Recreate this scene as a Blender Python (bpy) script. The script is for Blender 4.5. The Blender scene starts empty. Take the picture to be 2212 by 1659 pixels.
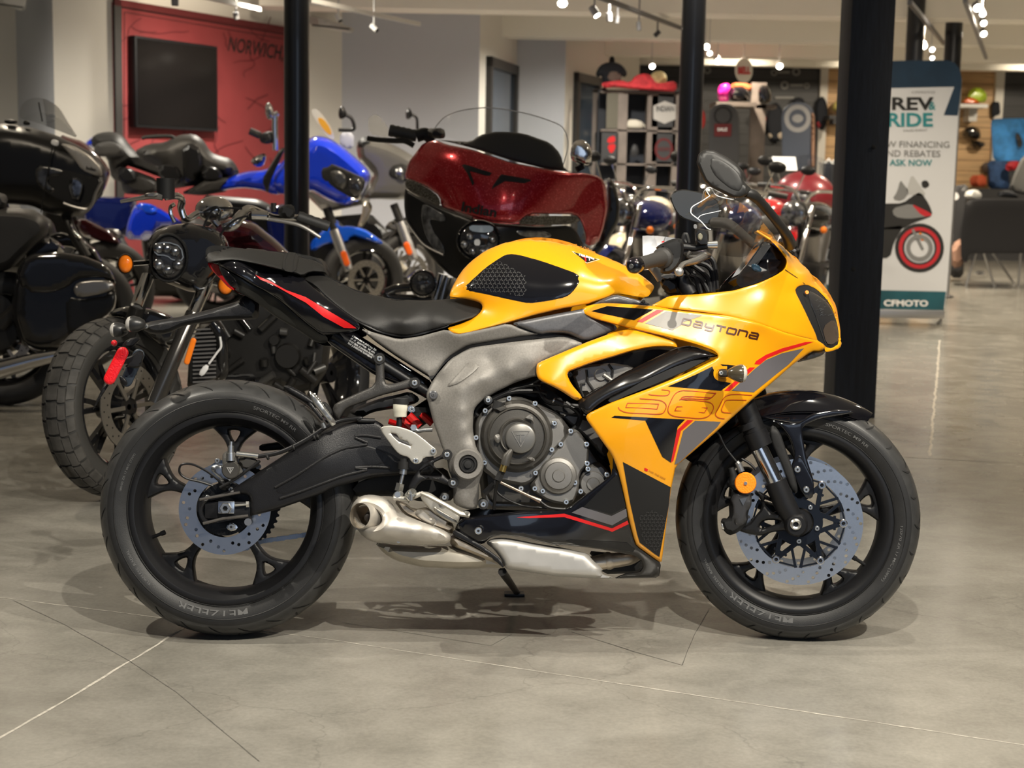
import bpy, bmesh, math, random
import numpy as np
from mathutils import Vector, Matrix
from mathutils.geometry import delaunay_2d_cdt
random.seed(7); np.random.seed(7)
PI = math.pi
scene = bpy.context.scene
COL = scene.collection
# ---------------------------------------------------------------- camera
FPX = 3322.0; CX, CY = 1106.0, 829.5
PITCH = math.radians(7.68); ROLL = math.radians(1.07)
CAM = Vector((0.0, -3.735, 1.13))
_fw = Vector((0, math.cos(PITCH), -math.sin(PITCH)))
_r0 = Vector((1, 0, 0)); _u0 = _r0.cross(_fw)
_rt = _r0*math.cos(ROLL) + _u0*math.sin(ROLL)
_up = _u0*math.cos(ROLL) - _r0*math.sin(ROLL)
cd = bpy.data.cameras.new('camera'); cam = bpy.data.objects.new('camera', cd); COL.objects.link(cam)
cd.sensor_width = 36.0; cd.lens = FPX/2212*36; cd.clip_start = .05; cd.clip_end = 200
cam.matrix_world = Matrix(((_rt.x, _up.x, -_fw.x, CAM.x), (_rt.y, _up.y, -_fw.y, CAM.y), (_rt.z, _up.z, -_fw.z, CAM.z), (0, 0, 0, 1)))
cd.dof.use_dof = True; cd.dof.focus_distance = 3.76; cd.dof.aperture_fstop = 5.6
scene.camera = cam
# ---------------------------------------------------------------- colour, world, lights
vs = scene.view_settings
vs.view_transform = 'Standard'; vs.look = 'None'; vs.gamma = 1.0; vs.exposure = -0.08; vs.use_curve_mapping = False
wd = bpy.data.worlds.new('daylight'); scene.world = wd; wd.use_nodes = True
wd.node_tree.nodes['Background'].inputs[0].default_value = (.60, .72, 1.0, 1)
wd.node_tree.nodes['Background'].inputs[1].default_value = .18
def light(kind, name, loc, target, power, color=(1, .88, .70), size=.1, angle=50, blend=.4, sy=None):
    l = bpy.data.lights.new(name, kind); o = bpy.data.objects.new(name, l); COL.objects.link(o)
    l.energy = power; l.color = color; o.location = loc
    d = (Vector(target)-Vector(loc)); o.rotation_euler = d.to_track_quat('-Z', 'Y').to_euler()
    if kind == 'SPOT': l.spot_size = math.radians(angle); l.spot_blend = blend; l.shadow_soft_size = size
    if kind == 'AREA':
        l.shape = 'RECTANGLE'; l.size = size; l.size_y = sy or size
    if kind == 'POINT': l.shadow_soft_size = size
    return o
WARM = (1, .86, .66); NEUT = (1, .93, .80)
light('SPOT', 'track_spot_key', (1.95, -1.95, 2.85), (.1, .0, .4), 520, NEUT, .022, 60, .35)
light('SPOT', 'track_spot_front', (.35, -2.2, 2.85), (.1, -.1, .3), 400, NEUT, .022, 64, .45)
light('SPOT', 'track_spot_nose', (.95, -.15, 2.85), (.8, -.05, 0), 110, NEUT, .022, 60, .3)
light('SPOT', 'track_spot_tail', (-2.1, -.4, 2.85), (-.6, 0, .3), 260, NEUT, .022, 60, .3)
light('AREA', 'shop_window_daylight', (2.2, -7.2, 1.9), (0, 0, .6), 34, (.66, .80, 1), 4.5, sy=2.2)
for x, y, e, c in [(-3.0, 2.6, 90, WARM), (-1.2, 5.4, 110, WARM), (1.2, 5.4, 120, WARM), (3.8, 3.4, 260, WARM), (-3.4, 6.6, 200, WARM), (-5.2, 8.2, 220, NEUT), (-.6, 7.6, 240, WARM), (2.2, 7.0, 200, WARM), (5.4, 6.5, 300, WARM),
                   (-2.2, 10.0, 420, NEUT), (1.0, 10.0, 480, NEUT), (4.2, 10.0, 380, WARM), (7.6, 10.0, 380, WARM), (1.0, 13.2, 330, NEUT), (4.4, 13.2, 400, WARM), (8, 13.2, 400, WARM), (2.6, 15.7, 280, WARM), (6.4, 15.7, 280, WARM), (10, 15.7, 330, WARM)]:
    light('SPOT', 'added_fill_spot', (x, y, 2.98), (x+.1, y+.25, 0), e*1.35, c, .05, 150, .9)  # fill spots added under the ceiling to brighten the back of the shop
light('SPOT', 'mural_spot', (-1.9, 9.4, 2.9), (-3.8, 11.6, 1.7), 170, WARM, .05, 80, .9)
for x, tx in ((3.2, 3.0), (5.2, 5.0), (7.6, 7.4), (10.2, 10)):
    light('SPOT', 'shop_wall_spot', (x, 17.9, 2.9), (tx, 20.6, 1.5), 160, WARM, .05, 90, .9)

# ---------------------------------------------------------------- pixel -> place
def ray(px, py): return _fw*FPX + _rt*(px-CX) - _up*(py-CY)
class Fr:
    def __init__(s, M=None):
        s.M = M or Matrix(); s.Mi = s.M.inverted(); s.o = s.Mi @ CAM; s.R = s.Mi.to_3x3()
    def P(s, px, py, y=0.0):
        d = s.R @ ray(px, py); return s.o + d*((y-s.o.y)/d.y)
    def arr(s, xy, ys):
        R = np.array(s.R); o = np.array(s.o)
        w = np.array(_fw)[None]*FPX + np.array(_rt)[None]*(xy[:, :1]-CX) - np.array(_up)[None]*(xy[:, 1:]-CY)
        d = w @ R.T; t = (ys-o[1])/d[:, 1]
        return o[None] + d*t[:, None]
    def mpp(s, px, py, y=0.0): return (s.P(px+1, py, y)-s.P(px, py, y)).length
W0 = Fr()
def floor_pt(px, py):
    d = ray(px, py); return CAM + d*(-CAM.z/d.z)
def at_depth(px, py, Y):
    d = ray(px, py); return CAM + d*((Y-CAM.y)/d.y)
# ---------------------------------------------------------------- materials
MATS = {}
def lin(c):
    return tuple(((v/255)/12.92 if v/255 <= .04045 else (((v/255)+.055)/1.055)**2.4) for v in c)
def mat(name, col, rough=.5, metal=0, coat=0, emis=0, noise=0, nscale=8, trans=0, alpha=1, bump=0, bscale=200, spec=.5, ior=1.45, ecol=None, coatr=.03, stretch=None, flake=0):
    if name in MATS: return MATS[name]
    m = bpy.data.materials.new(name); m.use_nodes = True; nt = m.node_tree; b = nt.nodes['Principled BSDF']
    c = lin(col) if max(col) > 1 else col
    I = b.inputs
    I['Base Color'].default_value = (*c, 1); I['Roughness'].default_value = rough; I['Metallic'].default_value = metal
    I['Coat Weight'].default_value = coat; I['Coat Roughness'].default_value = coatr; I['IOR'].default_value = ior
    I['Specular IOR Level'].default_value = spec; I['Transmission Weight'].default_value = trans; I['Alpha'].default_value = alpha
    if emis:
        I['Emission Color'].default_value = (*(lin(ecol) if ecol else c), 1); I['Emission Strength'].default_value = emis
    tc = nt.nodes.new('ShaderNodeTexCoord')
    src = tc.outputs['Object']
    if stretch:
        mp = nt.nodes.new('ShaderNodeMapping'); mp.inputs['Scale'].default_value = stretch; nt.links.new(src, mp.inputs[0]); src = mp.outputs[0]
    if noise:
        n = nt.nodes.new('ShaderNodeTexNoise'); n.inputs['Scale'].default_value = nscale; n.inputs['Detail'].default_value = 6
        nt.links.new(src, n.inputs['Vector'])
        r = nt.nodes.new('ShaderNodeMapRange'); r.inputs['From Min'].default_value = .3; r.inputs['From Max'].default_value = .7
        r.inputs['To Min'].default_value = 1-noise; r.inputs['To Max'].default_value = 1+noise
        nt.links.new(n.outputs['Fac'], r.inputs['Value'])
        mx = nt.nodes.new('ShaderNodeVectorMath'); mx.operation = 'SCALE'; mx.inputs[0].default_value = c
        nt.links.new(r.outputs[0], mx.inputs['Scale']); nt.links.new(mx.outputs[0], I['Base Color'])
    if flake:
        v = nt.nodes.new('ShaderNodeTexVoronoi'); v.inputs['Scale'].default_value = 420; nt.links.new(tc.outputs['Object'], v.inputs['Vector'])
        g = nt.nodes.new('ShaderNodeMath'); g.operation = 'GREATER_THAN'; g.inputs[1].default_value = 1-flake
        sx = nt.nodes.new('ShaderNodeSeparateColor'); nt.links.new(v.outputs['Color'], sx.inputs[0]); nt.links.new(sx.outputs[0], g.inputs[0])
        mx2 = nt.nodes.new('ShaderNodeMix'); mx2.data_type = 'RGBA'; mx2.inputs['A'].default_value = (*c, 1); mx2.inputs['B'].default_value = (*[min(1, k*3+.12) for k in c], 1)
        nt.links.new(g.outputs[0], mx2.inputs['Factor']); nt.links.new(mx2.outputs['Result'], I['Base Color'])
    if bump:
        n2 = nt.nodes.new('ShaderNodeTexNoise'); n2.inputs['Scale'].default_value = bscale; n2.inputs['Detail'].default_value = 3
        nt.links.new(src, n2.inputs['Vector'])
        bp = nt.nodes.new('ShaderNodeBump'); bp.inputs['Strength'].default_value = bump; bp.inputs['Distance'].default_value = .002
        nt.links.new(n2.outputs['Fac'], bp.inputs['Height']); nt.links.new(bp.outputs[0], I['Normal'])
    MATS[name] = m; return m
YEL = mat('yellow paint', (.70, .295, .004), .3, 0, .8)
BLKG = mat('gloss black paint', (.0045, .0045, .006), .10, 0, .7)
BLKS = mat('satin black plastic', (.0075, .0075, .0085), .42, spec=.38)
BLKM = mat('matt black', (.012, .012, .0125), .6, spec=.35)
SEAT = mat('black vinyl', (.015, .0145, .014), .46, spec=.4, bump=.25, bscale=900)
RUB = mat('rubber', (.013, .013, .0135), .5, bump=.15, bscale=500, noise=.15, nscale=40)
TREAD_LIT = mat('tread rubber', (.034, .034, .034), .38, noise=.2, nscale=30, bump=.1, bscale=600)  # lighter than the sidewall: light on the tread is put into its colour
GREY = mat('silver grey frame paint', (.175, .166, .153), .5, .25, 0, noise=.14, nscale=260)
GREY2 = mat('graphite grey paint', (.095, .095, .10), .38, .4, .15, noise=.12, nscale=260)
CAST = mat('grey cast alloy', (.20, .193, .182), .42, .55, bump=.2, bscale=700)
ENG = mat('dark bronze grey engine cover', (.066, .062, .056), .40, .45, bump=.15, bscale=600)
STEEL = mat('bright steel', (.72, .72, .72), .2, 1)
BOLT = mat('zinc bolt', (.62, .62, .60), .28, .95)
CHROME = mat('chrome', (.85, .85, .86), .06, 1)
DISC = mat('brushed disc steel', (.62, .64, .67), .27, 1, noise=.05, nscale=300)
EXH = mat('brushed exhaust steel', (.52, .49, .445), .5, .75, noise=.14, nscale=9, bump=.1, bscale=300)
EXH2 = mat('heat stained steel', (.46, .40, .32), .42, .9, noise=.35, nscale=9)
SHLD = mat('silver heat shield', (.46, .445, .42), .46, .6, noise=.1, nscale=14)
SWG = mat('satin black swingarm', (.013, .013, .0145), .38, .2, spec=.4, bump=.25, bscale=500)
RED = mat('red decal', (.56, .009, .010), .42, 0, .15)
REDP = mat('red paint spring', (.75, .01, .01), .25, 0, .6)
DGREY = mat('slate grey decal', (.105, .10, .11), .32, 0, .5)
SILV = mat('pale silver decal', (.22, .21, .195), .5, .2, .1)
REDL = mat('red lens', (.45, .01, .015), .12, 0, .8)
REFR = mat('red reflector', (.65, .01, .015), .2, 0, .6, bump=.9, bscale=260)
AMB = mat('amber reflector', (1.0, .26, .01), .22, 0, .6, bump=.8, bscale=260)
LENS = mat('dark lens', (.02, .02, .022), .04, 0, 1)
def glass(name, tint, refl=.03, k=.55, rough=.03, gcol=(1, 1, 1)):
    m = bpy.data.materials.new(name); m.use_nodes = True; nt = m.node_tree; N = nt.nodes.new; L = nt.links.new; nt.nodes.remove(nt.nodes['Principled BSDF']); out = nt.nodes['Material Output']
    t = N('ShaderNodeBsdfTransparent'); t.inputs[0].default_value = (*tint, 1); g = N('ShaderNodeBsdfGlossy'); g.inputs['Roughness'].default_value = rough; g.inputs[0].default_value = (*gcol, 1)
    f = N('ShaderNodeFresnel'); f.inputs[0].default_value = 1.45; a = N('ShaderNodeMath'); a.operation = 'MULTIPLY_ADD'; a.inputs[1].default_value = k; a.inputs[2].default_value = refl; a.use_clamp = True
    L(f.outputs[0], a.inputs[0]); x = N('ShaderNodeMixShader'); L(a.outputs[0], x.inputs[0]); L(t.outputs[0], x.inputs[1]); L(g.outputs[0], x.inputs[2]); L(x.outputs[0], out.inputs[0]); MATS[name] = m; return m
CLEAR = glass('clear plastic', (.95, .96, .97), .02, .45)
MIRG = mat('mirror glass', (.20, .195, .185), .16, 1)
BLUEP = mat('blue anodised dark', (.02, .03, .06), .3, .5)
WHITE = mat('white print', (.8, .8, .8), .5)
GOLD = mat('brass', (.55, .38, .12), .3, 1)
# ---------------------------------------------------------------- mesh builder
class MB:
    def __init__(s): s.v = []; s.f = []; s.m = []; s.mats = []; s.sm = []
    def mi(s, m):
        if m is None: return 0
        if m not in s.mats: s.mats.append(m)
        return s.mats.index(m)
    def add(s, vs, fs, m=None, smooth=True):
        k = len(s.v); s.v.extend(tuple(v) for v in vs); i = s.mi(m)
        for f in fs: s.f.append([a+k for a in f]); s.m.append(i); s.sm.append(smooth)
        return s
    def box(s, lo, hi, m=None, bev=0, M=None):
        x0, y0, z0 = lo; x1, y1, z1 = hi
        if bev:
            bm = bmesh.new(); bmesh.ops.create_cube(bm, size=1)
            for v in bm.verts: v.co = Vector(((x0+x1)/2+v.co.x*(x1-x0), (y0+y1)/2+v.co.y*(y1-y0), (z0+z1)/2+v.co.z*(z1-z0)))
            bmesh.ops.bevel(bm, geom=bm.edges[:], offset=bev, segments=2, affect='EDGES', profile=.6)
            bm.verts.index_update(); vs_ = [v.co.copy() for v in bm.verts]; fs_ = [[v.index for v in f.verts] for f in bm.faces]; bm.free()
        else:
            vs_ = [Vector(p) for p in ((x0, y0, z0), (x1, y0, z0), (x1, y1, z0), (x0, y1, z0), (x0, y0, z1), (x1, y0, z1), (x1, y1, z1), (x0, y1, z1))]
            fs_ = [(0, 3, 2, 1), (4, 5, 6, 7), (0, 1, 5, 4), (1, 2, 6, 5), (2, 3, 7, 6), (3, 0, 4, 7)]
        if M is not None: vs_ = [M @ v for v in vs_]
        return s.add(vs_, fs_, m, False)
    def tube(s, pts, r, n=10, m=None, cap=True, flat=1.0, smooth=True):
        pts = [Vector(p) for p in pts]; N = len(pts)
        rs = r if isinstance(r, (list, tuple)) else [r]*N
        t0 = (pts[1]-pts[0]).normalized(); a = Vector((0, 0, 1)) if abs(t0.z) < .9 else Vector((1, 0, 0))
        u = t0.cross(a).normalized(); vs_ = []; 
        for i, p in enumerate(pts):
            t = (pts[min(i+1, N-1)]-pts[max(i-1, 0)]).normalized()
            u = (u - t*u.dot(t)).normalized(); w = t.cross(u)
            for k in range(n):
                an = 2*PI*k/n; vs_.append(p + u*(math.cos(an)*rs[i]) + w*(math.sin(an)*rs[i]*flat))
        fs_ = [(i*n+k, i*n+(k+1) % n, (i+1)*n+(k+1) % n, (i+1)*n+k) for i in range(N-1) for k in range(n)]
        s.add(vs_, fs_, m, smooth)
        if cap: s.add(vs_[:n], [list(range(n))[::-1]], m, False); s.add(vs_[-n:], [list(range(n))], m, False)
        return s
    def curve(s, pts, r, n=8, m=None, sub=6, cap=True):
        P_ = [Vector(p) for p in pts]; rs = r if isinstance(r, (list, tuple)) else [r]*len(P_); out = []; ro = []
        for i in range(len(P_)-1):
            a, b, c, d = P_[max(i-1, 0)], P_[i], P_[i+1], P_[min(i+2, len(P_)-1)]
            for j in range(sub):
                t = j/sub; out.append(.5*((2*b)+(c-a)*t+(2*a-5*b+4*c-d)*t*t+(3*b-a-3*c+d)*t**3)); ro.append(rs[i]*(1-t)+rs[i+1]*t)
        out.append(P_[-1]); ro.append(rs[-1])
        return s.tube(out, ro, n, m, cap)
    def lathe(s, prof, c=(0, 0, 0), ax=(0, 1, 0), n=48, m=None, a0=0, a1=2*PI, smooth=True, sx=1.0):
        c = Vector(c); ax = Vector(ax).normalized(); a = Vector((0, 0, 1)) if abs(ax.z) < .9 else Vector((1, 0, 0))
        u = ax.cross(a).normalized(); w = u.cross(ax).normalized()   # w ~ z
        full = abs(a1-a0-2*PI) < 1e-6; K = n if full else n+1; vs_ = []
        for r, y in prof:
            for k in range(K):
                an = a0+(a1-a0)*k/n; vs_.append(c+ax*y+u*(math.cos(an)*r*sx)+w*(math.sin(an)*r))
        fs_ = []
        for i in range(len(prof)-1):
            for k in range(n):
                k2 = (k+1) % K if full else k+1
                fs_.append((i*K+k, (i+1)*K+k, (i+1)*K+k2, i*K+k2))
        s.add(vs_, fs_, m, smooth)
        return s
    def disc(s, c, r, y0, y1, ax=(0, 1, 0), n=32, m=None, bev=0.0, rin=0, smooth=False):
        b = bev
        if rin: pr = [(rin, y1), (rin, y0), (r-b, y0), (r, y0+b), (r, y1)]+[(rin, y1)]
        else: pr = [(0, y0), (r-b, y0), (r, y0+b), (r, y1-b if b else y1), (r-b, y1), (0, y1)]
        return s.lathe(pr, c, ax, n, m, smooth=smooth)
    def ball(s, c, r, m=None, n=16, sc=(1, 1, 1)):
        c = Vector(c); k = n//2
        pr = [(math.sin(PI*i/k)*r, -math.cos(PI*i/k)*r) for i in range(k+1)]
        b = MB().lathe(pr, (0, 0, 0), (0, 0, 1), n)
        return s.add([Vector((v[0]*sc[0], v[1]*sc[1], v[2]*sc[2]))+c for v in b.v], b.f, m, True)
    def bar(s, p0, p1, w, h, m=None, up=(0, 0, 1)):
        p0, p1 = Vector(p0), Vector(p1); t = (p1-p0).normalized(); u = t.cross(Vector(up)).normalized(); v = u.cross(t)
        vs_ = [p+u*(a*w/2)+v*(b*h/2) for p in (p0, p1) for a, b in ((-1, -1), (1, -1), (1, 1), (-1, 1))]
        return s.add(vs_, [(3, 2, 1, 0), (4, 5, 6, 7), (0, 1, 5, 4), (1, 2, 6, 5), (2, 3, 7, 6), (3, 0, 4, 7)], m, False)
    def mirror(s, snap=.02):
        s.v = [(x, 0.0 if abs(y) < snap else y, z) for x, y, z in s.v]; k = len(s.v); n = len(s.f); s.v += [(x, -y, z) for x, y, z in s.v]
        for i in range(n): s.f.append([a+k for a in s.f[i]][::-1]); s.m.append(s.m[i]); s.sm.append(s.sm[i])
        return s
    def pair(s, name, m=None, parent=None):
        """the traced part and its twin on the other side, two objects"""
        a = s.build(name, m, parent); c = MB(); c.v = [(x, -y, z) for x, y, z in s.v]; c.f = [f[::-1] for f in s.f]; c.m = s.m; c.sm = s.sm; c.mats = s.mats; c.build(name, m, parent); return a
    def xf(s, M):
        s.v = [tuple(M @ Vector(v)) for v in s.v]; return s
    def build(s, name, m=None, parent=None, M=None, label=None):
        me = bpy.data.meshes.new(name); me.from_pydata([tuple(v) for v in s.v], [], s.f)
        ms = s.mats or []
        if m is not None and not ms: ms = [m]
        elif m is not None: ms = [m if k is None else k for k in ms]
        for k in ms: me.materials.append(k)
        me.polygons.foreach_set('use_smooth', s.sm); me.polygons.foreach_set('material_index', s.m if s.mats else [0]*len(s.f))
        me.validate(); me.update()
        bm = bmesh.new(); bm.from_mesh(me); bmesh.ops.remove_doubles(bm, verts=bm.verts[:], dist=1e-6); bmesh.ops.recalc_face_normals(bm, faces=bm.faces[:]); bm.to_mesh(me); bm.free()
        try: me.set_sharp_from_angle(angle=math.radians(38))
        except Exception: pass
        o = bpy.data.objects.new(name, me); COL.objects.link(o)
        if parent is not None: o.parent = parent
        if M is not None: o.matrix_local = M
        if label: o['label'] = label
        return o
# ---------------------------------------------------------------- traced shapes
def chaikin(p, it=1, q=.25, closed=True, cap=7.0):
    p = [np.array(a, float) for a in p]
    for _ in range(it):
        o = []
        n = len(p)
        for i in range(n if closed else n-1):
            a, b = p[i], p[(i+1) % n]; k = min(q, cap/(np.linalg.norm(b-a)+1e-9)); o += [a*(1-k)+b*k, a*k+b*(1-k)]
        if not closed: o = [p[0]]+o+[p[-1]]
        p = o
    return p
def inside(P_, poly):
    x, y = P_[:, 0], P_[:, 1]; r = np.zeros(len(P_), bool); n = len(poly)
    for i in range(n):
        x0, y0 = poly[i]; x1, y1 = poly[(i+1) % n]
        if y0 == y1: continue
        c = ((y0 > y) != (y1 > y)) & (x < (x1-x0)*(y-y0)/(y1-y0)+x0); r ^= c
    return r
def bdist(P_, loops):
    d = np.full(len(P_), 1e9)
    for L in loops:
        A = np.array(L, float); B = np.roll(A, -1, 0)
        for a, b in zip(A, B):
            ab = b-a; l = ab@ab
            if l < 1e-12: continue
            t = np.clip(((P_-a)@ab)/l, 0, 1); q = P_-a-t[:, None]*ab; d = np.minimum(d, np.hypot(q[:, 0], q[:, 1]))
    return d
def resample(p, step):
    o = []; n = len(p)
    for i in range(n):
        a, b = np.array(p[i], float), np.array(p[(i+1) % n], float); k = max(1, int(round(np.linalg.norm(b-a)/step)))
        for j in range(k): o.append(a+(b-a)*j/k)
    return o
def tri(poly, holes=(), step=9, rings=(), sm=1, hsm=1, q=.25):
    P0 = chaikin(poly, sm, q); H = [chaikin(h, hsm, q) for h in holes]
    loops = [resample(P0, step)]+[resample(h, step) for h in H]
    pts = []; ed = []
    for L in loops:
        k = len(pts); pts += [tuple(a) for a in L]; ed += [(k+i, k+(i+1) % len(L)) for i in range(len(L))]
    A = np.array(P0); lo, hi = A.min(0), A.max(0)
    gx = []; row = 0; y = lo[1]+step/2
    while y < hi[1]:
        gx += [(x, y) for x in np.arange(lo[0]+(step/2 if row % 2 else 0), hi[0], step)]; y += step*.87; row += 1
    cand = []
    if gx: cand.append((np.array(gx), max([step*.6]+[r*1.25+1 for r in rings])))
    for r in rings:
        rp = []
        for L in loops:
            B = np.array(L); t = np.roll(B, -1, 0)-np.roll(B, 1, 0); t /= (np.linalg.norm(t, axis=1)[:, None]+1e-9); nn = np.stack([-t[:, 1], t[:, 0]], 1)
            rp += [B+nn*r, B-nn*r]
        cand.append((np.concatenate(rp), r*.97))
    def ok(P_, dmin):
        k = inside(P_, P0)
        for h in H: k &= ~inside(P_, h)
        P_ = P_[k]
        return P_[bdist(P_, loops) >= dmin] if len(P_) else P_
    for c, dm in cand: pts += [tuple(a) for a in ok(c, dm)]
    r = delaunay_2d_cdt([Vector(p) for p in pts], ed, [], 0, .05)
    V = np.array([tuple(v) for v in r[0]]); T = np.array([list(f) for f in r[2] if len(f) == 3])
    c = V[T].mean(1); k = inside(c, P0)
    for h in H: k &= ~inside(c, h)
    T = T[k]; d = bdist(V, loops)
    cnt = {}
    for t in T:
        for a, b in ((t[0], t[1]), (t[1], t[2]), (t[2], t[0])): cnt[(a, b)] = cnt.get((a, b), 0)+1
    be = [e for e in cnt if (e[1], e[0]) not in cnt]
    return V, T, d, be
class TPS:
    def __init__(s, pts, k=1):
        A = np.array(pts, float); s.k = k; s.c = A[:, :2]/100; n = len(A)
        K = s.phi(np.linalg.norm(s.c[:, None]-s.c[None], axis=2)); Pm = np.c_[np.ones(n), s.c]
        L = np.block([[K, Pm], [Pm.T, np.zeros((3, 3))]]); s.w = np.linalg.lstsq(L, np.r_[A[:, 2], 0, 0, 0], rcond=None)[0]
    def phi(s, r): return r if s.k == 0 else np.where(r > 0, r*r*np.log(r+1e-12), 0)
    def __call__(s, x, y):
        q = np.stack([np.asarray(x, float), np.asarray(y, float)], -1).reshape(-1, 2)/100
        K = s.phi(np.linalg.norm(q[:, None]-s.c[None], axis=2)); r = K@s.w[:-3]+np.c_[np.ones(len(q)), q]@s.w[-3:]
        return r
def cst(v): return lambda x, y: np.full(np.size(x), float(v))
def off(dep, d): return lambda x, y: dep(x, y)+d
def panel(mb, fr, poly, dep, t=.004, holes=(), step=9, rim=.003, rw=5, m=None, sm=1, hsm=1, q=.25):
    if not callable(dep): dep = cst(dep)
    V, T, d, be = tri(poly, holes, step, (rw*.25, rw*.6, rw) if rim else (), sm, hsm, q)
    base = dep(V[:, 0], V[:, 1]); pr = np.sqrt(np.clip(1-(1-np.clip(d/rw, 0, 1))**2, 0, 1)) if rim else np.ones(len(V))
    F = fr.arr(V, base+rim*(1-pr)); n = len(V)
    F = F[:n]
    vs_ = list(map(tuple, F)); fs_ = [tuple(t_) for t_ in T]
    if t:
        B = fr.arr(V, base+rim+t); vs_ += list(map(tuple, B)); fs_ += [(c+n, b+n, a+n) for a, b, c in T] + [(b, a, a+n, b+n) for a, b in be]
    mb.add(vs_, fs_, m, True); return mb
def puff(mb, fr, poly, y0, h, w=14, step=12, m=None, sm=1, holes=(), hb=None, q=.25, e=.0):
    """a solid with the traced outline, rounded to half thickness h over w pixels from its edge"""
    if not callable(y0): y0 = cst(y0)
    hb = h if hb is None else hb
    V, T, d, be = tri(poly, holes, step, (w*.12, w*.4, w*.8), sm, 1, q)
    base = y0(V[:, 0], V[:, 1]); pr = np.sqrt(np.clip(1-(1-np.clip(d/w, 0, 1))**2, 0, 1))*(1-e)+e
    n = len(V); F = fr.arr(V, base-h*pr); B = fr.arr(V, base+hb*pr)
    mb.add(list(map(tuple, F))+list(map(tuple, B)), [tuple(t_) for t_ in T]+[(c+n, b+n, a+n) for a, b, c in T]+[(b, a, a+n, b+n) for a, b in be], m, True)
    return mb
def ribbon(mb, fr, line, w, dep, m=None, closed=False, t=.0006):
    """a painted line of width w pixels on a surface"""
    if not callable(dep): dep = cst(dep)
    L = np.array(line, float); n = len(L)
    nx = np.roll(L, -1, 0)-L; pv = L-np.roll(L, 1, 0)
    if not closed: nx[-1] = pv[-1]; pv[0] = nx[0]
    nx /= np.linalg.norm(nx, axis=1)[:, None]+1e-9; pv /= np.linalg.norm(pv, axis=1)[:, None]+1e-9
    tt = nx+pv; tt /= np.linalg.norm(tt, axis=1)[:, None]+1e-9; nn = np.stack([-tt[:, 1], tt[:, 0]], 1)
    k = 1/np.clip((tt*nx).sum(1), .4, 1); a = L+nn*(w/2*k)[:, None]; b = L-nn*(w/2*k)[:, None]
    F = [fr.arr(q_, dep(q_[:, 0], q_[:, 1])-t) for q_ in (a, b)]
    vs_ = list(map(tuple, F[0]))+list(map(tuple, F[1])); fs_ = [(i, i+1, n+i+1, n+i) for i in range(n-1)]+([(n-1, 0, n, 2*n-1)] if closed else [])
    mb.add(vs_, fs_, m, False); return mb
_tc = {}
def text2d(s, size=1.0, extr=0.0, bold=0.0, align='CENTER'):
    cu = bpy.data.curves.new('t', 'FONT'); cu.body = s; cu.size = size; cu.extrude = extr; cu.offset = bold; cu.align_x = align; cu.align_y = 'CENTER'; cu.resolution_u = 3
    o = bpy.data.objects.new('t', cu); COL.objects.link(o); bpy.context.view_layer.update()
    me = bpy.data.meshes.new_from_object(o.evaluated_get(bpy.context.evaluated_depsgraph_get()))
    vs_ = [v.co.copy() for v in me.vertices]; fs_ = [list(p.vertices) for p in me.polygons]
    bpy.data.objects.remove(o); bpy.data.curves.remove(cu); bpy.data.meshes.remove(me)
    return vs_, fs_
def text_on(mb, fr, s, A, B, h, dep, m=None, bold=0, sx=None, t=.0008):
    """text whose baseline centre line runs from pixel A to pixel B, height h pixels"""
    vs_, fs_ = text2d(s, 1, 0, bold)
    xs = [v.x for v in vs_]; ys = [v.y for v in vs_]; x0, x1, y0, y1 = min(xs), max(xs), min(ys), max(ys)
    A, B = np.array(A, float), np.array(B, float); u = B-A; n = np.array([u[1], -u[0]])/np.linalg.norm(u)
    if not callable(dep): dep = cst(dep)
    q_ = np.array([A+u*((v.x-x0)/(x1-x0))+n*((v.y-(y0+y1)/2)/(y1-y0)*h) for v in vs_])
    mb.add(list(map(tuple, fr.arr(q_, dep(q_[:, 0], q_[:, 1])-t))), fs_, m, False); return mb
# ---------------------------------------------------------------- things and parts
def thing(name, label, cat, M=None, group=None):
    o = bpy.data.objects.new(name, None); COL.objects.link(o); o.empty_display_size = .1
    if M is not None: o.matrix_world = M
    o['label'] = label; o['category'] = cat
    if group: o['group'] = group
    return o
def tag(o, label, cat, group=None):
    o['label'] = label; o['category'] = cat
    if group: o['group'] = group
    return o
def struct(o): o['kind'] = 'structure'; return o
CR = {1: (400, 480, 3.6867), 2: (940, 480, 3.6867), 3: (1340, 300, 3.6867), 4: (200, 800, 2.765), 5: (720, 780, 3.6867), 6: (1200, 700, 2.86), 7: (1420, 830, 2.86), 9: (0, 380, 2.3036),
      11: (0, 180, 4.366), 13: (440, 200, 3.6065), 14: (740, 200, 3.5677), 15: (1240, 60, 3.3188), 16: (1500, 60, 3.3167), 17: (1860, 0, 2.2415), 21: (0, 0, 2.9105), 22: (660, 0, 2.6333), 23: (1400, 0, 2.7241), 24: (1700, 500, 3.3184)}
def cp(k, *xy):
    x0, y0, s = CR[k]; return [(x0+xy[i]/s, y0+xy[i+1]/s) for i in range(0, len(xy), 2)]
def ell(cx, cy, rx, ry=None, n=20, a=0):
    ry = ry or rx; ca, sa = math.cos(a), math.sin(a)
    return [(cx+rx*math.cos(t)*ca-ry*math.sin(t)*sa, cy+rx*math.cos(t)*sa+ry*math.sin(t)*ca) for t in [2*PI*i/n for i in range(n)]]
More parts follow.
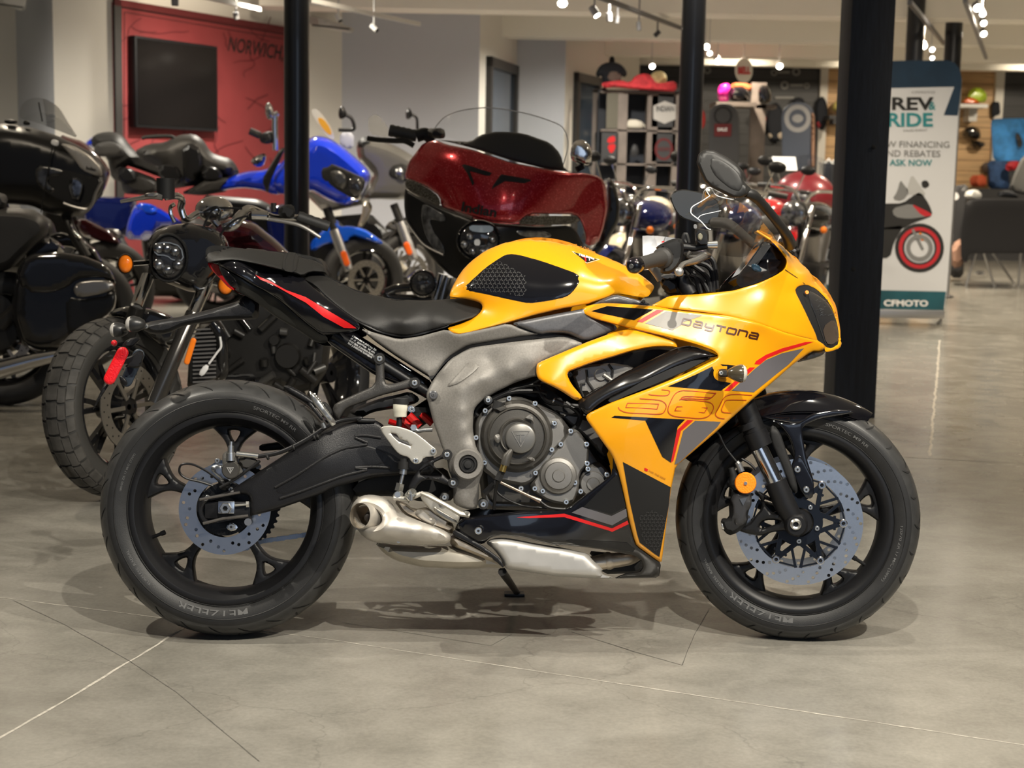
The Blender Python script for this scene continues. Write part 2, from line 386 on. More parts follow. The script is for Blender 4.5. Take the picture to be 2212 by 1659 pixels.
# ================================================================ the shop
def concrete():
    m = bpy.data.materials.new('polished concrete'); m.use_nodes = True; nt = m.node_tree; b = nt.nodes['Principled BSDF']; N = nt.nodes.new; L = nt.links.new
    tc = N('ShaderNodeTexCoord')
    def nz(sc, det, st=None, dist=0):
        n = N('ShaderNodeTexNoise'); n.inputs['Scale'].default_value = sc; n.inputs['Detail'].default_value = det; n.inputs['Distortion'].default_value = dist; n.inputs['Roughness'].default_value = .62
        if st:
            mp = N('ShaderNodeMapping'); mp.inputs['Scale'].default_value = st; mp.inputs['Rotation'].default_value = (0, 0, .5); L(tc.outputs['Object'], mp.inputs[0]); L(mp.outputs[0], n.inputs['Vector'])
        else: L(tc.outputs['Object'], n.inputs['Vector'])
        return n
    n1 = nz(1.7, 8, None, .6); n2 = nz(6, 12, (1, 1.3, 1), .4); n3 = nz(90, 4)
    cr = N('ShaderNodeValToRGB'); cr.color_ramp.elements[0].position = .3; cr.color_ramp.elements[0].color = (.150, .141, .122, 1); cr.color_ramp.elements[1].position = .72; cr.color_ramp.elements[1].color = (.305, .29, .255, 1)
    mx = N('ShaderNodeMix'); mx.data_type = 'FLOAT'; mx.inputs['Factor'].default_value = .42; L(n1.outputs['Fac'], mx.inputs['A']); L(n2.outputs['Fac'], mx.inputs['B'])
    L(mx.outputs['Result'], cr.inputs[0])
    w = N('ShaderNodeMapRange'); w.inputs['From Min'].default_value = .35; w.inputs['From Max'].default_value = .65; w.inputs['To Min'].default_value = .93; w.inputs['To Max'].default_value = 1.07; L(n3.outputs['Fac'], w.inputs['Value'])
    sc = N('ShaderNodeVectorMath'); sc.operation = 'SCALE'; L(cr.outputs[0], sc.inputs[0]); L(w.outputs[0], sc.inputs['Scale'])
    # hairline scratches
    v = N('ShaderNodeTexVoronoi'); v.feature = 'DISTANCE_TO_EDGE'; v.inputs['Scale'].default_value = 1.3
    nd = nz(2.5, 5); mv = N('ShaderNodeMix'); mv.data_type = 'VECTOR'; mv.inputs['Factor'].default_value = .25; L(tc.outputs['Object'], mv.inputs['A']); L(nd.outputs['Color'], mv.inputs['B']); L(mv.outputs['Result'], v.inputs['Vector'])
    ls = N('ShaderNodeMapRange'); ls.inputs['From Max'].default_value = .004; ls.inputs['To Min'].default_value = .84; ls.inputs['To Max'].default_value = 1; L(v.outputs['Distance'], ls.inputs['Value'])
    s2 = N('ShaderNodeVectorMath'); s2.operation = 'SCALE'; L(sc.outputs[0], s2.inputs[0]); L(ls.outputs[0], s2.inputs['Scale']); L(s2.outputs[0], b.inputs['Base Color'])
    rr = N('ShaderNodeMapRange'); rr.inputs['To Min'].default_value = .10; rr.inputs['To Max'].default_value = .34; L(n2.outputs['Fac'], rr.inputs['Value']); L(rr.outputs[0], b.inputs['Roughness'])
    b.inputs['Specular IOR Level'].default_value = .5
    bp = N('ShaderNodeBump'); bp.inputs['Strength'].default_value = .015; bp.inputs['Distance'].default_value = .01; L(n2.outputs['Fac'], bp.inputs['Height']); L(bp.outputs[0], b.inputs['Normal'])
    return m
FLOOR = concrete()
struct(MB().box((-14, -9, -.12), (22, 26, 0), FLOOR).build('floor'))
CEIL = mat('ceiling paint', (.80, .78, .74), .8)
struct(MB().box((-14, -9, 3.2), (22, 26, 3.35), CEIL).build('ceiling'))
JNT = mat('floor joint line', (.42, .39, .34), .7, noise=.35, nscale=60); JND = mat('floor crack line', (.085, .08, .07), .7, noise=.4, nscale=50)
def joint(pts, w, m, n):
    P_ = [floor_pt(*p) for p in pts]; q = []
    for i in range(len(P_)-1):
        k = max(2, int((P_[i+1]-P_[i]).length/.05))
        for j in range(k):
            a = P_[i].lerp(P_[i+1], j/k); q.append(a+Vector((random.uniform(-1, 1), random.uniform(-1, 1), 0))*w*.35)
    q.append(P_[-1]); b = MB(); vs_ = []; 
    for i, p in enumerate(q):
        t = (q[min(i+1, len(q)-1)]-q[max(0, i-1)]); t.z = 0; t.normalize(); nn = Vector((-t.y, t.x, 0)); ww = w*random.uniform(.6, 1.3)
        vs_ += [p+nn*ww/2+Vector((0, 0, .0006)), p-nn*ww/2+Vector((0, 0, .0006))]
    b.add(vs_, [(2*i, 2*i+1, 2*i+3, 2*i+2) for i in range(len(q)-1)], m, False)
    struct(b.build('trim_%d' % n))
joint([(-60, 1283), (350, 1335), (700, 1380), (1106, 1442), (2280, 1620)], .0042, JNT, 1)
joint([(-60, 1630), (0, 1595), (200, 1478), (400, 1355)], .0065, JNT, 2)
joint([(30, 1298), (140, 1350), (280, 1428), (380, 1495), (560, 1645)], .002, JND, 3)
joint([(740, 1345), (1060, 1395), (1106, 1370)], .0015, JND, 4)
joint([(1235, 1365), (1370, 1408), (1473, 1437)], .0022, JND, 5)
joint([(1473, 1437), (1500, 1370), (1530, 1320)], .0018, JND, 6)
joint([(1905, 985), (2230, 1003)], .006, JND, 7)
joint([(2030, 735), (2025, 800), (2008, 985)], .012, JNT, 8)
# ---- walls
WHT = mat('warm white wall paint', (.74, .71, .65), .85); BLW = mat('pale blue grey wall paint', (.56, .58, .63), .85)
def wq(px, d):
    p = at_depth(px, 380, d-3.735); return Vector((p.x, p.y, 0))
def wall(a, b, m, name, z0=0, z1=3.2, th=.12, hole=None):
    A, B = wq(*a), wq(*b); t = (B-A).normalized(); n = Vector((-t.y, t.x, 0)); L = (B-A).length
    M = Matrix(((t.x, n.x, 0, A.x), (t.y, n.y, 0, A.y), (0, 0, 1, 0), (0, 0, 0, 1)))
    mb = MB()
    if hole:
        u0, u1, h = hole; mb.box((0, 0, z0), (u0, th, z1), m, M=M).box((u1, 0, z0), (L, th, z1), m, M=M).box((u0, 0, h), (u1, th, z1), m, M=M)
    else: mb.box((0, 0, z0), (L, th, z1), m, M=M)
    o = struct(mb.build(name)); return M, L
wall((-260, 15.8), (42, 15.8), WHT, 'wall_left_far')
wall((42, 15.8), (121, 14.1), BLW, 'wall_left_return')
wall((121, 14.0), (247, 14.0), WHT, 'wall_left_pier')
MURM, MURL = wall((247, 14.0), (640, 16.6), WHT, 'wall_left_mural')
wall((640, 16.7), (738, 17.1), WHT, 'wall_back_narrow')
wall((738, 17.1), (1032, 17.1), BLW, 'wall_back_blue')
D1M, D1L = wall((1032, 17.1), (1112, 19.0), WHT, 'wall_back_door_side', hole=None)
wall((1112, 19.0), (1216, 19.0), BLW, 'wall_back_short')
D2M, D2L = wall((1216, 19.0), (1375, 22.3), WHT, 'wall_back_long')
struct(MB().box((-9.2, -9, 0), (-9.0, 26, 3.2), WHT).build('wall_left_side')); struct(MB().box((14, -9, 0), (14.2, 26, 3.2), WHT).build('wall_right_side'))
def slat(name, c, c2, wood=False):
    m = bpy.data.materials.new(name); m.use_nodes = True; nt = m.node_tree; b = nt.nodes['Principled BSDF']; N = nt.nodes.new; L = nt.links.new
    tc = N('ShaderNodeTexCoord'); w = N('ShaderNodeTexWave'); w.wave_type = 'BANDS'; w.bands_direction = 'Z'; w.wave_profile = 'SAW'; w.inputs['Scale'].default_value = .85*2.2; L(tc.outputs['Object'], w.inputs['Vector'])
    cr = N('ShaderNodeValToRGB'); cr.color_ramp.elements[0].color = (*c2, 1); cr.color_ramp.elements[0].position = .04; cr.color_ramp.elements[1].position = .12; cr.color_ramp.elements[1].color = (*c, 1); L(w.outputs['Fac'], cr.inputs[0])
    n = N('ShaderNodeTexNoise'); n.inputs['Scale'].default_value = 2.5; n.inputs['Detail'].default_value = 5; mp = N('ShaderNodeMapping'); mp.inputs['Scale'].default_value = (1, 1, 9); L(tc.outputs['Object'], mp.inputs[0]); L(mp.outputs[0], n.inputs['Vector'])
    r = N('ShaderNodeMapRange'); r.inputs['To Min'].default_value = .6; r.inputs['To Max'].default_value = 1.4; L(n.outputs['Fac'], r.inputs['Value'])
    s = N('ShaderNodeVectorMath'); s.operation = 'SCALE'; L(cr.outputs[0], s.inputs[0]); L(r.outputs[0], s.inputs['Scale']); L(s.outputs[0], b.inputs['Base Color']); b.inputs['Roughness'].default_value = .55
    return m
SLG = slat('grey slat boards', (.045, .045, .047), (.014, .014, .014)); SLW = slat('pine slat boards', (.62, .40, .20), (.22, .12, .05))
wall((1280, 24.4), (1765, 24.4), SLG, 'wall_back_slats_grey')
wall((1764, 24.3), (1780, 24.3), WHT, 'trim_10', th=.25)
wall((1779, 24.4), (2142, 24.4), SLW, 'wall_back_slats_pine')
wall((2140, 24.3), (2158, 24.3), WHT, 'trim_11', th=.25)
wall((2157, 24.4), (2900, 24.4), SLG, 'wall_back_slats_right')
BRT = mat('cream beam paint', (.88, .84, .75), .7)
for i, (d, x0, x1, zb, dp) in enumerate([(15.2, 560, 2600, 2.72, .45), (18.2, 1010, 2600, 2.74, .4), (20.6, 1300, 2700, 2.74, .35), (22.6, 1330, 2800, 2.78, .3)]):
    a, b = wq(x0, d), wq(x1, d); struct(MB().box((a.x, a.y, zb), (b.x, a.y+dp, 3.2), BRT, .01).build('trim_%d' % (20+i)))
# ---- doors
DKT = mat('dark door trim', (.035, .033, .032), .45); DOORG = mat('dark door glass', (.03, .05, .08), .12, 0, .5)
for n, M, L, u0, u1, h in ((1, D1M, D1L, .16, .93, 2.45), (2, D2M, D2L, .10, .40, 2.42)):
    u0 *= L; u1 *= L; w = .11
    o = struct(MB().box((u0+w, -.02, 0), (u1-w, -.01, h-w), DOORG, M=M).build('door_%d' % n))
    fr_ = MB().box((u0, -.06, 0), (u0+w, 0, h), DKT, M=M).box((u1-w, -.06, 0), (u1, 0, h), DKT, M=M).box((u0, -.06, h-w), (u1, 0, h), DKT, M=M); fr_.build('door_frame', None, o)
# ---- red mural with the town name, television on it
MFR = Fr(MURM)
REDW = mat('brick red mural paint', (.205, .028, .030), .75, noise=.08, nscale=2); BLW2 = mat('black mural line', (.02, .008, .008), .7); DRED = mat('dark red mural line', (.11, .012, .014), .75)
top = MFR.P(255, 6, -.03).z
mb = MB().box((0, -.03, .0), (MURL, 0, top), REDW, M=None)
mur = mb.build('mural', None, None, MURM); tag(mur, 'brick red wall mural of a road map lettered NORWICH, C beside the television', 'mural')
MB().box((-.02, -.05, 0), (.07, -.028, top+.03), DKT).box((-.02, -.05, top-.03), (MURL, -.028, top+.03), DRED).build('border', None, mur)
b = MB(); text_on(b, MFR, 'NORWICH, CT', (494, 97), (652, 124), 36, -.035, BLW2, bold=.012); b.build('lettering', None, mur)
b = MB(); R_ = random.Random(3)
for k in range(34):
    x, y = R_.uniform(262, 600), R_.uniform(30, 350); L = [(x, y)]; a = R_.uniform(0, 6.3)
    for j in range(R_.randint(3, 7)):
        a += R_.uniform(-.7, .7); x += math.cos(a)*16; y += math.sin(a)*9+1
        if 256 < x < 612 and y > 25+(x-250)*.16: L.append((x, y))
    if len(L) > 2: ribbon(b, MFR, chaikin(L, 1, closed=False), R_.choice((1.8, 2.2, 3.0)), -.034, DRED)
ribbon(b, MFR, [(262, 420), (262, 16), (613, 74)], 2, -.034, BLW2); ribbon(b, MFR, [(269, 420), (269, 26), (613, 84)], 1.3, -.034, BLW2)
b.build('map_line', None, mur)
tv = thing('television', 'black flat television hung on the red mural wall', 'television', MURM)
TVS = mat('television screen', (.008, .007, .007), .1, spec=.2)
pa, pb, pc = MFR.P(292, 76, -.12), MFR.P(470, 99, -.12), MFR.P(292, 275, -.12)
MB().box((pa.x, -.12, pc.z), (pb.x, -.04, pa.z), BLKS, .01).build('case', None, tv)
MB().box((pa.x+.025, -.124, pc.z+.03), (pb.x-.025, -.119, pa.z-.025), TVS).build('screen', None, tv)
MB().box((pa.x+.4, -.05, pc.z+.3), (pb.x-.4, -.03, pa.z-.3), BLKS).build('wall_bracket', None, tv)
# ---- poles and post
POLE = mat('black painted steel pole', (.008, .009, .012), .28, 0, .3)
for x, d, r, lab in ((641, 9.3, .075, 'round black steel pole left of the blue motorcycle'), (1487, 9.7, .075, 'round black steel pole behind the windscreen of the yellow motorcycle'), (1961, 15.2, .085, 'round black steel pole just right of the square wooden post'), (2043, 15.6, .085, 'round black steel pole above the rounded banner corner')):
    p = wq(x, d); c = Vector((p.x, p.y, 0)); t = thing('steel_pole', lab, 'pole', Matrix.Translation(c), 'round steel poles')
    MB().tube([(0, 0, 0), (0, 0, 3.2)], r, 32, POLE).build('shaft', None, t)
    MB().lathe([(0, 0), (r*1.7, 0), (r*1.7, .012), (r*1.05, .03)], (0, 0, 0), (0, 0, 1), 32, POLE).build('base_plate', None, t)
PST = mat('navy black stained timber', (.012, .016, .026), .62, noise=.3, nscale=14, stretch=(6, 6, .5), bump=.5, bscale=30)
pf = floor_pt(1842, 903); t = thing('timber_post', 'thick square black timber post behind the yellow motorcycle nose', 'post', Matrix.Translation((pf.x, pf.y+.1, 0)) @ Matrix.Rotation(.06, 4, 'Z'))
MB().box((-.104, -.1, 0), (.104, .1, 3.2), PST, .006).build('beam', None, t)
for z, x in ((2.02, .0), (1.30, .03), (.72, -.04)): MB().lathe([(0, 0), (.008, 0), (.011, .001)], (x, -.1035, z), (0, 1, 0), 12, BLKM).build('bolt_hole', None, t)
# ---- roll-up banner
BF = floor_pt(1975, 700); dB = BF.y
bn = thing('banner_stand', 'tall white and teal roll-up banner lettered REV & RIDE by the timber post', 'banner', Matrix.Translation((BF.x, BF.y, 0)))
NAVY = mat('navy banner print', (.012, .035, .07), .5, noise=.5, nscale=1.6); TEAL = mat('teal banner print', (.03, .24, .27), .5); TEAL2 = mat('dark teal banner print', (.015, .10, .13), .5, noise=.6, nscale=1.5); BWH = mat('white banner fabric', (.62, .64, .68), .55); BBLK = mat('black banner ink', (.02, .02, .02), .5); BRD = mat('red banner ink', (.5, .02, .03), .5); GRI = mat('grey banner ink', (.20, .205, .21), .5)
BFR = Fr(Matrix.Translation((BF.x, BF.y, 0))); dy = -.0
sheet = cp(17, 60, 300, 180, 294, 420, 292, 455, 305, 478, 335, 487, 372, 486, 420, 415, 1410, 395, 1538, -60, 1538, -60, 300)
b = MB(); panel(b, BFR, sheet, 0, .006, step=24, rim=0, m=BWH, sm=0); b.build('printed_sheet', None, bn)
b = MB(); panel(b, BFR, cp(17, -60, 300, 180, 294, 420, 292, 455, 305, 478, 335, 487, 372, 486, 420, 468, 560, 400, 558, 452, 420, -60, 430), -.002, .001, step=20, rim=0, m=NAVY, sm=0); b.build('navy_header', None, bn)
b = MB(); panel(b, BFR, cp(17, -60, 1402, 412, 1412, 395, 1538, -60, 1538), -.002, .001, step=20, rim=0, m=TEAL2, sm=0); b.build('teal_footer', None, bn)
b = MB(); text_on(b, BFR, 'REV', (cp(17, 150, 502)[0]), (cp(17, 352, 502)[0]), 28, -.004, BBLK, bold=.03)
b.build('lettering', None, bn); b = MB(); text_on(b, BFR, '&', (cp(17, 328, 512)[0]), (cp(17, 362, 512)[0]), 18, -.004, TEAL, bold=.02); b.build('lettering', None, bn); b = MB(); text_on(b, BFR, 'RIDE', (cp(17, 130, 580)[0]), (cp(17, 348, 580)[0]), 30, -.004, TEAL, bold=.03)
b.build('lettering', None, bn); b = MB(); text_on(b, BFR, 'CFMOTO', (cp(17, 245, 447)[0]), (cp(17, 358, 447)[0]), 5, -.004, GRI); b.build('lettering', None, bn); b = MB(); text_on(b, BFR, 'SALES EVENT', (cp(17, 205, 632)[0]), (cp(17, 322, 630)[0]), 5, -.004, GRI)
b.build('lettering', None, bn); b = MB(); text_on(b, BFR, 'W FINANCING', (cp(17, 122, 698)[0]), (cp(17, 428, 701)[0]), 14, -.004, GRI, .005); b.build('lettering', None, bn); b = MB(); text_on(b, BFR, 'AND REBATES', (cp(17, 92, 742)[0]), (cp(17, 384, 745)[0]), 14, -.004, GRI, .005); b.build('lettering', None, bn); b = MB(); text_on(b, BFR, 'ASK NOW', (cp(17, 138, 787)[0]), (cp(17, 344, 789)[0]), 14, -.004, TEAL, .02)
b.build('lettering', None, bn); b = MB(); text_on(b, BFR, 'CFMOTO', (cp(17, 110, 1467)[0]), (cp(17, 325, 1469)[0]), 14, -.004, WHITE, .04)
b.build('lettering', None, bn)
b = MB(); ww = cp(17, 283, 1200)[0]
for r0, r1, mm in ((53, 44, BBLK), (45, 37, BRD), (37, 33, BBLK), (29, 20, GRI)): panel(b, BFR, ell(*ww, r0, r0*1.0, 28), -.0032-.0001*(60-r0), .0005, [ell(*ww, r1, r1, 28)], 10, 0, m=mm, sm=0, hsm=0)
panel(b, BFR, cp(17, 60, 985, 200, 985, 262, 940, 290, 930, 330, 990, 350, 1045, 250, 1080, 200, 1110, 60, 1110), -.0036, .0005, step=14, rim=0, m=BBLK)
panel(b, BFR, cp(17, 150, 1010, 240, 985, 280, 1010, 345, 1045, 230, 1060, 160, 1050), -.0042, .0005, step=14, rim=0, m=GRI)
panel(b, BFR, cp(17, 240, 985, 335, 1030, 345, 1045, 300, 1050), -.0048, .0005, step=14, rim=0, m=BRD)
panel(b, BFR, cp(17, 60, 1110, 210, 1090, 160, 1170, 140, 1250, 60, 1250), -.0036, .0005, step=14, rim=0, m=BBLK)
panel(b, BFR, cp(17, 175, 930, 190, 870, 205, 890, 235, 930, 200, 975, 150, 965), -.0036, .0005, step=14, rim=0, m=GRI)
panel(b, BFR, cp(17, 215, 940, 245, 840, 320, 950), -.0036, .0005, step=14, rim=0, m=mat('pale banner ink', (.45, .46, .47), .5))
panel(b, BFR, cp(17, 290, 880, 318, 870, 335, 900, 300, 915), -.0036, .0005, step=14, rim=0, m=BBLK)
ribbon(b, BFR, cp(17, 250, 1110, 300, 1210), 6, -.0050, GRI); ribbon(b, BFR, cp(17, 285, 1125, 298, 1165), 5, -.0052, mat('orange banner ink', (.7, .2, .02), .5))
b.build('printed_motorcycle', None, bn)
ALU = mat('aluminium', (.5, .5, .5), .35, .9)
p = BFR.P(1845, 693); q = BFR.P(2036, 693)
MB().box((p.x, -.06, .05), (q.x, .07, .12), ALU, .01).build('base_rail', None, bn); MB().tube([(q.x-.02, 0, .03), (q.x-.02, .1, .0)], .01, 8, ALU).tube([(q.x-.02, -.02, .05), (q.x-.02, -.02, 0)], .012, 8, ALU).build('foot', None, bn)
e0, e1 = BFR.P(2047, 640, .01), BFR.P(2075, 170, .01); MB().tube([e0, e1], .012, 8, ALU).build('edge_pole', None, bn)
# ---- air conditioner units
WPL = mat('white plastic', (.6, .59, .56), .4)
for a, lab, d in ((((668, 28), (768, 62), (760, 72), (668, 55)), 'long white wall air conditioner under the ceiling by the pole', 16.4), (((-20, -30), (62, -30), (56, 20), (48, 25), (12, 12), (-20, -2)), 'white air conditioner corner at the top left ceiling', 14.2)):
    b = MB(); puff(b, W0, a, d-3.735, .12, 5, 14, WPL, 1, hb=.5); t = b.build('air_conditioner'); tag(t, lab, 'air conditioner')
    c = MB(); g = [(x, y+1) for x, y in a[-2:]]; ribbon(c, W0, [(min(z[0] for z in a)+6, max(z[1] for z in a)-18), (max(z[0] for z in a)-12, max(z[1] for z in a)-9)], 3, d-3.735-.121, BLKM); c.build('air_vent', None, t)
# ---- track lights
LAMPE = mat('lit lamp face', (1, .93, .8), .4, emis=22, ecol=(255, 244, 225)); BLKT = mat('dark track metal', (.05, .05, .055), .4); GRYT = mat('grey lamp metal', (.22, .22, .23), .4)
def rail(p0, p1, d0, d1, m, lab):
    a, b_ = at_depth(*p0, d0-3.735), at_depth(*p1, d1-3.735); t = MB().bar(a, b_, .035, .035, m).build('light_track'); tag(t, lab, 'light track'); return t
rail((668, 0), (905, 52), 11.5, 15, WPL, 'white ceiling light track running left of the blue wall'); rail((1290, -8), (1475, 62), 12, 17, BLKT, 'dark ceiling light track left of the second black pole')
rail((1965, 5), (2040, 95), 12, 18, BLKT, 'dark ceiling light track seen between the two right poles')
rail((2085, 0), (2130, 125), 12, 19, GRYT, 'grey ceiling light track at the top right')
rail((420, -12), (560, 20), 12, 14, WPL, 'white ceiling light track above the mural')
def spot(px, py, d, dr, m, lab, lit=False, L=17, r=5.5, grp='spotlights on the ceiling tracks'):
    s = d/3322; c = at_depth(px, py, d-3.735); v = (Vector((dr[0], dr[2], -dr[1]))).normalized()
    t = thing('track_spotlight', lab, 'spotlight', Matrix.Translation(c), grp); R = r*s; Ln = L*s
    MB().tube([-v*Ln/2, v*Ln/2], R, 16, m).build('lamp_head', None, t)
    MB().tube([v*(Ln/2), v*(Ln/2+.006)], R*.86, 16, LAMPE if lit else BLKM).build('lamp_face', None, t)
    MB().tube([(0, 0, R*.7), (0, 0, 3.2-c.z)], .008, 6, m).build('stem', None, t)
spot(731, 38, 13, (.5, .85, -.3), WPL, 'white spotlight nearest the pole on the left track'); spot(808, 60, 14, (.7, .6, -.3), WPL, 'white spotlight at the far end of the left track')
spot(1284, 24, 13, (.5, .8, -.25), GRYT, 'lit grey spotlight under the start of the dark track', True, 22, 8); spot(1316, 36, 14, (.1, 1, .2), GRYT, 'dark grey cylinder spotlight pointing down, first of the cluster', r=6); spot(1334, 42, 14.5, (-.1, 1, .2), GRYT, 'small dark spotlight last of the cluster', r=4, L=14)
spot(1380, 56, 15, (.1, 1, .1), GRYT, 'grey spotlight on the middle of the dark track', r=5); spot(1420, 72, 16, (-.6, .6, .1), BLKT, 'tilted dark spotlight near the second pole', r=5, L=14)
spot(1215, 3, 13, (0, 1, -.9), WPL, 'bright lit spotlight at the top edge, middle of the photo', True, 12, 11)
spot(378, 4, 12.5, (0, 1, .1), GRYT, 'grey spotlight hanging over the left of the mural', r=8, L=14); spot(510, 34, 13.5, (.1, 1, .2), GRYT, 'small spotlight over the right of the mural', r=6, L=14)
for k, (x, y, d, rr) in enumerate([(1408, 140, 19, 8), (1525, 98, 17, 9), (1532, 112, 18, 7), (1550, 129, 19, 9), (1683, 140, 20, 9), (1994, 97, 17, 9), (2012, 104, 18, 7), (2012, 122, 19, 6), (2110, 14, 13, 12), (2121, 27, 14, 9), (2123, 47, 15, 9), (2123, 70, 16, 9)]):
    spot(x, y, d, (.1, .55, -.8), WPL if k < 8 else GRYT, ['lit spotlight above the straw hat', 'lit spotlight right beside the second pole, upper of the pair', 'lit spotlight right beside the second pole, lower of the pair', 'lit spotlight just left of the oval sign', 'lit spotlight right of the oval sign', 'lit spotlight between the two right poles', 'lit spotlight touching the far right pole', 'small lit spotlight lowest beside the far right pole', 'round lit lamp at the top of the right track', 'lit lamp second from the top of the right track', 'lit lamp third from the top of the right track', 'lit lamp lowest on the right track'][k], True, 12, rr*.8)
# ---- display furniture in the back
SHF = mat('grey brown shelf board', (.19, .158, .14), .6, noise=.2, nscale=5); SHD = mat('dark shelf back', (.02, .024, .035), .6); CHR = mat('charcoal panel', (.04, .04, .043), .6)
def YD(d): return d-3.735
def tr(name, parent, poly, d, h, m, w=6, step=10, sm=1, label=None, e=.35):
    b = MB(); puff(b, W0, poly, YD(d), h, w, step, m, sm, e=e); return b.build(name, None, parent, None, label)
def trt(name, lab, cat, poly, d, h, m, w=6, step=10, grp=None, sm=1, e=.35):
    return tag(tr(name, None, poly, d, h, m, w, step, sm, e=e), lab, cat, grp)
d = 18.6
t = thing('shelf_unit', 'grey wooden cube shelf unit with logo panels left of the second pole', 'shelf')
z = lambda y, dd=18.6: at_depth(1400, y, YD(dd)).z
def rb(x0, y0, x1, y1, dd, th, m, mb=None, y2=0):
    a, c = at_depth(x0, y0, YD(dd)), at_depth(x1, y1, YD(dd)); mb = mb or MB(); return mb.box((a.x, YD(dd)+y2, max(0, c.z)), (c.x, YD(dd)+th+y2, a.z), m)
rb(1296, 190, 1480, 700, d, .04, SHD, None, .35).build('back_panel', None, t)
for x0 in (1336, 1400, 1456): rb(x0, 200, x0+7, 700, d, .36, SHF).build('upright', None, t)
for y0 in (196, 279, 352): rb(1298, y0, 1472, y0+7, d, .36, SHF).build('shelf_board', None, t)
rb(1409, 207, 1458, 275, d, .03, CHR).build('logo_panel', None, t); rb(1409, 288, 1458, 350, d, .03, CHR).build('logo_panel', None, t); rb(1300, 286, 1334, 352, d, .03, CHR).build('logo_panel', None, t)
rb(1311, 200, 1334, 278, d, .03, mat('olive grey poster', (.11, .10, .075), .6)).build('logo_panel', None, t)
b = MB(); panel(b, W0, cp(15, 568, 560, 650, 524, 728, 552, 728, 655, 650, 688, 568, 655), YD(d)-.002, .002, step=10, rim=0, m=mat('pale logo print', (.45, .43, .41), .6), sm=0); text_on(b, W0, 'INDIAN', cp(15, 590, 580)[0], cp(15, 716, 580)[0], 12, YD(d)-.006, CHR, .02); b.build('hexagon_logo', None, t)
b = MB(); panel(b, W0, ell(1434, 322, 20, 24, 24), YD(d)-.002, .002, [ell(1434, 322, 15, 19, 24)], 8, 0, m=DRED, sm=0, hsm=0); text_on(b, W0, 'INDIAN', (1420, 322), (1449, 322), 8, YD(d)-.003, DRED, .02)
panel(b, W0, cp(15, 240, 790, 290, 770, 300, 820, 240, 830), YD(d)-.002, .002, step=8, rim=0, m=RED); panel(b, W0, cp(15, 235, 840, 300, 830, 290, 880, 260, 905), YD(d)-.002, .002, step=8, rim=0, m=RED); b.build('round_logo', None, t)
trt('folded_shirt', 'white folded shirt lying on the upper cube shelf', 'shirt', cp(15, 365, 690, 385, 655, 470, 660, 515, 700, 500, 725, 365, 725), 18.7, .08, mat('off white cloth', (.6, .56, .48), .8))
trt('ornament', 'small dark item standing on the lower cube shelf', 'ornament', cp(15, 405, 870, 430, 830, 460, 850, 465, 920, 400, 925), 18.7, .05, CHR)
t = thing('torso_mannequin', 'black t-shirt on a torso form standing on top of the cube shelf', 'mannequin')
SHN = mat('black cotton shirt', (.012, .014, .02), .8)
tr('shirt', t, cp(15, 150, 330, 185, 268, 240, 245, 300, 245, 355, 275, 385, 330, 360, 360, 338, 340, 336, 415, 200, 415, 200, 340, 170, 360), 18.8, .09, SHN, 6); tr('neck', t, cp(15, 250, 255, 252, 215, 272, 200, 292, 215, 292, 255), 18.8, .05, BLKM, 5)
tr('chest_print', t, cp(15, 235, 330, 280, 308, 335, 325, 340, 375, 290, 395, 240, 370), 18.72, .02, mat('brown shirt print', (.16, .11, .09), .7), 3)
trt('bandana', 'red cloths spread along the top of the cube shelf', 'cloth', cp(15, 195, 395, 260, 385, 340, 375, 400, 395, 440, 340, 520, 325, 560, 350, 590, 400, 735, 380, 735, 460, 560, 450, 400, 440, 300, 425, 210, 435), 18.55, .1, mat('bright red cloth', (.5, .03, .04), .75, noise=.3, nscale=20))
trt('hat', 'cream yellow straw hat on the shelf top', 'hat', cp(15, 540, 350, 575, 312, 635, 310, 668, 345, 660, 400, 600, 428, 545, 405), 18.8, .1, mat('straw yellow', (.62, .52, .26), .7, noise=.25, nscale=18), 8)
for x0, y0, x1, y1, c_, l in ((1280, 190, 1300, 270, CHR, 'dark'), (1285, 200, 1309, 290, SHN, 'black')):
    pass
t = thing('clothes_rack', 'rack of dark hanging clothes between the second door and the cube shelf', 'clothes rack')
rb(1281, 195, 1296, 700, 19.2, .04, SHF).build('rack_post', None, t); rb(1281, 192, 1312, 200, 19.2, .1, SHF).build('rack_rail', None, t)
tr('garment', t, cp(15, 165, 500, 225, 500, 228, 670, 180, 680), 19.2, .06, SHN, 5); tr('garment', t, cp(15, 150, 735, 230, 740, 220, 950, 150, 950), 19.2, .06, CHR, 5); tr('tag_card', t, cp(15, 195, 430, 235, 425, 230, 500, 195, 500), 19.1, .01, DRED, 2)
# oval sign
t = thing('oval_sign', 'cream oval hanging sign lettered BELL in red', 'sign')
tr('board', t, ell(1607, 152, 19.5, 27, 24), 19.0, .05, mat('cream sign', (.78, .74, .64), .5), 3, e=.8)
b = MB(); text_on(b, W0, 'BELL', (1594, 152), (1621, 152), 16, YD(18.94), RED, .05); b.build('lettering', None, t)
q_ = at_depth(1607, 126, YD(19)); MB().tube([q_, (q_.x, q_.y, 3.2)], .006, 6, WPL).build('hanging_wire', None, t)
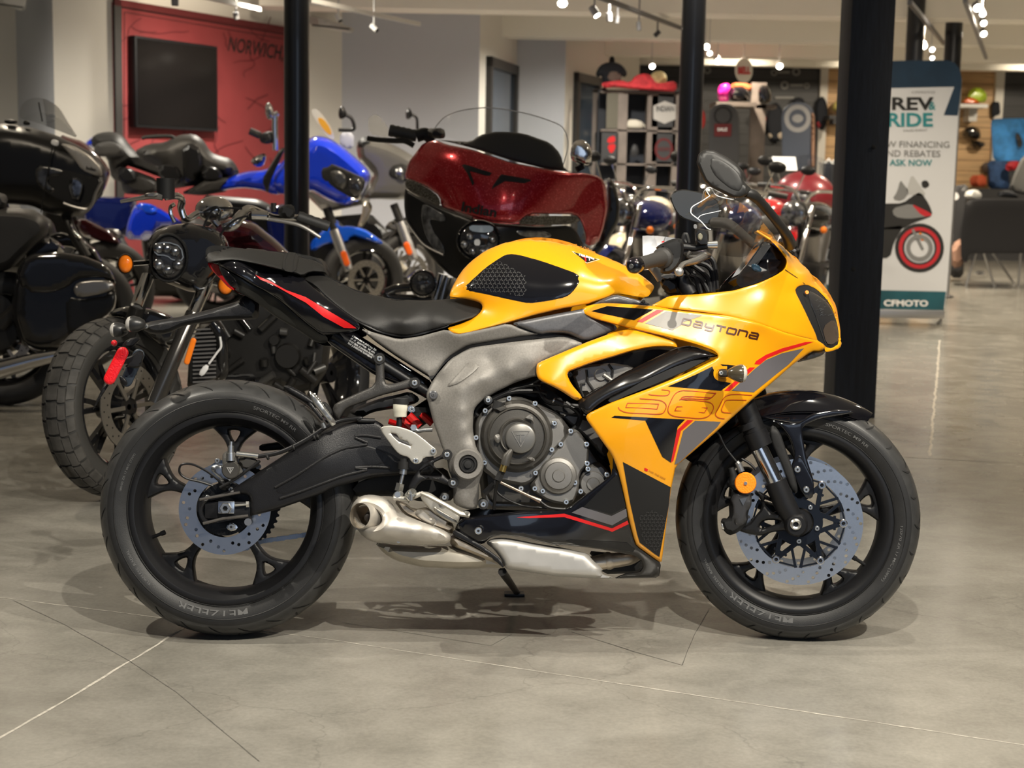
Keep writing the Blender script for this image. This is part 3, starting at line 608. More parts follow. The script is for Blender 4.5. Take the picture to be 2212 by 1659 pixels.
# helmets on rack
t = thing('helmet_rack', 'grey metal helmet shelf rack behind the mirrors', 'rack')
rb(1540, 222, 1625, 233, 20, .7, SHF, None, -.35).build('shelf_board', None, t); rb(1625, 178, 1636, 700, 20, .1, SHF).build('upright', None, t); rb(1633, 226, 1678, 235, 20, .4, SHF).build('shelf_board', None, t)
PINK = mat('hot pink gloss', (.75, .02, .32), .15, 0, .8)
trt('helmet', 'hot pink helmet on the helmet shelf', 'helmet', cp(16, 165, 440, 190, 405, 240, 395, 262, 420, 250, 470, 240, 535, 170, 535), 19.8, .12, PINK, 8, grp='helmets on the shelf')
trt('helmet', 'black open helmet beside the pink one', 'helmet', cp(16, 250, 450, 290, 420, 360, 425, 395, 465, 390, 528, 255, 528), 19.8, .14, BLKG, 9, grp='helmets on the shelf')
trt('helmet', 'black helmet with a pink mark right of the rack upright', 'helmet', cp(16, 455, 440, 480, 410, 520, 412, 545, 450, 550, 520, 520, 548, 460, 545), 19.9, .14, BLKG, 8, grp='helmets on the shelf')
trt('helmet', 'orange and white helmet behind the black open one', 'helmet', cp(16, 262, 405, 300, 392, 400, 400, 418, 425, 410, 460, 300, 425, 265, 430), 20.1, .12, mat('orange gloss', (.6, .16, .06), .3, 0, .5), 6, grp='helmets on the shelf')
for k, (pl, m_, lab, d_) in enumerate([(cp(16, 105, 620, 130, 560, 200, 538, 270, 550, 310, 600, 322, 650, 322, 1000, 100, 1000), 'dark', 'dark rounded display board with a red card', 19.0), (cp(16, 625, 620, 650, 560, 740, 530, 820, 545, 862, 610, 862, 1020, 630, 1020), 'blue', 'rounded blue grey display board with a big round emblem', 18.8)]):
    t = thing('display_board', lab, 'display board', None, 'rounded display boards')
    tr('board', t, pl, d_, .04, CHR if k == 0 else mat('steel blue board', (.07, .085, .12), .5), 3, 14, e=.8)
    q_ = at_depth(1562 if k == 0 else 1724, 345, YD(d_+.03)); MB().box((q_.x-.05, q_.y, 0), (q_.x+.05, q_.y+.03, q_.z), CHR).box((q_.x-.3, q_.y-.2, 0), (q_.x+.3, q_.y+.2, .03), CHR).build('stand_post', None, t)
    b = MB()
    if k == 0:
        panel(b, W0, ell(*cp(16, 205, 630)[0], 20, 20, 20), YD(d_)-.045, .002, [ell(*cp(16, 205, 630)[0], 16, 16, 20)], 8, 0, m=BLKM, sm=0, hsm=0); b.build('emblem', None, t)
        b = MB(); panel(b, W0, cp(16, 142, 688, 268, 688, 262, 778, 142, 778), YD(d_)-.05, .004, step=12, rim=0, m=DRED, sm=0); text_on(b, W0, 'SALE', cp(16, 165, 728)[0], cp(16, 235, 728)[0], 7, YD(d_)-.053, WHITE, .03); b.build('red_card', None, t)
    else:
        c_ = cp(16, 740, 650)[0]; EM = mat('pale emblem print', (.33, .33, .34), .5); panel(b, W0, ell(*c_, 29, 30, 26), YD(d_)-.045, .002, [ell(*c_, 19, 20, 26)], 8, 0, m=EM, sm=0, hsm=0); panel(b, W0, ell(*c_, 12, 9, 20), YD(d_)-.045, .002, step=8, rim=0, m=EM, sm=0); b.build('emblem', None, t)
        tr('side_strip', t, cp(16, 838, 600, 862, 620, 862, 1010, 838, 1010), d_-.02, .06, mat('tan wood edge', (.35, .2, .13), .6), 2, 12)
# emblems on the grey slats
EM2 = mat('faded wall emblem', (.24, .235, .225), .6)
for k, (x, y, r, lab) in enumerate(((1528, 152, 8, 'faded round emblem on the grey slats left of the oval sign'), (1720, 155, 9, 'faded round emblem highest on the grey slats right of the oval sign'), (1695, 184, 9, 'faded round emblem in the lower emblem row of the grey slats'), (1672, 157, 7, 'small dim round emblem beside the lit spotlight right of the oval sign'), (1743, 185, 6, 'dim round emblem at the right end of the lower emblem row'))):
    b = MB(); panel(b, W0, ell(x, y, r, r, 18), YD(24.35), .005, [ell(x, y, r*.55, r*.55, 18)], 6, 0, m=EM2, sm=0, hsm=0); tag(b.build('wall_emblem'), lab, 'emblem', 'emblems on the grey slat wall')
for x0, x1, y, lab in ((1680, 1706, 156, 'faded lettering strip in the upper emblem row of the grey slats'), (1707, 1735, 184, 'faded lettering strip in the lower emblem row of the grey slats'), (1675, 1715, 211, 'faded script lettering below the two emblem rows')):
    b = MB(); ribbon(b, W0, [(x0, y), (x1, y)], 5, YD(24.35), EM2); tag(b.build('wall_lettering'), lab, 'lettering', 'lettering on the grey slat wall')
for k, (x, y, w_, h_, m_, lab) in enumerate([(1675, 265, 20, 45, SHN, 'black hanging jacket left of the blue grey board'), (1640, 256, 16, 14, mat('red cap', (.5, .03, .03), .7), 'red cap hanging in the middle of the back wall'), (1648, 275, 11, 11, BLKG, 'small dark round helmet under the red cap'), (1775, 245, 14, 38, SHN, 'black jacket hanging on the pine wall'), (1772, 262, 9, 18, mat('crimson cloth', (.35, .03, .04), .7), 'crimson bag hanging beside the blue grey board'), (1516, 258, 8, 22, mat('red boot', (.4, .02, .02), .5), 'red and white boot on the shelf beside the second pole'), (1676, 290, 18, 14, mat('cream cap', (.5, .42, .33), .7), 'cream cap left of the emblem board'), (1725, 222, 14, 12, SHN, 'black cap above the emblem board'), (1795, 470, 24, 60, SHN, 'black jacket hanging left of the timber post')]):
    trt(('jacket', 'cap', 'helmet', 'jacket', 'shoulder_bag', 'boot', 'cap', 'cap', 'jacket')[k], lab, ('jacket', 'cap', 'helmet', 'jacket', 'bag', 'boot', 'cap', 'cap', 'jacket')[k], ell(x, y, w_, h_, 10), 24.31 if k != 8 else 24.31, .1, m_, 7)
t = thing('clothes_rack', 'rack of black jackets on white hangers left of the timber post', 'clothes rack')
for k in range(6):
    x = 1776+k*9; tr('jacket', t, [(x, 352), (x+8, 344), (x+14, 360), (x+13, 470), (x+1, 472)], 18.3+k*.08, .05, SHN, 4, 14)
MB().tube([at_depth(1770, 352, YD(18.2)), at_depth(1835, 352, YD(18.8))], .012, 8, ALU).tube([at_depth(1773, 352, YD(18.3)), Vector((at_depth(1773, 352, YD(18.3)).x, YD(18.3), 0))], .012, 8, ALU).build('rail', None, t)
for k in range(3): 
    b = MB(); ribbon(b, W0, [(1782+k*13, 352), (1790+k*13, 343+k*2), (1800+k*12, 354)], 3, YD(18.1), WHITE); b.build('coat_hanger', None, t)
# pine wall helmets, shelf
trt('helmet', 'pale yellow helmet on the pine wall beside the timber post', 'helmet', cp(16, 985, 600, 990, 545, 1030, 512, 1095, 515, 1100, 600), 24.22, .16, mat('pale yellow gloss', (.6, .5, .15), .2, 0, .6), 10, grp='helmets on the pine wall')
t = thing('wall_shelf', 'small dark shelf under the pale yellow helmet', 'shelf'); rb(1792, 249, 1840, 258, 23.8, .6, CHR).build('shelf_board', None, t); rb(1800, 258, 1806, 268, 23.6, .3, CHR).build('bracket', None, t)
trt('helmet', 'lime and orange helmet on the pine wall shelf', 'helmet', cp(17, 512, 470, 530, 428, 570, 420, 605, 440, 612, 495, 515, 495), 24.15, .15, mat('lime gloss', (.45, .62, .04), .2, 0, .6), 8, grp='helmets on the pine wall')
trt('helmet_peak', 'orange and red helmet peak beside the lime helmet', 'helmet', cp(17, 488, 490, 520, 468, 560, 480, 580, 503, 490, 503), 23.85, .1, mat('orange paint', (.8, .16, .02), .25, 0, .6), 5)
t = thing('wall_shelf', 'white shelf under the lime helmet', 'shelf'); rb(2073, 224, 2134, 233, 23.7, .7, WPL).build('shelf_board', None, t); rb(2094, 233, 2110, 262, 24.1, .3, WPL).build('bracket', None, t)
trt('helmet', 'black half helmet on the pine wall', 'helmet', cp(17, 488, 665, 492, 630, 530, 608, 570, 618, 582, 660, 570, 672), 24.26, .15, BLKG, 8, grp='helmets on the pine wall')
trt('helmet', 'lower black half helmet on the pine wall', 'helmet', cp(17, 528, 690, 560, 680, 605, 690, 590, 715, 550, 725), 24.28, .12, BLKG, 6, grp='helmets on the pine wall')
BLD = mat('bright blue denim print', (.06, .30, .75), .6, noise=.5, nscale=5)
t = thing('display_screen', 'bright blue display panel at the right edge', 'display'); tr('frame', t, cp(17, 628, 590, 640, 575, 800, 572, 800, 780, 640, 780), 22.0, .05, BLD, 4, 14); tr('garment', t, cp(17, 745, 640, 770, 650, 785, 700, 760, 720), 21.9, .05, CHR, 4)
trt('jeans_stack', 'pile of folded blue jeans by the bright blue panel', 'jeans', cp(17, 612, 780, 700, 770, 715, 820, 720, 920, 615, 915), 23.9, .15, mat('blue denim', (.04, .09, .22), .8, noise=.3, nscale=16), 8)
trt('shoulder_bag', 'red bag at the right edge on the display', 'bag', cp(17, 700, 790, 760, 770, 770, 820, 700, 830), 23.6, .1, mat('red bag', (.45, .02, .03), .6), 6)
trt('box', 'orange box on the shelf by the pine wall', 'box', cp(17, 525, 850, 605, 845, 610, 905, 530, 905), 23.8, .12, mat('orange box', (.55, .10, .04), .5), 4)
trt('glove', 'brown glove hanging on the pine wall', 'glove', cp(17, 580, 800, 610, 780, 650, 800, 655, 830, 600, 845), 24.33, .06, mat('brown leather', (.08, .05, .035), .6), 6)
trt('jacket', 'grey jacket at the right edge above the black table', 'jacket', cp(17, 712, 925, 740, 840, 780, 760, 820, 740, 820, 950), 17.7, .12, mat('grey jacket cloth', (.13, .13, .125), .8), 8)
trt('jacket', 'black vest hanging beside the white column', 'jacket', cp(17, 632, 500, 650, 485, 672, 492, 676, 560, 640, 575, 630, 560), 24.33, .06, SHN, 4)
t = thing('display_counter', 'dark display counter below the pile of blue jeans', 'counter'); rb(2094, 407, 2240, 600, 23.5, .7, CHR).build('body', None, t)
# table
t = thing('display_table', 'table under a black cloth at the right edge', 'table'); d_ = 17.0
BKC = mat('black tablecloth', (.008, .008, .01), .8)
b = MB(); puff(b, W0, cp(17, 505, 975, 560, 962, 900, 965, 900, 1225, 520, 1228, 515, 1275, 485, 1260, 480, 1120), YD(d_), .03, 6, 14, BKC, 1, hb=.9, e=.5); b.build('tablecloth', None, t)
for x_, y_ in (((2108, 545), (2088, 600)), ((2125, 545), (2150, 598))): 
    a, c = at_depth(*x_, YD(d_+.3)), at_depth(*y_, YD(d_+.3)); c.z = 0; MB().tube([a, c], .015, 8, ALU).build('leg', None, t)
p_ = at_depth(2140, 540, YD(d_+.9)); MB().tube([p_, (p_.x+.3, p_.y, 0)], .015, 8, ALU).build('leg', None, t); p_ = at_depth(2205, 540, YD(d_+.5)); MB().tube([p_, (p_.x, p_.y, 0)], .015, 8, ALU).build('leg', None, t)
trt('cap', 'black cap lying on the black table', 'cap', cp(17, 650, 950, 680, 920, 740, 925, 770, 960), 17.4, .12, SHN, 6); trt('cap', 'white cap at the left end of the black table', 'cap', cp(17, 500, 960, 505, 925, 560, 915, 590, 945, 570, 970), 17.3, .12, mat('white cap cloth', (.5, .5, .48), .8), 6)
trt('cardboard_box', 'tan carton on the floor under the black table', 'box', cp(17, 440, 1180, 490, 1150, 495, 1290, 440, 1300), 17.6, .2, mat('tan carton', (.42, .24, .17), .7), 3)
trt('paper', 'white item lying on the floor right of the table leg', 'paper', cp(17, 550, 1325, 560, 1312, 600, 1312, 590, 1335), 17.6, .06, WHITE, 3)
trt('paper_bag', 'white paper bag left of the black table', 'bag', cp(17, 440, 940, 465, 928, 478, 960, 445, 975), 17.8, .06, WHITE, 3)
trt('cabinet', 'dark cabinet between the banner and the black table', 'cabinet', cp(17, 440, 900, 520, 890, 515, 960, 495, 1345, 430, 1345), 18.3, .2, CHR, 5)
# ================================================================ the yellow sport motorcycle
BM = Matrix.Translation((0, -.045, 0)) @ Matrix.Rotation(math.radians(2), 4, 'Z') @ Matrix.Rotation(math.radians(-9), 4, 'X')
B = Fr(BM)
RC = Vector((-.6879, 0, .314)); FC = Vector((.7190, 0, .301))
STM = Matrix.Translation(FC) @ Matrix.Rotation(math.radians(-9), 4, Vector((-.4, 0, .917))) @ Matrix.Translation(-FC)
S = Fr(BM @ STM)
bike = thing('sport_motorcycle', 'yellow and black faired sport motorcycle in the foreground lettered 660', 'motorcycle', BM)
def pt(name, mb, m=None, par=None, M=None, label=None): return mb.build(name, m, par or bike, M, label)
def rel(o): return None
def yp(pts, ys, fr=B):   # pixels + lateral offsets -> local points
    return [fr.P(x, y, k) for (x, y), k in zip(pts, ys if isinstance(ys, (list, tuple)) else [ys]*len(pts))]
def bolt(par, px, py, y, rpx, fr=B, m=BOLT, M=None, hexa=True, name='bolt'):
    c = fr.P(px, py, y); r = rpx*fr.mpp(px, py, y); b = MB()
    b.lathe([(0, 0), (r*.36, 0), (r*.36, r*.28)], c+Vector((0, -r*.25, 0)), (0, 1, 0), 6, BLKM, smooth=False)
    b.lathe([(r*.36, 0), (r*.8, 0), (r, r*.22), (r, r*1.3)], c+Vector((0, -r*.3, 0)), (0, 1, 0), 18, m); o = b.build(name, None, par, M); return o
# ---- wheels
def tyre_prof(R, rr, hw):
    rm = rr+.42*(R-rr); pr = [(rr-.004, -hw*.72), (rr+.002, -hw*.80), (rr+.008, -hw*.86), (rm-.004, -hw*.985)]
    pr += [(rm+(R-rm)*math.sin(t), -hw*math.cos(t)) for t in [PI*i/18 for i in range(1, 18)]]
    return pr+[(a, -b) for a, b in pr[3::-1]]
def tsurf(R, rr, hw, t):    # point (r, y) of the near tread surface, t = 0 shoulder .. 1 crown
    rm = rr+.42*(R-rr); a = t*PI/2; return rm+(R-rm)*math.sin(a), -hw*math.cos(a)
def polar(c, r, a, y): return c+Vector((math.cos(a)*r, y, math.sin(a)*r))
def make_wheel(name, C, R, rr, hw, spokes, M=None, txt=True, groove=1):
    w = MB(); k = rr
    w.lathe([(k+.004, -hw*.70), (k+.010, -hw*.78), (k+.010, -hw*.83), (k+.003, -hw*.86), (k-.004, -hw*.84), (k-.012, -hw*.72), (k-.020, -hw*.60), (k-.024, -hw*.35), (k-.026, 0), (k-.024, hw*.35), (k-.020, hw*.6), (k-.010, hw*.75), (k+.003, hw*.86), (k+.010, hw*.8), (k+.004, hw*.7), (k-.010, hw*.4), (k-.010, -hw*.4), (k+.004, -hw*.70)], C, n=96)
    rim = w.build(name, BLKS, bike, M)
    hb = MB(); hb.lathe([(.012, -.055), (.034, -.055), (.042, -.04), (.044, 0), (.042, .04), (.034, .055), (.012, .055)], C, n=32); hb.build('hub', BLKS, rim)
    for a in spokes:
        a = math.radians(a); ro, ri = k-.020, .036; V2 = []
        def q_(r, l): return (C.x+math.cos(a)*r-math.sin(a)*l, C.z+math.sin(a)*r+math.cos(a)*l)
        out = [(ri, -.022), (.07, -.013), (.11, -.0105), (.14, -.013), (.160, -.022), (.178, -.040), (ro, -.072), (ro+.006, -.03), (ro+.006, .03), (ro, .072), (.178, .040), (.160, .022), (.14, .013), (.11, .0105), (.07, .013), (ri, .022)]
        hole = [(.160, -.003), (.160, .003), (.184, .015), (.188, .008), (.188, -.008), (.184, -.015)]
        sc = (k-.02)/.202
        def pp(L): return [(r*sc if r > .06 else r, l) for r, l in L]
        # use a private frame whose pixels are millimetres
        Vv, T, d, be = tri([(r*1000, l*1000) for r, l in pp(out)], [[(r*1000, l*1000) for r, l in pp(hole)]], 7, (1.2, 4), 1, 1)
        th = .021; pr = np.sqrt(np.clip(1-(1-np.clip(d/7, 0, 1))**2, 0, 1)); b = MB(); vs_ = []
        for sgn in (-1, 1):
            for (r, l), e in zip(Vv/1000, pr): x, z = q_(r, l); vs_.append((x, sgn*(th*(.45+.55*e)), z))
        n = len(Vv); b.add(vs_, [tuple(t_) for t_ in T]+[(c_+n, b_+n, a_+n) for a_, b_, c_ in T]+[(y_, x_, x_+n, y_+n) for x_, y_ in be]); b.build('spoke', BLKS, rim)
    pf_ = tyre_prof(R, rr+.006, hw); t = MB(); t.lathe(pf_[:6], C, n=144, m=RUB).lathe(pf_[5:-5], C, n=144, m=TREAD_LIT).lathe(pf_[-6:], C, n=144, m=RUB)
    ty = t.build('tyre', None, rim)
    g = MB(); N = 26
    for i in range(N):
        a0 = 2*PI*i/N
        for s0, s1, da, w_ in ((.34, .80, .11, .0055), (.60, .98, -.07, .005)) if i % 2 == 0 else ((.30, .62, .08, .005),):
            for sg in (1, -1):
                L = []
                for j in range(9):
                    f = j/8; t_ = s0+(s1-s0)*f; r, y = tsurf(R, rr+.006, hw, t_); L.append((polar(C, r+.0004, a0+da*f*(1 if groove else -1)+(.06*f*f), y*sg), math.sin(PI*min(1, f+.15))*w_/2+.0004))
                vs_ = []
                for j, (p, hw_) in enumerate(L):
                    tt = (L[min(j+1, 8)][0]-L[max(j-1, 0)][0]).normalized(); nr = Vector((p.x-C.x, p.y*.8, p.z-C.z)).normalized(); sd = tt.cross(nr).normalized()*hw_; vs_ += [p+sd, p-sd]
                g.add(vs_, [(2*j, 2*j+1, 2*j+3, 2*j+2) for j in range(8)])
    g.build('tread_groove', BLKM, ty)['kind'] = 'stuff'
    def ring_text(s, r, a_mid, h, flip=False, m=None, bold=.004):
        vs_, fs_ = text2d(s, 1, 0, bold); xs = [v.x for v in vs_]; x0, x1 = min(xs), max(xs); ys = [v.y for v in vs_]; hh = max(ys)-min(ys); sc = h/hh; o = []
        for v in vs_:
            a = a_mid-((v.x-(x0+x1)/2)*sc)/r*1.45; rr_ = r+(v.y-(min(ys)+hh/2))*sc; f = (rr_-rr-.006)/(R-rr); yy = -hw*(.985-.0-.10*max(0, (rr+.006+.42*(R-rr)-rr_)/(R-rr))/.42)-.0006 if f < .42 else tsurf(R, rr+.006, hw, math.asin(min(1, (rr_-(rr+.006+.42*(R-rr)))/(R-(rr+.006+.42*(R-rr)))))/PI*2)[1]-.0006
            o.append(polar(C, rr_, a, yy))
        g2 = MB(); g2.add(o, fs_, None, False); g2.build('sidewall_lettering', mat('raised rubber lettering', (.11, .11, .11), .5), ty)
    rs = rr+.006+.26*(R-rr)
    ring_text('METZELER', rs, math.radians(-96 if groove else -112), .018); ring_text('SPORTEC M9 RR', rs, math.radians(62), .008); ring_text('TUBELESS  RADIAL', rs, math.radians(-145), .006)
    ring_text('180/55 ZR 17 M/C (73W)' if groove else '120/70 ZR 17 M/C (58W)', rs, math.radians(-18 if not groove else 160), .009 if not groove else .006)
    l2 = MB(); 
    for r_ in (rr+.006+.06*(R-rr), rr+.006+.40*(R-rr)): l2.lathe([(r_-.0012, -hw*(.86 if r_ < rs else .985)), (r_, -hw*(.875 if r_ < rs else .992)-.0008), (r_+.0012, -hw*(.87 if r_ < rs else .99))], C, n=120)
    l2.build('sidewall_rib', RUB, ty)
    return rim
rw = make_wheel('rear_wheel', RC, .314, .224, .088, (87, 159, 231, 303, 15), None, groove=1)
fw = make_wheel('front_wheel', FC, .301, .222, .060, (88, 160, 232, 304, 16), STM, groove=0)
def vstem(par, C, a, r, y, M=None): 
    b = MB(); p = polar(C, r, a, y); q_ = polar(C, r-.028, a, y-.006); b.tube([p, q_], [.0045, .0045], 10, BLKS).tube([q_, q_+(q_-p)*.35], .0062, 10, BLKS); b.build('valve_stem', None, par)
vstem(rw, RC, math.radians(202), .203, -.02); vstem(fw, FC, math.radians(-33), .200, -.02)
def disc_ring(par, name, C, ro, ri, y, th, holes, m=DISC, hr=.0042, scal=0):
    """a drilled brake disc"""
    loop = [(ro*1000*math.cos(t), ro*1000*math.sin(t)) for t in [2*PI*i/96 for i in range(96)]]
    inn = [(ri*(1+(.03*math.cos(scal*t) if scal else 0))*1000*math.cos(t), ri*(1+(.03*math.cos(scal*t) if scal else 0))*1000*math.sin(t)) for t in [2*PI*i/96 for i in range(96)]]
    hs = [[(1000*(r*math.cos(a)+hr*math.cos(t)), 1000*(r*math.sin(a)+hr*math.sin(t))) for t in [2*PI*i/8 for i in range(8)]] for r, a in holes]
    V, T, d, be = tri(loop, [inn]+hs, 9, (), 0, 0); n = len(V); b = MB()
    b.add([(C.x+x/1000, y, C.z+z/1000) for x, z in V]+[(C.x+x/1000, y+th, C.z+z/1000) for x, z in V], [tuple(t_) for t_ in T]+[(c_+n, b_+n, a_+n) for a_, b_, c_ in T]+[(y_, x_, x_+n, y_+n) for x_, y_ in be], None, False)
    return b.build(name, m, par)
hr_ = [(.100-.016*((i*2) % 3)/2, 2*PI*i/32+.05*(i % 2)) for i in range(32)]
rd = disc_ring(rw, 'brake_disc', RC, .110, .068, -.088, .0045, hr_)
b = MB(); b.lathe([(.030, -.082), (.046, -.086), (.064, -.086), (.064, -.078), (.03, -.078)], RC, n=40)
for i in range(48):
    a = 2*PI*i/48; b.box((-.0012, -.0885, .052), (.0012, -.085, .062), None, 0, Matrix.Translation(RC) @ Matrix.Rotation(a, 4, 'Y'))
b.build('sensor_ring', BLKS, rw)
for i in range(5): bolt(rw, *[0, 0], 0, 1) if False else None
def bolt_at(par, p, r, m=BOLT, ax=(0, 1, 0), M=None, name='bolt'):
    b = MB(); p = Vector(p); b.lathe([(0, 0), (r*.36, 0), (r*.36, r*.28)], p+Vector((0, -r*.25, 0)), ax, 6, BLKM, smooth=False); b.lathe([(r*.36, 0), (r*.8, 0), (r, r*.22), (r, r*1.3)], p+Vector((0, -r*.3, 0)), ax, 18, m); return b.build(name, None, par, M)
for i in range(5): a = math.radians(-70+72*i); bolt_at(rw, polar(RC, .050, a, -.091), .0055)
hf = []
for i in range(18):
    a = 2*PI*i/18; hf += [(.149, a), (.1405, a+.09), (.132, a+.18), (.1225, a+.27)]
for y_, nm in ((-.072, 'brake_disc'), (.066, 'brake_disc')):
    o = disc_ring(fw, nm, FC, .155, .1125, y_, .0045, hf, scal=0)
b = MB()
for i in range(6):
    a = 2*PI*i/6; c0 = FC+Vector((0, -.070, 0))
    for da in (-.46, .46):
        b.bar(polar(c0, .050, a+da*1.05, 0), polar(c0, .106, a, 0), .0105, .009, None, (0, 1, 0)); b.bar(polar(c0, .060, a+da*.5, 0), polar(c0, .1125, a+da*1.02, 0), .0065, .007, None, (0, 1, 0))
    b.bar(polar(c0, .088, a-.2, 0), polar(c0, .088, a+.2, 0), .006, .007, None, (0, 1, 0)); b.bar(polar(c0, .1105, a-.06, 0), polar(c0, .1105, a-.5, 0), .004, .006, None, (0, 1, 0)); b.bar(polar(c0, .1105, a+.06, 0), polar(c0, .1105, a+.5, 0), .004, .006, None, (0, 1, 0))
b.lathe([(.036, -.075), (.058, -.075), (.058, -.066), (.036, -.066), (.036, -.075)], FC, n=48); b.build('disc_carrier', mat('dark blue black anodised', (.008, .011, .018), .32, .4), fw)
for i in range(6):
    a = 2*PI*i/6; c_ = polar(FC, .107, a, -.075); q = MB().lathe([(.0045, -.002), (.0080, -.002), (.0102, 0), (.0102, .006)], c_, n=16, m=STEEL).lathe([(0, .001), (.0046, .001)], c_, n=12, m=BLKM); q.build('disc_bobbin', None, fw)
for i in range(5): a = 2*PI*i/5-.3; bolt_at(fw, polar(FC, .046, a, -.078), .0062)
b = MB(); b.lathe([(.010, -.088), (.030, -.088), (.034, -.07), (.034, .07), (.01, .07)], FC, n=32); b.build('axle_spacer', BLKS, fw)
# sprocket + chain on the far side
b = MB(); N = 44; outl = []
for i in range(N*4): 
    r = (.108, .1135, .114, .108)[i % 4]; t = 2*PI*i/(N*4); outl.append((r*1000*math.cos(t), r*1000*math.sin(t)))
V, T, d, be = tri(outl, [[(84*math.cos(t), 84*math.sin(t)) for t in [2*PI*i/40 for i in range(40)]]], 8, (), 0, 0); n = len(V)
b.add([(RC.x+x/1000, .085, RC.z+z/1000) for x, z in V]+[(RC.x+x/1000, .091, RC.z+z/1000) for x, z in V], [tuple(t_) for t_ in T]+[(c_+n, b_+n, a_+n) for a_, b_, c_ in T]+[(y_, x_, x_+n, y_+n) for x_, y_ in be], None, False)
for i in range(5): a = 2*PI*i/5+.3; b.bar(polar(RC, .03, a, .086), polar(RC, .09, a, .086), .02, .006, None, (0, 1, 0))
b.build('rear_sprocket', BLKS, rw)
ch = MB(); path = []
for i in range(31): a = math.radians(60+i*8.2); path.append(polar(RC, .1125, a, .088))
e0 = path[-1]; e1 = Vector((-.14, .088, .30)); n_ = 28
path += [e0.lerp(e1, j/n_) for j in range(1, n_+1)]
LK = Vector((0, 0, 0))
L = []; acc = 0; last = path[0]; step_ = .0159; pts_ = [path[0]]
for p in path[1:]:
    seg = (p-last).length
    while acc+seg >= step_:
        q = last.lerp(p, (step_-acc)/seg); pts_.append(q); seg -= (step_-acc); last = q; acc = 0
    acc += seg; last = p
for i in range(len(pts_)-1):
    a, c_ = pts_[i], pts_[i+1]; yo = .006 if i % 2 else .0085
    for sg in (-1, 1):
        ch.bar(a+Vector((0, sg*yo, 0)), c_+Vector((0, sg*yo, 0)), .0018, .011 if i % 2 else .009, None, (0, 0, 1))
        ch.lathe([(0, -.001), (.0062, -.001), (.0062, .001), (0, .001)], a+Vector((0, sg*yo, 0)), n=10)
    ch.lathe([(.0042, -.0095), (.0042, .0095)], a, n=8)
pt('drive_chain', ch, mat('steel chain', (.42, .46, .52), .35, .9))
# ---- swingarm
sw = cp(4, 645, 772, 700, 752, 820, 720, 900, 665, 1000, 600, 1200, 468, 1400, 360, 1500, 318, 1620, 292)+cp(5, 130, 478, 270, 462, 370, 480, 440, 560, 640, 640, 800, 740, 800, 900, 560, 905, 300, 925, 150, 968, 0, 1010)+cp(4, 1360, 742, 1100, 832, 960, 868, 700, 920, 660, 906, 636, 862, 632, 815)
slot = cp(4, 690, 788, 880, 738, 930, 745, 940, 780, 940, 868, 900, 880, 712, 902, 680, 890, 660, 850, 665, 810)
swd = TPS([(430, 1110, -.118), (520, 1070, -.122), (520, 1120, -.122), (620, 980, -.128), (640, 1040, -.134), (700, 1000, -.140), (740, 925, -.120), (740, 1045, -.125), (850, 930, -.115), (900, 1000, -.12), (850, 1020, -.12)])
b = MB(); panel(b, B, sw, swd, .034, [slot], 9, .012, 10, SWG); sa = pt('swingarm', b)
b = MB(); panel(b, B, sw, lambda x, y: .085+0*x, .03, [slot], 14, .004, 8, SWG); a_ = B.P(790, 990, -.1); c_ = B.P(790, 990, .1); b.tube([B.P(800, 965, -.1), B.P(800, 965, .1)], .03, 20, SWG); b.build('far_arm', None, sa)
b = MB(); panel(b, B, cp(4, 1075, 700, 1200, 640, 1400, 500, 1500, 455, 1659, 430)+cp(5, 160, 640, 330, 680, 440, 730, 480, 800, 300, 850)+cp(4, 1659, 575, 1500, 620, 1400, 655, 1280, 700, 1120, 755, 1095, 735), off(swd, -.0006), .003, step=9, rim=.004, rw=5, m=SWG); b.build('pressed_panel', None, sa)
b = MB(); 
for L_ in (cp(4, 1090, 700, 1200, 640, 1400, 510, 1500, 465, 1659, 440)+cp(5, 150, 600, 250, 590, 380, 610), cp(4, 1120, 765, 1250, 722, 1400, 665, 1500, 628, 1659, 590)+cp(5, 150, 850, 300, 840, 450, 850)):
    P_ = chaikin(L_, 1, closed=False); b.tube([B.P(x, y, swd(x, y)[0]-.001) for x, y in P_], .0035, 8, SWG)
b.build('rib', None, sa)
b = MB(); 
for L_ in (cp(4, 640, 772, 880, 728), cp(4, 660, 915, 780, 885, 930, 868)): b.tube(yp(L_, -.124), .0035, 8)
b.build('adjuster_guard', mat('worn dark steel', (.16, .15, .145), .3, .8), sa)
b = MB(); p0, p1 = B.P(433, 1083, -.112), B.P(547, 1120, -.09); b.box((p0.x+.01, -.112, p1.z), (p1.x, -.098, p0.z), BLKS, .003); b.build('axle_plate', None, sa)
p0 = B.P(*cp(4, 800, 818)[0], -.120); b = MB(); b.box((p0.x-.020, -.122, p0.z-.015), (p0.x+.019, -.110, p0.z+.015), STEEL, .002, None); b.build('axle_block', None, sa)
b = MB(); b.lathe([(.0065, -.001), (.0065, -.014), (.0125, -.014), (.0145, -.011), (.0145, .002)], B.P(*cp(4, 797, 823)[0], -.122), n=6, m=BOLT, smooth=False); b.lathe([(0, -.004), (.0066, -.004)], B.P(*cp(4, 797, 823)[0], -.122), n=12, m=BLKM); b.build('axle_nut', None, sa)
b = MB(); b.tube(yp(cp(4, 850, 806, 925, 800), -.118), .0035, 8, BOLT).tube(yp(cp(4, 918, 800, 935, 799), -.118), .008, 6, BOLT, smooth=False); b.build('chain_adjuster', None, sa)
b = MB(); b.tube(yp(cp(4, 928, 906), -.126)+[B.P(*cp(4, 928, 906)[0], -.105)], .009, 12, mat('dark steel', (.2, .19, .18), .3, .9)); b.build('paddock_bobbin', None, sa)
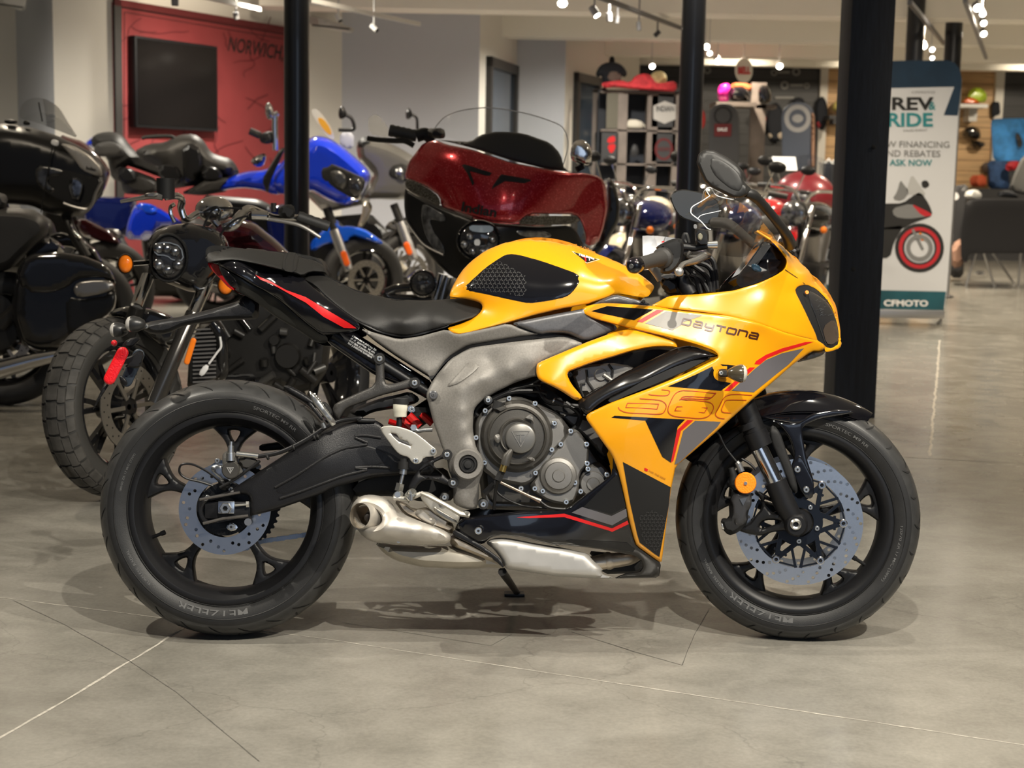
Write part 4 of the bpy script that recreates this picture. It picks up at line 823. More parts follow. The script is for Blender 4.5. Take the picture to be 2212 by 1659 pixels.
b = MB(); panel(b, B, cp(4, 795, 935, 830, 905, 872, 935, 850, 958, 815, 958), -.1, .004, step=8, rim=.001, rw=3, m=STEEL); b.build('disc_bracket', None, sa); bolt(sa, *cp(4, 828, 935)[0], -.105, 8)
# chain guard far side, hugger
b = MB(); puff(b, B, [(560, 960), (705, 940), (790, 930), (790, 948), (705, 965), (560, 975)], .11, .006, 4, 12, BLKS); pt('chain_guard', b)
# ---- rear caliper
cal = MB(); puff(cal, B, cp(4, 775, 485, 860, 482, 862, 560, 900, 580, 895, 625, 850, 655, 800, 650, 775, 600), -.112, .02, 8, 7, CAST, 1); cal = pt('rear_brake_caliper', cal)
b = MB(); b.lathe([(0, 0), (.019, 0), (.0215, .003), (.0215, .02)], B.P(*cp(4, 824, 595)[0], -.136), n=28, m=ENG); b.build('caliper_piston_cover', None, cal)
def triumph(mb, fr, cx, cy, s, dep, m, w=1.2):
    ribbon(mb, fr, [(cx-s, cy-s*.8), (cx+s, cy-s*.8), (cx, cy+s*.95)], w, dep, m, True)
    ribbon(mb, fr, [(cx-s*.45, cy-s*.42), (cx+s*.45, cy-s*.42)], w*1.2, dep, m); ribbon(mb, fr, [(cx, cy-s*.42), (cx, cy+s*.5)], w*1.4, dep, m)
b = MB(); triumph(b, B, *cp(4, 822, 596)[0], 7, -.137, mat('pale cast mark', (.5, .49, .47), .4, .5)); b.build('triangle_badge', None, cal)
for q in ((742, 540), (760, 560)): pass
bolt(cal, *cp(4, 745, 540)[0], -.115, 6); bolt(cal, *cp(4, 942, 545)[0], -.115, 5)
b = MB(); b.tube(yp(cp(4, 828, 425, 826, 450), -.13), .004, 8, BOLT).tube(yp(cp(4, 826, 450, 825, 500), -.13), .0075, 10, BOLT).tube(yp(cp(4, 825, 495, 826, 540), -.132), .011, 12, BOLT); b.build('bleed_banjo', None, cal)
b = MB(); b.tube(yp(cp(4, 860, 498, 990, 512), -.126), .0065, 10, BOLT); b.build('hose_fitting', None, cal)
b = MB(); puff(b, B, cp(4, 725, 560, 790, 570, 850, 655, 815, 690, 750, 640, 700, 590), -.098, .006, 4, 8, DISC); puff(b, B, cp(4, 880, 505, 965, 520, 1010, 560, 960, 590, 900, 590, 870, 560), -.112, .012, 5, 8, ENG); b.build('caliper_bracket', None, cal)
b = MB(); b.curve(yp(cp(4, 985, 515, 1100, 495, 1200, 455, 1300, 400, 1400, 335, 1480, 300, 1600, 285)+cp(5, 200, 470, 330, 475), [-.126, -.128, -.13, -.13, -.13, -.12, -.12, -.12, -.115]), .0055, 10, BLKS); hose = pt('rear_brake_hose', b)
b = MB(); 
for (x, y) in ((1200, 460), (1325, 400), (1045, 518), (1345, 395)): p = B.P(*cp(4, x, y)[0], -.13); b.lathe([(.006, -.003), (.0078, 0), (.006, .003)], p, (1, 0, .4), 10)
b.build('cable_tie', BLKM, hose)
b = MB(); b.curve(yp(cp(4, 720, 690, 640, 665, 560, 645, 520, 610, 530, 565, 590, 560, 660, 590, 720, 630, 790, 690), [-.11, -.115, -.12, -.125, -.13, -.13, -.125, -.12, -.12]), .0028, 8); pt('wheel_sensor_wire', b, BLKS)
b = MB(); b.curve(yp(cp(4, 760, 700, 850, 650, 920, 600, 1000, 540), -.128), .0035, 8); pt('sensor_cable', b, BLKS)
b = MB(); puff(b, B, cp(4, 745, 650, 800, 650, 830, 690, 800, 720, 760, 710), -.112, .008, 4, 7, BLKS); pt('speed_sensor', b)
# ---- seat and tail
sdp = TPS([(660, 590, -.03), (667, 605, -.075), (720, 600, -.03), (770, 625, -.03), (860, 645, -.03), (960, 640, -.03), (1030, 646, -.04), (700, 625, -.085), (780, 680, -.11), (870, 700, -.125), (960, 690, -.125), (1040, 665, -.09), (860, 725, -.105), (930, 715, -.11), (740, 665, -.10), (820, 660, -.085), (900, 665, -.09), (980, 655, -.075)])
seat = cp(1, 945, 440, 968, 402, 1040, 392, 1120, 420, 1240, 480, 1330, 528, 1500, 580, 1700, 615, 1900, 625, 2100, 612, 2260, 606, 2330, 615, 2371, 645, 2371, 690, 2310, 755, 2100, 820, 1900, 880, 1780, 905, 1700, 905, 1550, 870, 1380, 790, 1250, 700, 1120, 590, 1030, 500, 950, 458)
b = MB(); panel(b, B, seat, sdp, .02, step=10, rim=.006, rw=6, m=SEAT); b.mirror(.036); st = pt('rider_seat', b)
b = MB(); panel(b, B, cp(1, 960, 470, 1040, 520, 1120, 600, 1250, 712, 1380, 800, 1550, 880, 1700, 916, 1790, 916, 1900, 890, 2100, 830, 2100, 800, 1900, 860, 1700, 880, 1500, 820, 1300, 700, 1100, 560), off(sdp, .004), .01, step=9, rim=0, m=BLKS); b.mirror(); b.build('seat_base', None, st)
pdp = TPS([(445, 535, -.02), (445, 560, -.05), (500, 530, -.03), (600, 540, -.03), (690, 565, -.03), (500, 560, -.09), (600, 570, -.10), (640, 585, -.10), (700, 588, -.06), (560, 548, -.07)])
pil = cp(1, 158, 245, 175, 205, 230, 186, 350, 193, 600, 215, 800, 240, 900, 250, 1000, 270, 1060, 292, 1092, 330, 1130, 400, 1080, 398, 1000, 392, 930, 428, 870, 402, 780, 385, 600, 340, 400, 302, 300, 306, 190, 322, 160, 300)
b = MB(); panel(b, B, pil, pdp, .02, step=10, rim=.010, rw=8, m=SEAT); b.mirror(.036); ps = pt('passenger_seat', b)
b = MB(); panel(b, B, cp(1, 800, 234, 905, 246, 880, 402, 772, 384, 780, 300), off(pdp, -.006), .006, step=8, rim=.002, rw=4, m=SEAT); b.mirror(); b.build('strap', None, ps)
b = MB(); ribbon(b, B, cp(1, 818, 242, 800, 300, 795, 385), 1.2, off(pdp, -.0065), BLKM); ribbon(b, B, cp(1, 880, 246, 862, 310, 858, 396), 1.2, off(pdp, -.0065), BLKM); b.build('stitching', None, ps)
tdp = TPS([(450, 570, -.02), (470, 600, -.05), (500, 575, -.09), (520, 600, -.10), (560, 590, -.085), (650, 590, -.075), (600, 620, -.12), (600, 650, -.105), (680, 650, -.135), (770, 700, -.15), (700, 700, -.13), (650, 600, -.09), (760, 680, -.145), (740, 720, -.13), (540, 640, -.08), (680, 735, -.10), (720, 640, -.115)])
tail = cp(1, 186, 318, 300, 303, 400, 300, 600, 338, 780, 384, 930, 428, 1000, 500, 1120, 600, 1250, 702, 1380, 798, 1396, 850, 1345, 872, 1190, 886, 1110, 900, 1080, 888, 960, 800, 850, 700, 760, 620, 640, 545, 540, 488, 440, 430, 350, 395, 270, 340)
b = MB(); panel(b, B, tail, tdp, .004, step=9, rim=.004, rw=6, m=BLKG); b.mirror(); tl = pt('tail_cowl', b)
b = MB(); panel(b, B, cp(1, 262, 336, 350, 350, 460, 346, 560, 415, 700, 490, 860, 590, 960, 640, 1100, 700, 1240, 800, 1390, 852, 1330, 872, 1200, 886, 1080, 890, 950, 790, 850, 700, 760, 625, 640, 548, 530, 492, 430, 430), off(tdp, -.006), .006, step=9, rim=.004, rw=6, m=BLKG); b.pair('side_panel', None, tl)
b = MB(); panel(b, B, cp(1, 558, 418, 600, 438, 680, 470, 800, 538, 960, 596, 1100, 680, 1300, 800, 1366, 846, 1265, 842, 1100, 752, 960, 640, 820, 565, 690, 492, 600, 458), off(tdp, -.0075), .001, step=7, rim=0, m=RED, sm=0); b.build('red_stripe', None, tl)
b = MB(); panel(b, B, cp(1, 530, 490, 640, 545, 760, 620, 850, 700, 960, 800, 1080, 888, 1130, 905, 1140, 962, 1050, 962, 900, 862, 700, 742, 560, 630, 430, 562, 400, 544, 330, 470, 265, 338, 350, 390, 430, 430), off(tdp, .012), .01, step=9, rim=.006, rw=8, m=mat('dark olive black plastic', (.022, .022, .02), .38)); b.pair('undertail_panel', None, tl)
b = MB(); panel(b, B, cp(1, 188, 322, 262, 332, 282, 400, 330, 478, 405, 546, 350, 528, 268, 440, 208, 380), lambda x, y: -.006-.09*np.clip((x-450)/60, 0, 1), .02, step=6, rim=.003, rw=5, m=REDL); b.pair('tail_light', None, tl)
b = MB(); panel(b, B, cp(1, 262, 336, 350, 400, 410, 470, 440, 560, 400, 544, 330, 474, 282, 400), off(tdp, -.003), .01, step=7, rim=.002, rw=4, m=BLKG); b.pair('tail_light_bezel', None, tl)
# ---- number plate bracket and rear turn signals
arm = cp(9, 1290, 600, 1240, 590, 1205, 600, 1180, 625, 1060, 660, 900, 700, 760, 722, 715, 735, 705, 765, 760, 790, 830, 787, 915, 748, 1060, 722, 1200, 716, 1290, 712)
b = MB(); puff(b, B, arm, 0, .028, 12, 10, SWG); pb_ = pt('plate_bracket', b); bolt(pb_, *cp(9, 728, 748)[0], -.03, 5)
BLK2 = mat('black indicator body', (.018, .018, .018), .35)
for y_, c_, lb in ((-.12, cp(9, 655, 737)[0], 'near rear indicator'), (.12, cp(9, 575, 766)[0], 'far rear indicator')):
    c0 = B.P(*c_, y_); b = MB(); b.lathe([(0, .034), (.010, .030), (.017, .018), (.020, .004), (.019, -.002)], c0, (1, 0, 0), 24, BLK2); o = pt('rear_indicator', b); b = MB(); b.lathe([(.019, -.002), (.017, -.008), (.010, -.013), (0, -.015)], c0, (1, 0, 0), 24, mat('clear indicator lens', (.55, .53, .5), .12, .3, .6)); b.build('lens', None, o)
    b = MB(); b.tube([c0+Vector((.012, 0, 0)), B.P(*cp(9, 730, 750)[0], 0)], .006, 10, BLK2); b.build('stalk', None, o)
b = MB(); puff(b, B, cp(9, 600, 850, 635, 810, 690, 800, 705, 810, 640, 870), 0, .012, 4, 8, BLKS); puff(b, B, cp(9, 520, 900, 560, 885, 640, 935, 615, 950, 700, 960, 720, 880, 690, 865, 640, 905), 0, .012, 4, 7, BLKS); b.build('plate_holder', None, pb_)
def capsule(p, q, w): 
    p, q = np.array(p, float), np.array(q, float); u = (q-p)/np.linalg.norm(q-p); n = np.array([-u[1], u[0]]); o = []
    for k in range(9): a = PI*k/8; o.append(tuple(q+(n*math.cos(a)+u*math.sin(a))*w/2))
    for k in range(9): a = PI*k/8; o.append(tuple(p+(-n*math.cos(a)-u*math.sin(a))*w/2))
    return o
a_, c_ = cp(9, 610, 880)[0], cp(9, 545, 1010)[0]; b = MB(); puff(b, B, capsule(a_, c_, 26), -.03, .006, 5, 6, REFR, 0); b.build('reflector', None, pb_, None, 'red rear side reflector')
b = MB(); puff(b, B, capsule(cp(9, 690, 890)[0], cp(9, 630, 1020)[0], 26), .03, .004, 4, 8, mat('dark blue grey bracket', (.02, .028, .04), .4), 0); puff(b, B, cp(9, 590, 990, 605, 1045, 640, 1040, 620, 1000), .01, .005, 3, 6, BLKS); b.build('reflector_bracket', None, pb_)
b = MB(); puff(b, B, cp(9, 515, 1040, 545, 1035, 465, 1165, 462, 1160), -.01, .004, 3, 8, BLKS); b.build('plate_tab', None, pb_)
b = MB(); b.ball(B.P(*cp(9, 568, 832)[0], 0), .008, REDL); b.build('plate_light', None, pb_)
# ---- subframe, passenger peg hanger
b = MB(); puff(b, B, cp(1, 1110, 905, 1180, 888, 1340, 870, 1970, 1275, 1950, 1420, 1800, 1340, 1500, 1215, 1140, 965), -.08, .016, 10, 10, BLKG); sf = b.pair('subframe', None, bike)
b = MB(); b.tube(yp(cp(1, 1185, 890, 1990, 1390), -.092), .013, 16, BLKS); b.build('subframe_tube', None, sf)
b = MB(); rr = random.Random(5)
p0, p1 = np.array(cp(1, 1335, 905)[0]), np.array(cp(1, 1520, 1020)[0]); u = (p1-p0); n_ = np.array([-u[1], u[0]])/np.linalg.norm(u)
for row in (0, 6.2, 12.4, 18.5):
    for k in range(34):
        f = k/33
        if rr.random() < .82:
            c_ = p0+u*f+n_*(row+rr.uniform(-.5, .5)); ribbon(b, B, [c_-n_*rr.uniform(1.2, 2.6), c_+n_*rr.uniform(1.2, 2.6)], rr.uniform(.6, 1.2), -.1065, mat('grey white label print', (.5, .5, .5), .5))
b.build('label_print', None, sf)
hang = cp(1, 1512, 1085, 1520, 1050, 1550, 1038, 1582, 1050, 1592, 1085, 1585, 1150, 1590, 1280, 1630, 1290, 1700, 1275, 1780, 1250, 1800, 1240, 1840, 1236, 1866, 1275, 1850, 1315, 1800, 1320, 1700, 1345, 1560, 1380, 1400, 1440, 1285, 1480, 1250, 1530, 1220, 1580, 1180, 1530, 1175, 1465, 1220, 1430, 1350, 1370, 1510, 1300, 1520, 1200)
b = MB(); puff(b, B, hang, -.125, .009, 7, 7, mat('dark grey cast hanger', (.05, .048, .046), .4, .4, bump=.3, bscale=500)); hg = pt('footpeg_hanger', b)
for q_ in ((1548, 1087), (1827, 1280)): 
    c_ = B.P(*cp(1, *q_)[0], -.137); b = MB(); b.lathe([(.0, -.001), (.013, -.001), (.0135, .003)], c_, n=24, m=BLKM); b.build('bolt_seat', None, hg); bolt(hg, *cp(1, *q_)[0], -.139, 6.5)
PEG = mat('polished peg alloy', (.55, .55, .53), .3, .9)
b = MB(); puff(b, B, cp(1, 985, 1350, 1000, 1343, 1060, 1400, 1150, 1520, 1210, 1600, 1165, 1630, 1140, 1590, 1080, 1520, 1010, 1430), -.155, .010, 5, 7, PEG); pg = b.build('passenger_footpeg', None, bike)
b = MB(); 
for k in range(9): x, y = 1030+k*13, 1370+k*18; b.ball(B.P(*cp(1, x, y)[0], -.155), .0035, PEG, 8)
b.build('peg_teeth', None, pg)
b = MB(); puff(b, B, cp(1, 1075, 1440, 1110, 1425, 1160, 1470, 1180, 1530, 1160, 1560, 1110, 1500), -.135, .01, 4, 7, BLKM); b.tube(yp(cp(1, 1095, 1600, 1110, 1640), -.14), .006, 8, BOLT); b.build('peg_mount', None, pg)
b = MB(); puff(b, B, cp(1, 780, 1298, 830, 1300, 960, 1370, 1050, 1440, 1090, 1500, 1000, 1460, 900, 1400, 800, 1340), -.03, .01, 6, 10, SWG); panel(b, B, cp(1, 970, 1440, 1000, 1430, 1100, 1560, 1090, 1590), -.06, .01, step=8, rim=.002, rw=3, m=SWG); pt('far_footpeg', b)
b = MB(); puff(b, B, cp(1, 1290, 1510, 1420, 1450, 1560, 1400, 1700, 1370, 1790, 1345, 1870, 1400, 1850, 1440, 1700, 1480, 1500, 1510, 1400, 1560), -.06, .05, 8, 10, BLKS); pt('rear_inner_fender', b)
# ---- rear shock, brake fluid reservoir
b = MB(); c0, c1 = B.P(*cp(5, 560, 520)[0], -.03), B.P(*cp(5, 820, 350)[0], -.03); sp = []
for k in range(81): f = k/80; ax_ = (c1-c0); p = c0.lerp(c1, f); a = f*2*PI*4.2; u = ax_.normalized().cross(Vector((0, 1, 0))).normalized(); sp.append(p+u*math.cos(a)*.032+Vector((0, 1, 0))*math.sin(a)*.032)
b.tube([c0, c1], .026, 14, BLKS); sh = pt('rear_shock', b)
b = MB(); b.tube(yp(cp(5, 445, 480, 610, 535), [-.07, -.08]), .007, 8, REDP).tube(yp(cp(5, 540, 455, 620, 530), -.085), .007, 8, REDP).tube(yp(cp(5, 600, 430, 690, 520), -.085), .010, 8, REDP).tube(yp(cp(5, 700, 420, 790, 500), -.075), .009, 8, REDP); b.build('spring_coil', None, sh)
RES = mat('frosted reservoir plastic', (.62, .60, .50), .35, 0, .2)
ca = (0, 0, 1)
b = MB(); p = B.P(*cp(5, 533, 445)[0], -.14); q = B.P(*cp(5, 540, 345)[0], -.14); ht = q.z-p.z; b.lathe([(0, 0), (.0145, 0), (.0155, .002), (.0165, ht*.45), (.0175, ht*.5), (.0175, ht)], p, ca, 24, RES); rs_ = pt('brake_reservoir', b)
p = B.P(*cp(5, 540, 345)[0], -.14); b = MB(); b.lathe([(.0185, 0), (.0190, .003), (.0190, .013), (.017, .0155), (0, .0155)], p, ca, 30, BLKM); b.build('cap', None, rs_)
b = MB(); b.tube(yp(cp(5, 525, 450, 525, 520), -.14), .0065, 12, BLKS); b.build('hose', None, rs_); b = MB(); panel(b, B, cp(5, 590, 360, 640, 355, 655, 405, 600, 410), -.15, .003, step=7, rim=.001, rw=3, m=STEEL); b.bar(B.P(*cp(5, 640, 385)[0], -.145), B.P(*cp(5, 750, 390)[0], -.12), .003, .012, BLKS, (0, 0, 1)); b.build('bracket', None, rs_); bolt(rs_, *cp(5, 626, 383)[0], -.155, 5.5)
b = MB(); b.curve(yp(cp(5, 640, 530, 670, 555, 720, 548, 790, 545), -.14), .0055, 10, mat('dull steel line', (.3, .3, .3), .35, .8)); b.lathe([(0, -.006), (.008, -.006), (.009, .004)], B.P(*cp(5, 640, 530)[0], -.14), n=6, m=BOLT, smooth=False); pt('brake_line', b)
# ---- rider footpeg bracket
HEEL = mat('bead blasted alloy', (.45, .43, .385), .42, .6, bump=.1, bscale=900)
heel = cp(5, 375, 535, 400, 518, 450, 512, 530, 522, 640, 560, 720, 620, 790, 680, 820, 700, 825, 745, 795, 760, 720, 765, 700, 810, 655, 825, 620, 800, 600, 765, 540, 750, 500, 720, 440, 640, 390, 570)
b = MB(); panel(b, B, heel, -.185, .006, [cp(5, 458, 572, 500, 578, 530, 620, 590, 640, 620, 678, 580, 665, 520, 640, 480, 605)], 6, .0015, 2.5, HEEL, 1, 0); hp = pt('heel_guard', b)
for q_ in ((797, 715), (657, 793)): bolt(hp, *cp(5, *q_)[0], -.19, 6)
pb2 = cp(5, 870, 745, 905, 700, 945, 725, 948, 770, 915, 790, 870, 775, 790, 815, 800, 835, 930, 950, 990, 940, 1000, 985, 960, 1012, 910, 990, 790, 945, 715, 945, 660, 1000, 640, 1060, 590, 1050, 600, 980, 650, 900, 700, 830, 760, 790)
b = MB(); puff(b, B, pb2, -.165, .009, 6, 7, SWG, 1, [cp(5, 760, 830, 800, 850, 880, 915, 780, 915, 700, 910, 690, 880)]); hb = pt('footpeg_bracket', b)
for q_ in ((906, 745), (955, 970)): 
    c_ = B.P(*cp(5, *q_)[0], -.176); b = MB(); b.lathe([(0, -.002), (.012, -.002), (.0125, .003)], c_, n=24, m=BLKM); b.build('bolt_seat', None, hb); bolt(hb, *cp(5, *q_)[0], -.179, 6)
b = MB(); puff(b, B, cp(5, 560, 1070, 600, 1020, 640, 1010, 668, 1040, 660, 1080, 620, 1120, 600, 1135, 580, 1100), -.19, .014, 5, 6, mat('foot peg steel', (.5, .5, .46), .25, .9)); pgr = pt('rider_footpeg', b)
b = MB(); b.tube(yp(cp(5, 618, 1060, 618, 1110), -.212), .005, 8, BOLT); b.build('peg_feeler', None, pgr)
b = MB(); b.tube(yp(cp(5, 565, 775, 562, 810), -.17), .010, 12, BLKM).tube(yp(cp(5, 562, 800, 560, 860), -.17), .013, 14, BLKM).tube(yp(cp(5, 560, 860, 555, 900), -.17), .009, 12, BOLT).tube(yp(cp(5, 555, 900, 535, 985), -.17), .0045, 10, BOLT).tube(yp(cp(5, 535, 975, 520, 1035), -.17), .0095, 4, BOLT, smooth=False); mc = pt('rear_master_cylinder', b)
b = MB(); puff(b, B, cp(5, 470, 1080, 485, 1045, 520, 1030, 560, 1040, 555, 1095, 500, 1095), -.172, .007, 4, 6, PEG); b.lathe([(0, -.004), (.007, -.004), (.0075, 0)], B.P(*cp(5, 512, 1062)[0], -.18), n=14, m=BOLT); b.build('clevis', None, mc)
b = MB(); b.tube(yp(cp(5, 700, 1050, 760, 1075, 900, 1150, 1010, 1215, 1080, 1225), [-.18, -.185, -.19, -.19, -.185]), [.006, .007, .007, .008, .009], 10, HEEL, True, .8); b.tube(yp(cp(5, 480, 1090, 600, 1100, 700, 1055), -.178), .006, 10, HEEL); puff(b, B, cp(5, 1010, 1200, 1070, 1190, 1095, 1215, 1080, 1240, 1020, 1240), -.19, .008, 4, 6, PEG); bp = pt('brake_pedal', b)
b = MB(); puff(b, B, cp(5, 700, 1040, 760, 1040, 1000, 1200, 1010, 1240, 990, 1300, 900, 1270, 780, 1200, 690, 1090), -.14, .006, 5, 8, HEEL); b.build('pedal_plate', None, bp)
# ---- engine
def lathe_px(name, k, x, y, y0, prof, m, n=48, par=None, mb=None):   # prof: (r in crop px, dy metres)
    c_ = B.P(*cp(k, x, y)[0], y0); s = B.mpp(*cp(k, x, y)[0], y0)/CR[k][2]; mb = mb or MB(); mb.lathe([(r*s, d) for r, d in prof], c_, n=n, m=m); return mb.build(name, None, par or bike) if name else mb
eng = MB(); puff(eng, B, cp(5, 1110, 500, 1150, 380, 1200, 320, 1300, 280, 1480, 270, 1620, 330, 1740, 420, 1860, 500, 1980, 560, 2080, 650, 2212, 850, 2212, 980, 2000, 1120, 1850, 1190, 1500, 1190, 1250, 1180, 1180, 1100, 1160, 900, 1130, 700), 0, .115, 22, 14, ENG); eng = pt('engine', eng)
b = MB(); puff(b, B, cp(5, 1130, 470, 1200, 380, 1330, 290, 1480, 280, 1620, 330, 1800, 420, 1900, 560, 1800, 700, 1740, 820, 1640, 900, 1600, 960, 1520, 1000, 1300, 960, 1180, 860, 1130, 700), -.12, .03, 10, 10, CAST); b.build('crankcase_cover', None, eng)
cl = lathe_px('clutch_cover', 5, 1465, 600, -.195, [(0, .004), (118, .004), (124, .002), (138, 0), (146, .003), (150, .010), (215, .012), (222, .008), (232, .012), (240, .02), (262, .022), (285, .034), (300, .055), (312, .07)], ENG, 72, eng)
lathe_px('clutch_centre_cap', 5, 1492, 615, -.204, [(0, .0), (105, .0), (116, .002), (120, .006), (126, .014)], mat('bronze grey cap', (.17, .165, .155), .38, .6), 48, eng)
b = MB(); triumph(b, B, *cp(5, 1492, 615)[0], 19, -.2048, CAST, 1.6); b.build('triangle_badge', None, eng)
for L_ in ((1520, 462, 1535, 440, 1572, 420, 1592, 430, 1600, 498, 1585, 496, 1575, 470), (1280, 592, 1322, 578, 1330, 612, 1322, 655, 1288, 645), (1535, 762, 1600, 768, 1608, 800, 1560, 792)):
    b = MB(); puff(b, B, cp(5, *L_), -.196, .007, 3, 5, CAST); b.build('cover_lug', None, eng)
b = MB(); puff(b, B, cp(5, 1265, 385, 1300, 360, 1380, 345, 1400, 370, 1370, 400, 1300, 425), -.165, .02, 5, 6, ENG); b.lathe([(0, -.01), (.014, -.01), (.014, .01)], B.P(*cp(5, 1315, 355)[0], -.17), (.3, 0, 1), 16, BLKM); b.build('oil_filler_cap', None, eng)
lathe_px('alternator_cover', 5, 1795, 915, -.175, [(0, 0), (45, 0), (52, .003), (70, .003), (105, .004), (112, .010), (140, .014), (152, .022), (160, .05)], CAST, 48, eng)
b = MB(); puff(b, B, cp(5, 1640, 880, 1700, 780, 1790, 680, 1870, 560, 1900, 530, 1960, 560, 2000, 620, 2040, 660, 2030, 820, 1960, 900, 1960, 1000, 1930, 1100, 1880, 1150, 1720, 1120, 1600, 1050, 1560, 1000, 1600, 940), -.135, .018, 6, 8, CAST); b.build('ignition_cover', None, eng)
lathe_px('water_pump_cover', 5, 2070, 980, -.15, [(0, 0), (48, 0), (55, .003), (95, .004), (105, .012), (108, .05)], CAST, 40, eng)
b = MB(); puff(b, B, cp(5, 2000, 860, 2100, 790, 2212, 890, 2212, 960, 2100, 1080, 1960, 1060, 1960, 920), -.12, .02, 6, 9, CAST); b.build('water_pump_housing', None, eng)
for x, y in ((1400, 298), (1608, 338), (1210, 395), (1137, 610), (1205, 808), (1610, 890), (1740, 705), (1762, 495), (1892, 558), (1812, 662), (2018, 662), (2022, 815), (1695, 848), (1925, 968), (1605, 1015), (1668, 1035), (1855, 1122), (1970, 1038), (1495, 1015), (2030, 860), (2180, 905)):
    bolt(eng, *cp(5, x, y)[0], -.158, 6)
for q_, r_ in (((1233, 312), 9), ((1195, 1140), 10.5), ((885, 1085), 9)):
    o = bolt(eng, *cp(5, *q_)[0], -.172, r_*.62, name='frame_bolt'); b = MB(); c_ = B.P(*cp(5, *q_)[0], -.168); s_ = r_*.00112; b.lathe([(s_*.6, 0), (s_, .001), (s_*1.08, .004), (s_*1.08, .05), (0, .05)], c_, n=24, m=mat('dull dark spacer', (.09, .09, .09), .3, .8)); b.build('spacer', None, eng)
b = MB(); b.tube(yp(cp(5, 1420, 705, 1385, 760, 1365, 830), -.215), [.005, .0115, .0105], 14, ENG).tube(yp(cp(5, 1362, 825, 1345, 880), -.213), .008, 12, GOLD).tube(yp(cp(5, 1348, 865, 1310, 950), -.205), .0095, 6, BLKM, smooth=False); b.curve(yp(cp(5, 1310, 950, 1290, 1050, 1280, 1180), [-.2, -.18, -.16]), .004, 8, BLKS); b.build('hose_connector', None, eng)
b = MB(); b.tube(yp(cp(5, 1330, 965, 1560, 1075, 1650, 1115), -.19), [.0035, .0035, .006], 10, mat('bronze rod', (.35, .28, .22), .3, .9)).tube(yp(cp(5, 1200, 1055, 1280, 980), -.17), .008, 6, SWG); b.curve(yp(cp(5, 1640, 1110, 1720, 1165, 1850, 1180), -.17), .003, 8, BLKS); b.curve(yp(cp(5, 1280, 950, 1320, 1060, 1500, 1150, 1700, 1170), -.16), .003, 8, BLKS); b.build('cable', None, eng)
b = MB(); puff(b, B, cp(5, 1190, 1000, 1280, 950, 1560, 1050, 1620, 1180, 1200, 1180), -.06, .04, 8, 10, mat('aluminium fins', (.22, .21, .2), .4, .6, noise=.3, nscale=80)); b.build('sump', None, eng)
pipes = MB()
for L_ in (cp(5, 1150, 440, 1130, 400, 1200, 330, 1400, 250, 1600, 240, 1700, 260), cp(5, 1240, 320, 1500, 200, 1650, 190), cp(5, 1620, 200, 1700, 320, 1850, 340), cp(5, 1760, 310, 1850, 350, 1970, 370, 1960, 480), cp(5, 1850, 330, 1960, 420, 1950, 500, 1890, 560), cp(5, 1400, 230, 1550, 190, 1640, 140)):
    pipes.curve(yp(L_, -.13), .006, 8, BLKS)
pt('wiring_loom', pipes)
b = MB(); puff(b, B, cp(5, 1130, 420, 1200, 300, 1350, 210, 1600, 120, 1700, 130, 1950, 330, 2060, 480, 2150, 640, 2212, 850, 2100, 800, 1900, 560, 1600, 350, 1400, 300), -.02, .08, 20, 14, BLKM); pt('engine_top', b)
b = MB(); puff(b, B, cp(5, 120, 960, 300, 900, 520, 860, 900, 850, 960, 1000, 960, 1110, 700, 1120, 560, 1090, 430, 1075, 200, 1080, 120, 1080), .0, .05, 12, 12, BLKM); pt('suspension_linkage', b)
b = MB(); puff(b, B, cp(5, 1750, 380, 1900, 420, 2020, 420, 2200, 700, 2160, 780, 2000, 600, 1850, 480), -.10, .02, 8, 10, mat('grey cylinder casting', (.13, .125, .12), .5, .4)); b.build('cylinder_block', None, eng)
b = MB(); b.tube(yp(cp(5, 1760, 315, 1830, 345), -.15), .007, 10, BLKS).tube(yp(cp(5, 1750, 312, 1764, 318), -.15), .006, 10, BOLT); b.build('drain_tube', None, eng)
# ---- frame spars and covers
fdp = TPS([(940, 816, -.14), (1010, 757, -.145), (1214, 728, -.155), (1263, 743, -.16), (1158, 805, -.162), (980, 860, -.178), (925, 850, -.15), (1040, 868, -.165), (950, 940, -.165), (1000, 930, -.185), (1025, 930, -.17), (1010, 1002, -.18), (980, 1090, -.15), (1032, 1095, -.15), (1060, 780, -.158), (960, 800, -.152), (1000, 790, -.155)]+[(*cp(5, x, y)[0], v) for x, y, v in ((1000, 225, -.182), (1100, 180, -.182), (1200, 145, -.180), (1400, 75, -.178), (1580, 10, -.174), (1190, 310, -.156), (1290, 250, -.156), (1450, 170, -.156), (1040, 400, -.186), (1050, 550, -.186), (1065, 690, -.186), (1115, 410, -.166), (1110, 560, -.166), (780, 300, -.158), (830, 480, -.162), (890, 650, -.166), (1030, 1100, -.165), (1150, 1100, -.150), (960, 1050, -.152))], 0)
frm = [(940, 814), (972, 776), (1008, 755), (1021, 750), (1120, 737), (1214, 727), (1230, 730), (1263, 743), (1210, 765), (1170, 782), (1158, 795), (1160, 814)]+cp(5, 1610, 120, 1450, 170, 1290, 250, 1190, 310, 1135, 360, 1115, 410, 1110, 560, 1140, 700, 1190, 760, 1195, 870, 1165, 960, 1160, 1060, 1150, 1165, 1120, 1182, 1050, 1178, 960, 1140, 955, 1090, 955, 960, 915, 860, 910, 790, 870, 700, 800, 500, 755, 330, 738, 270, 760, 210)
b = MB(); panel(b, B, frm, fdp, .03, step=9, rim=.008, rw=8, m=GREY); fr_o = b.pair('main_frame', None, bike)
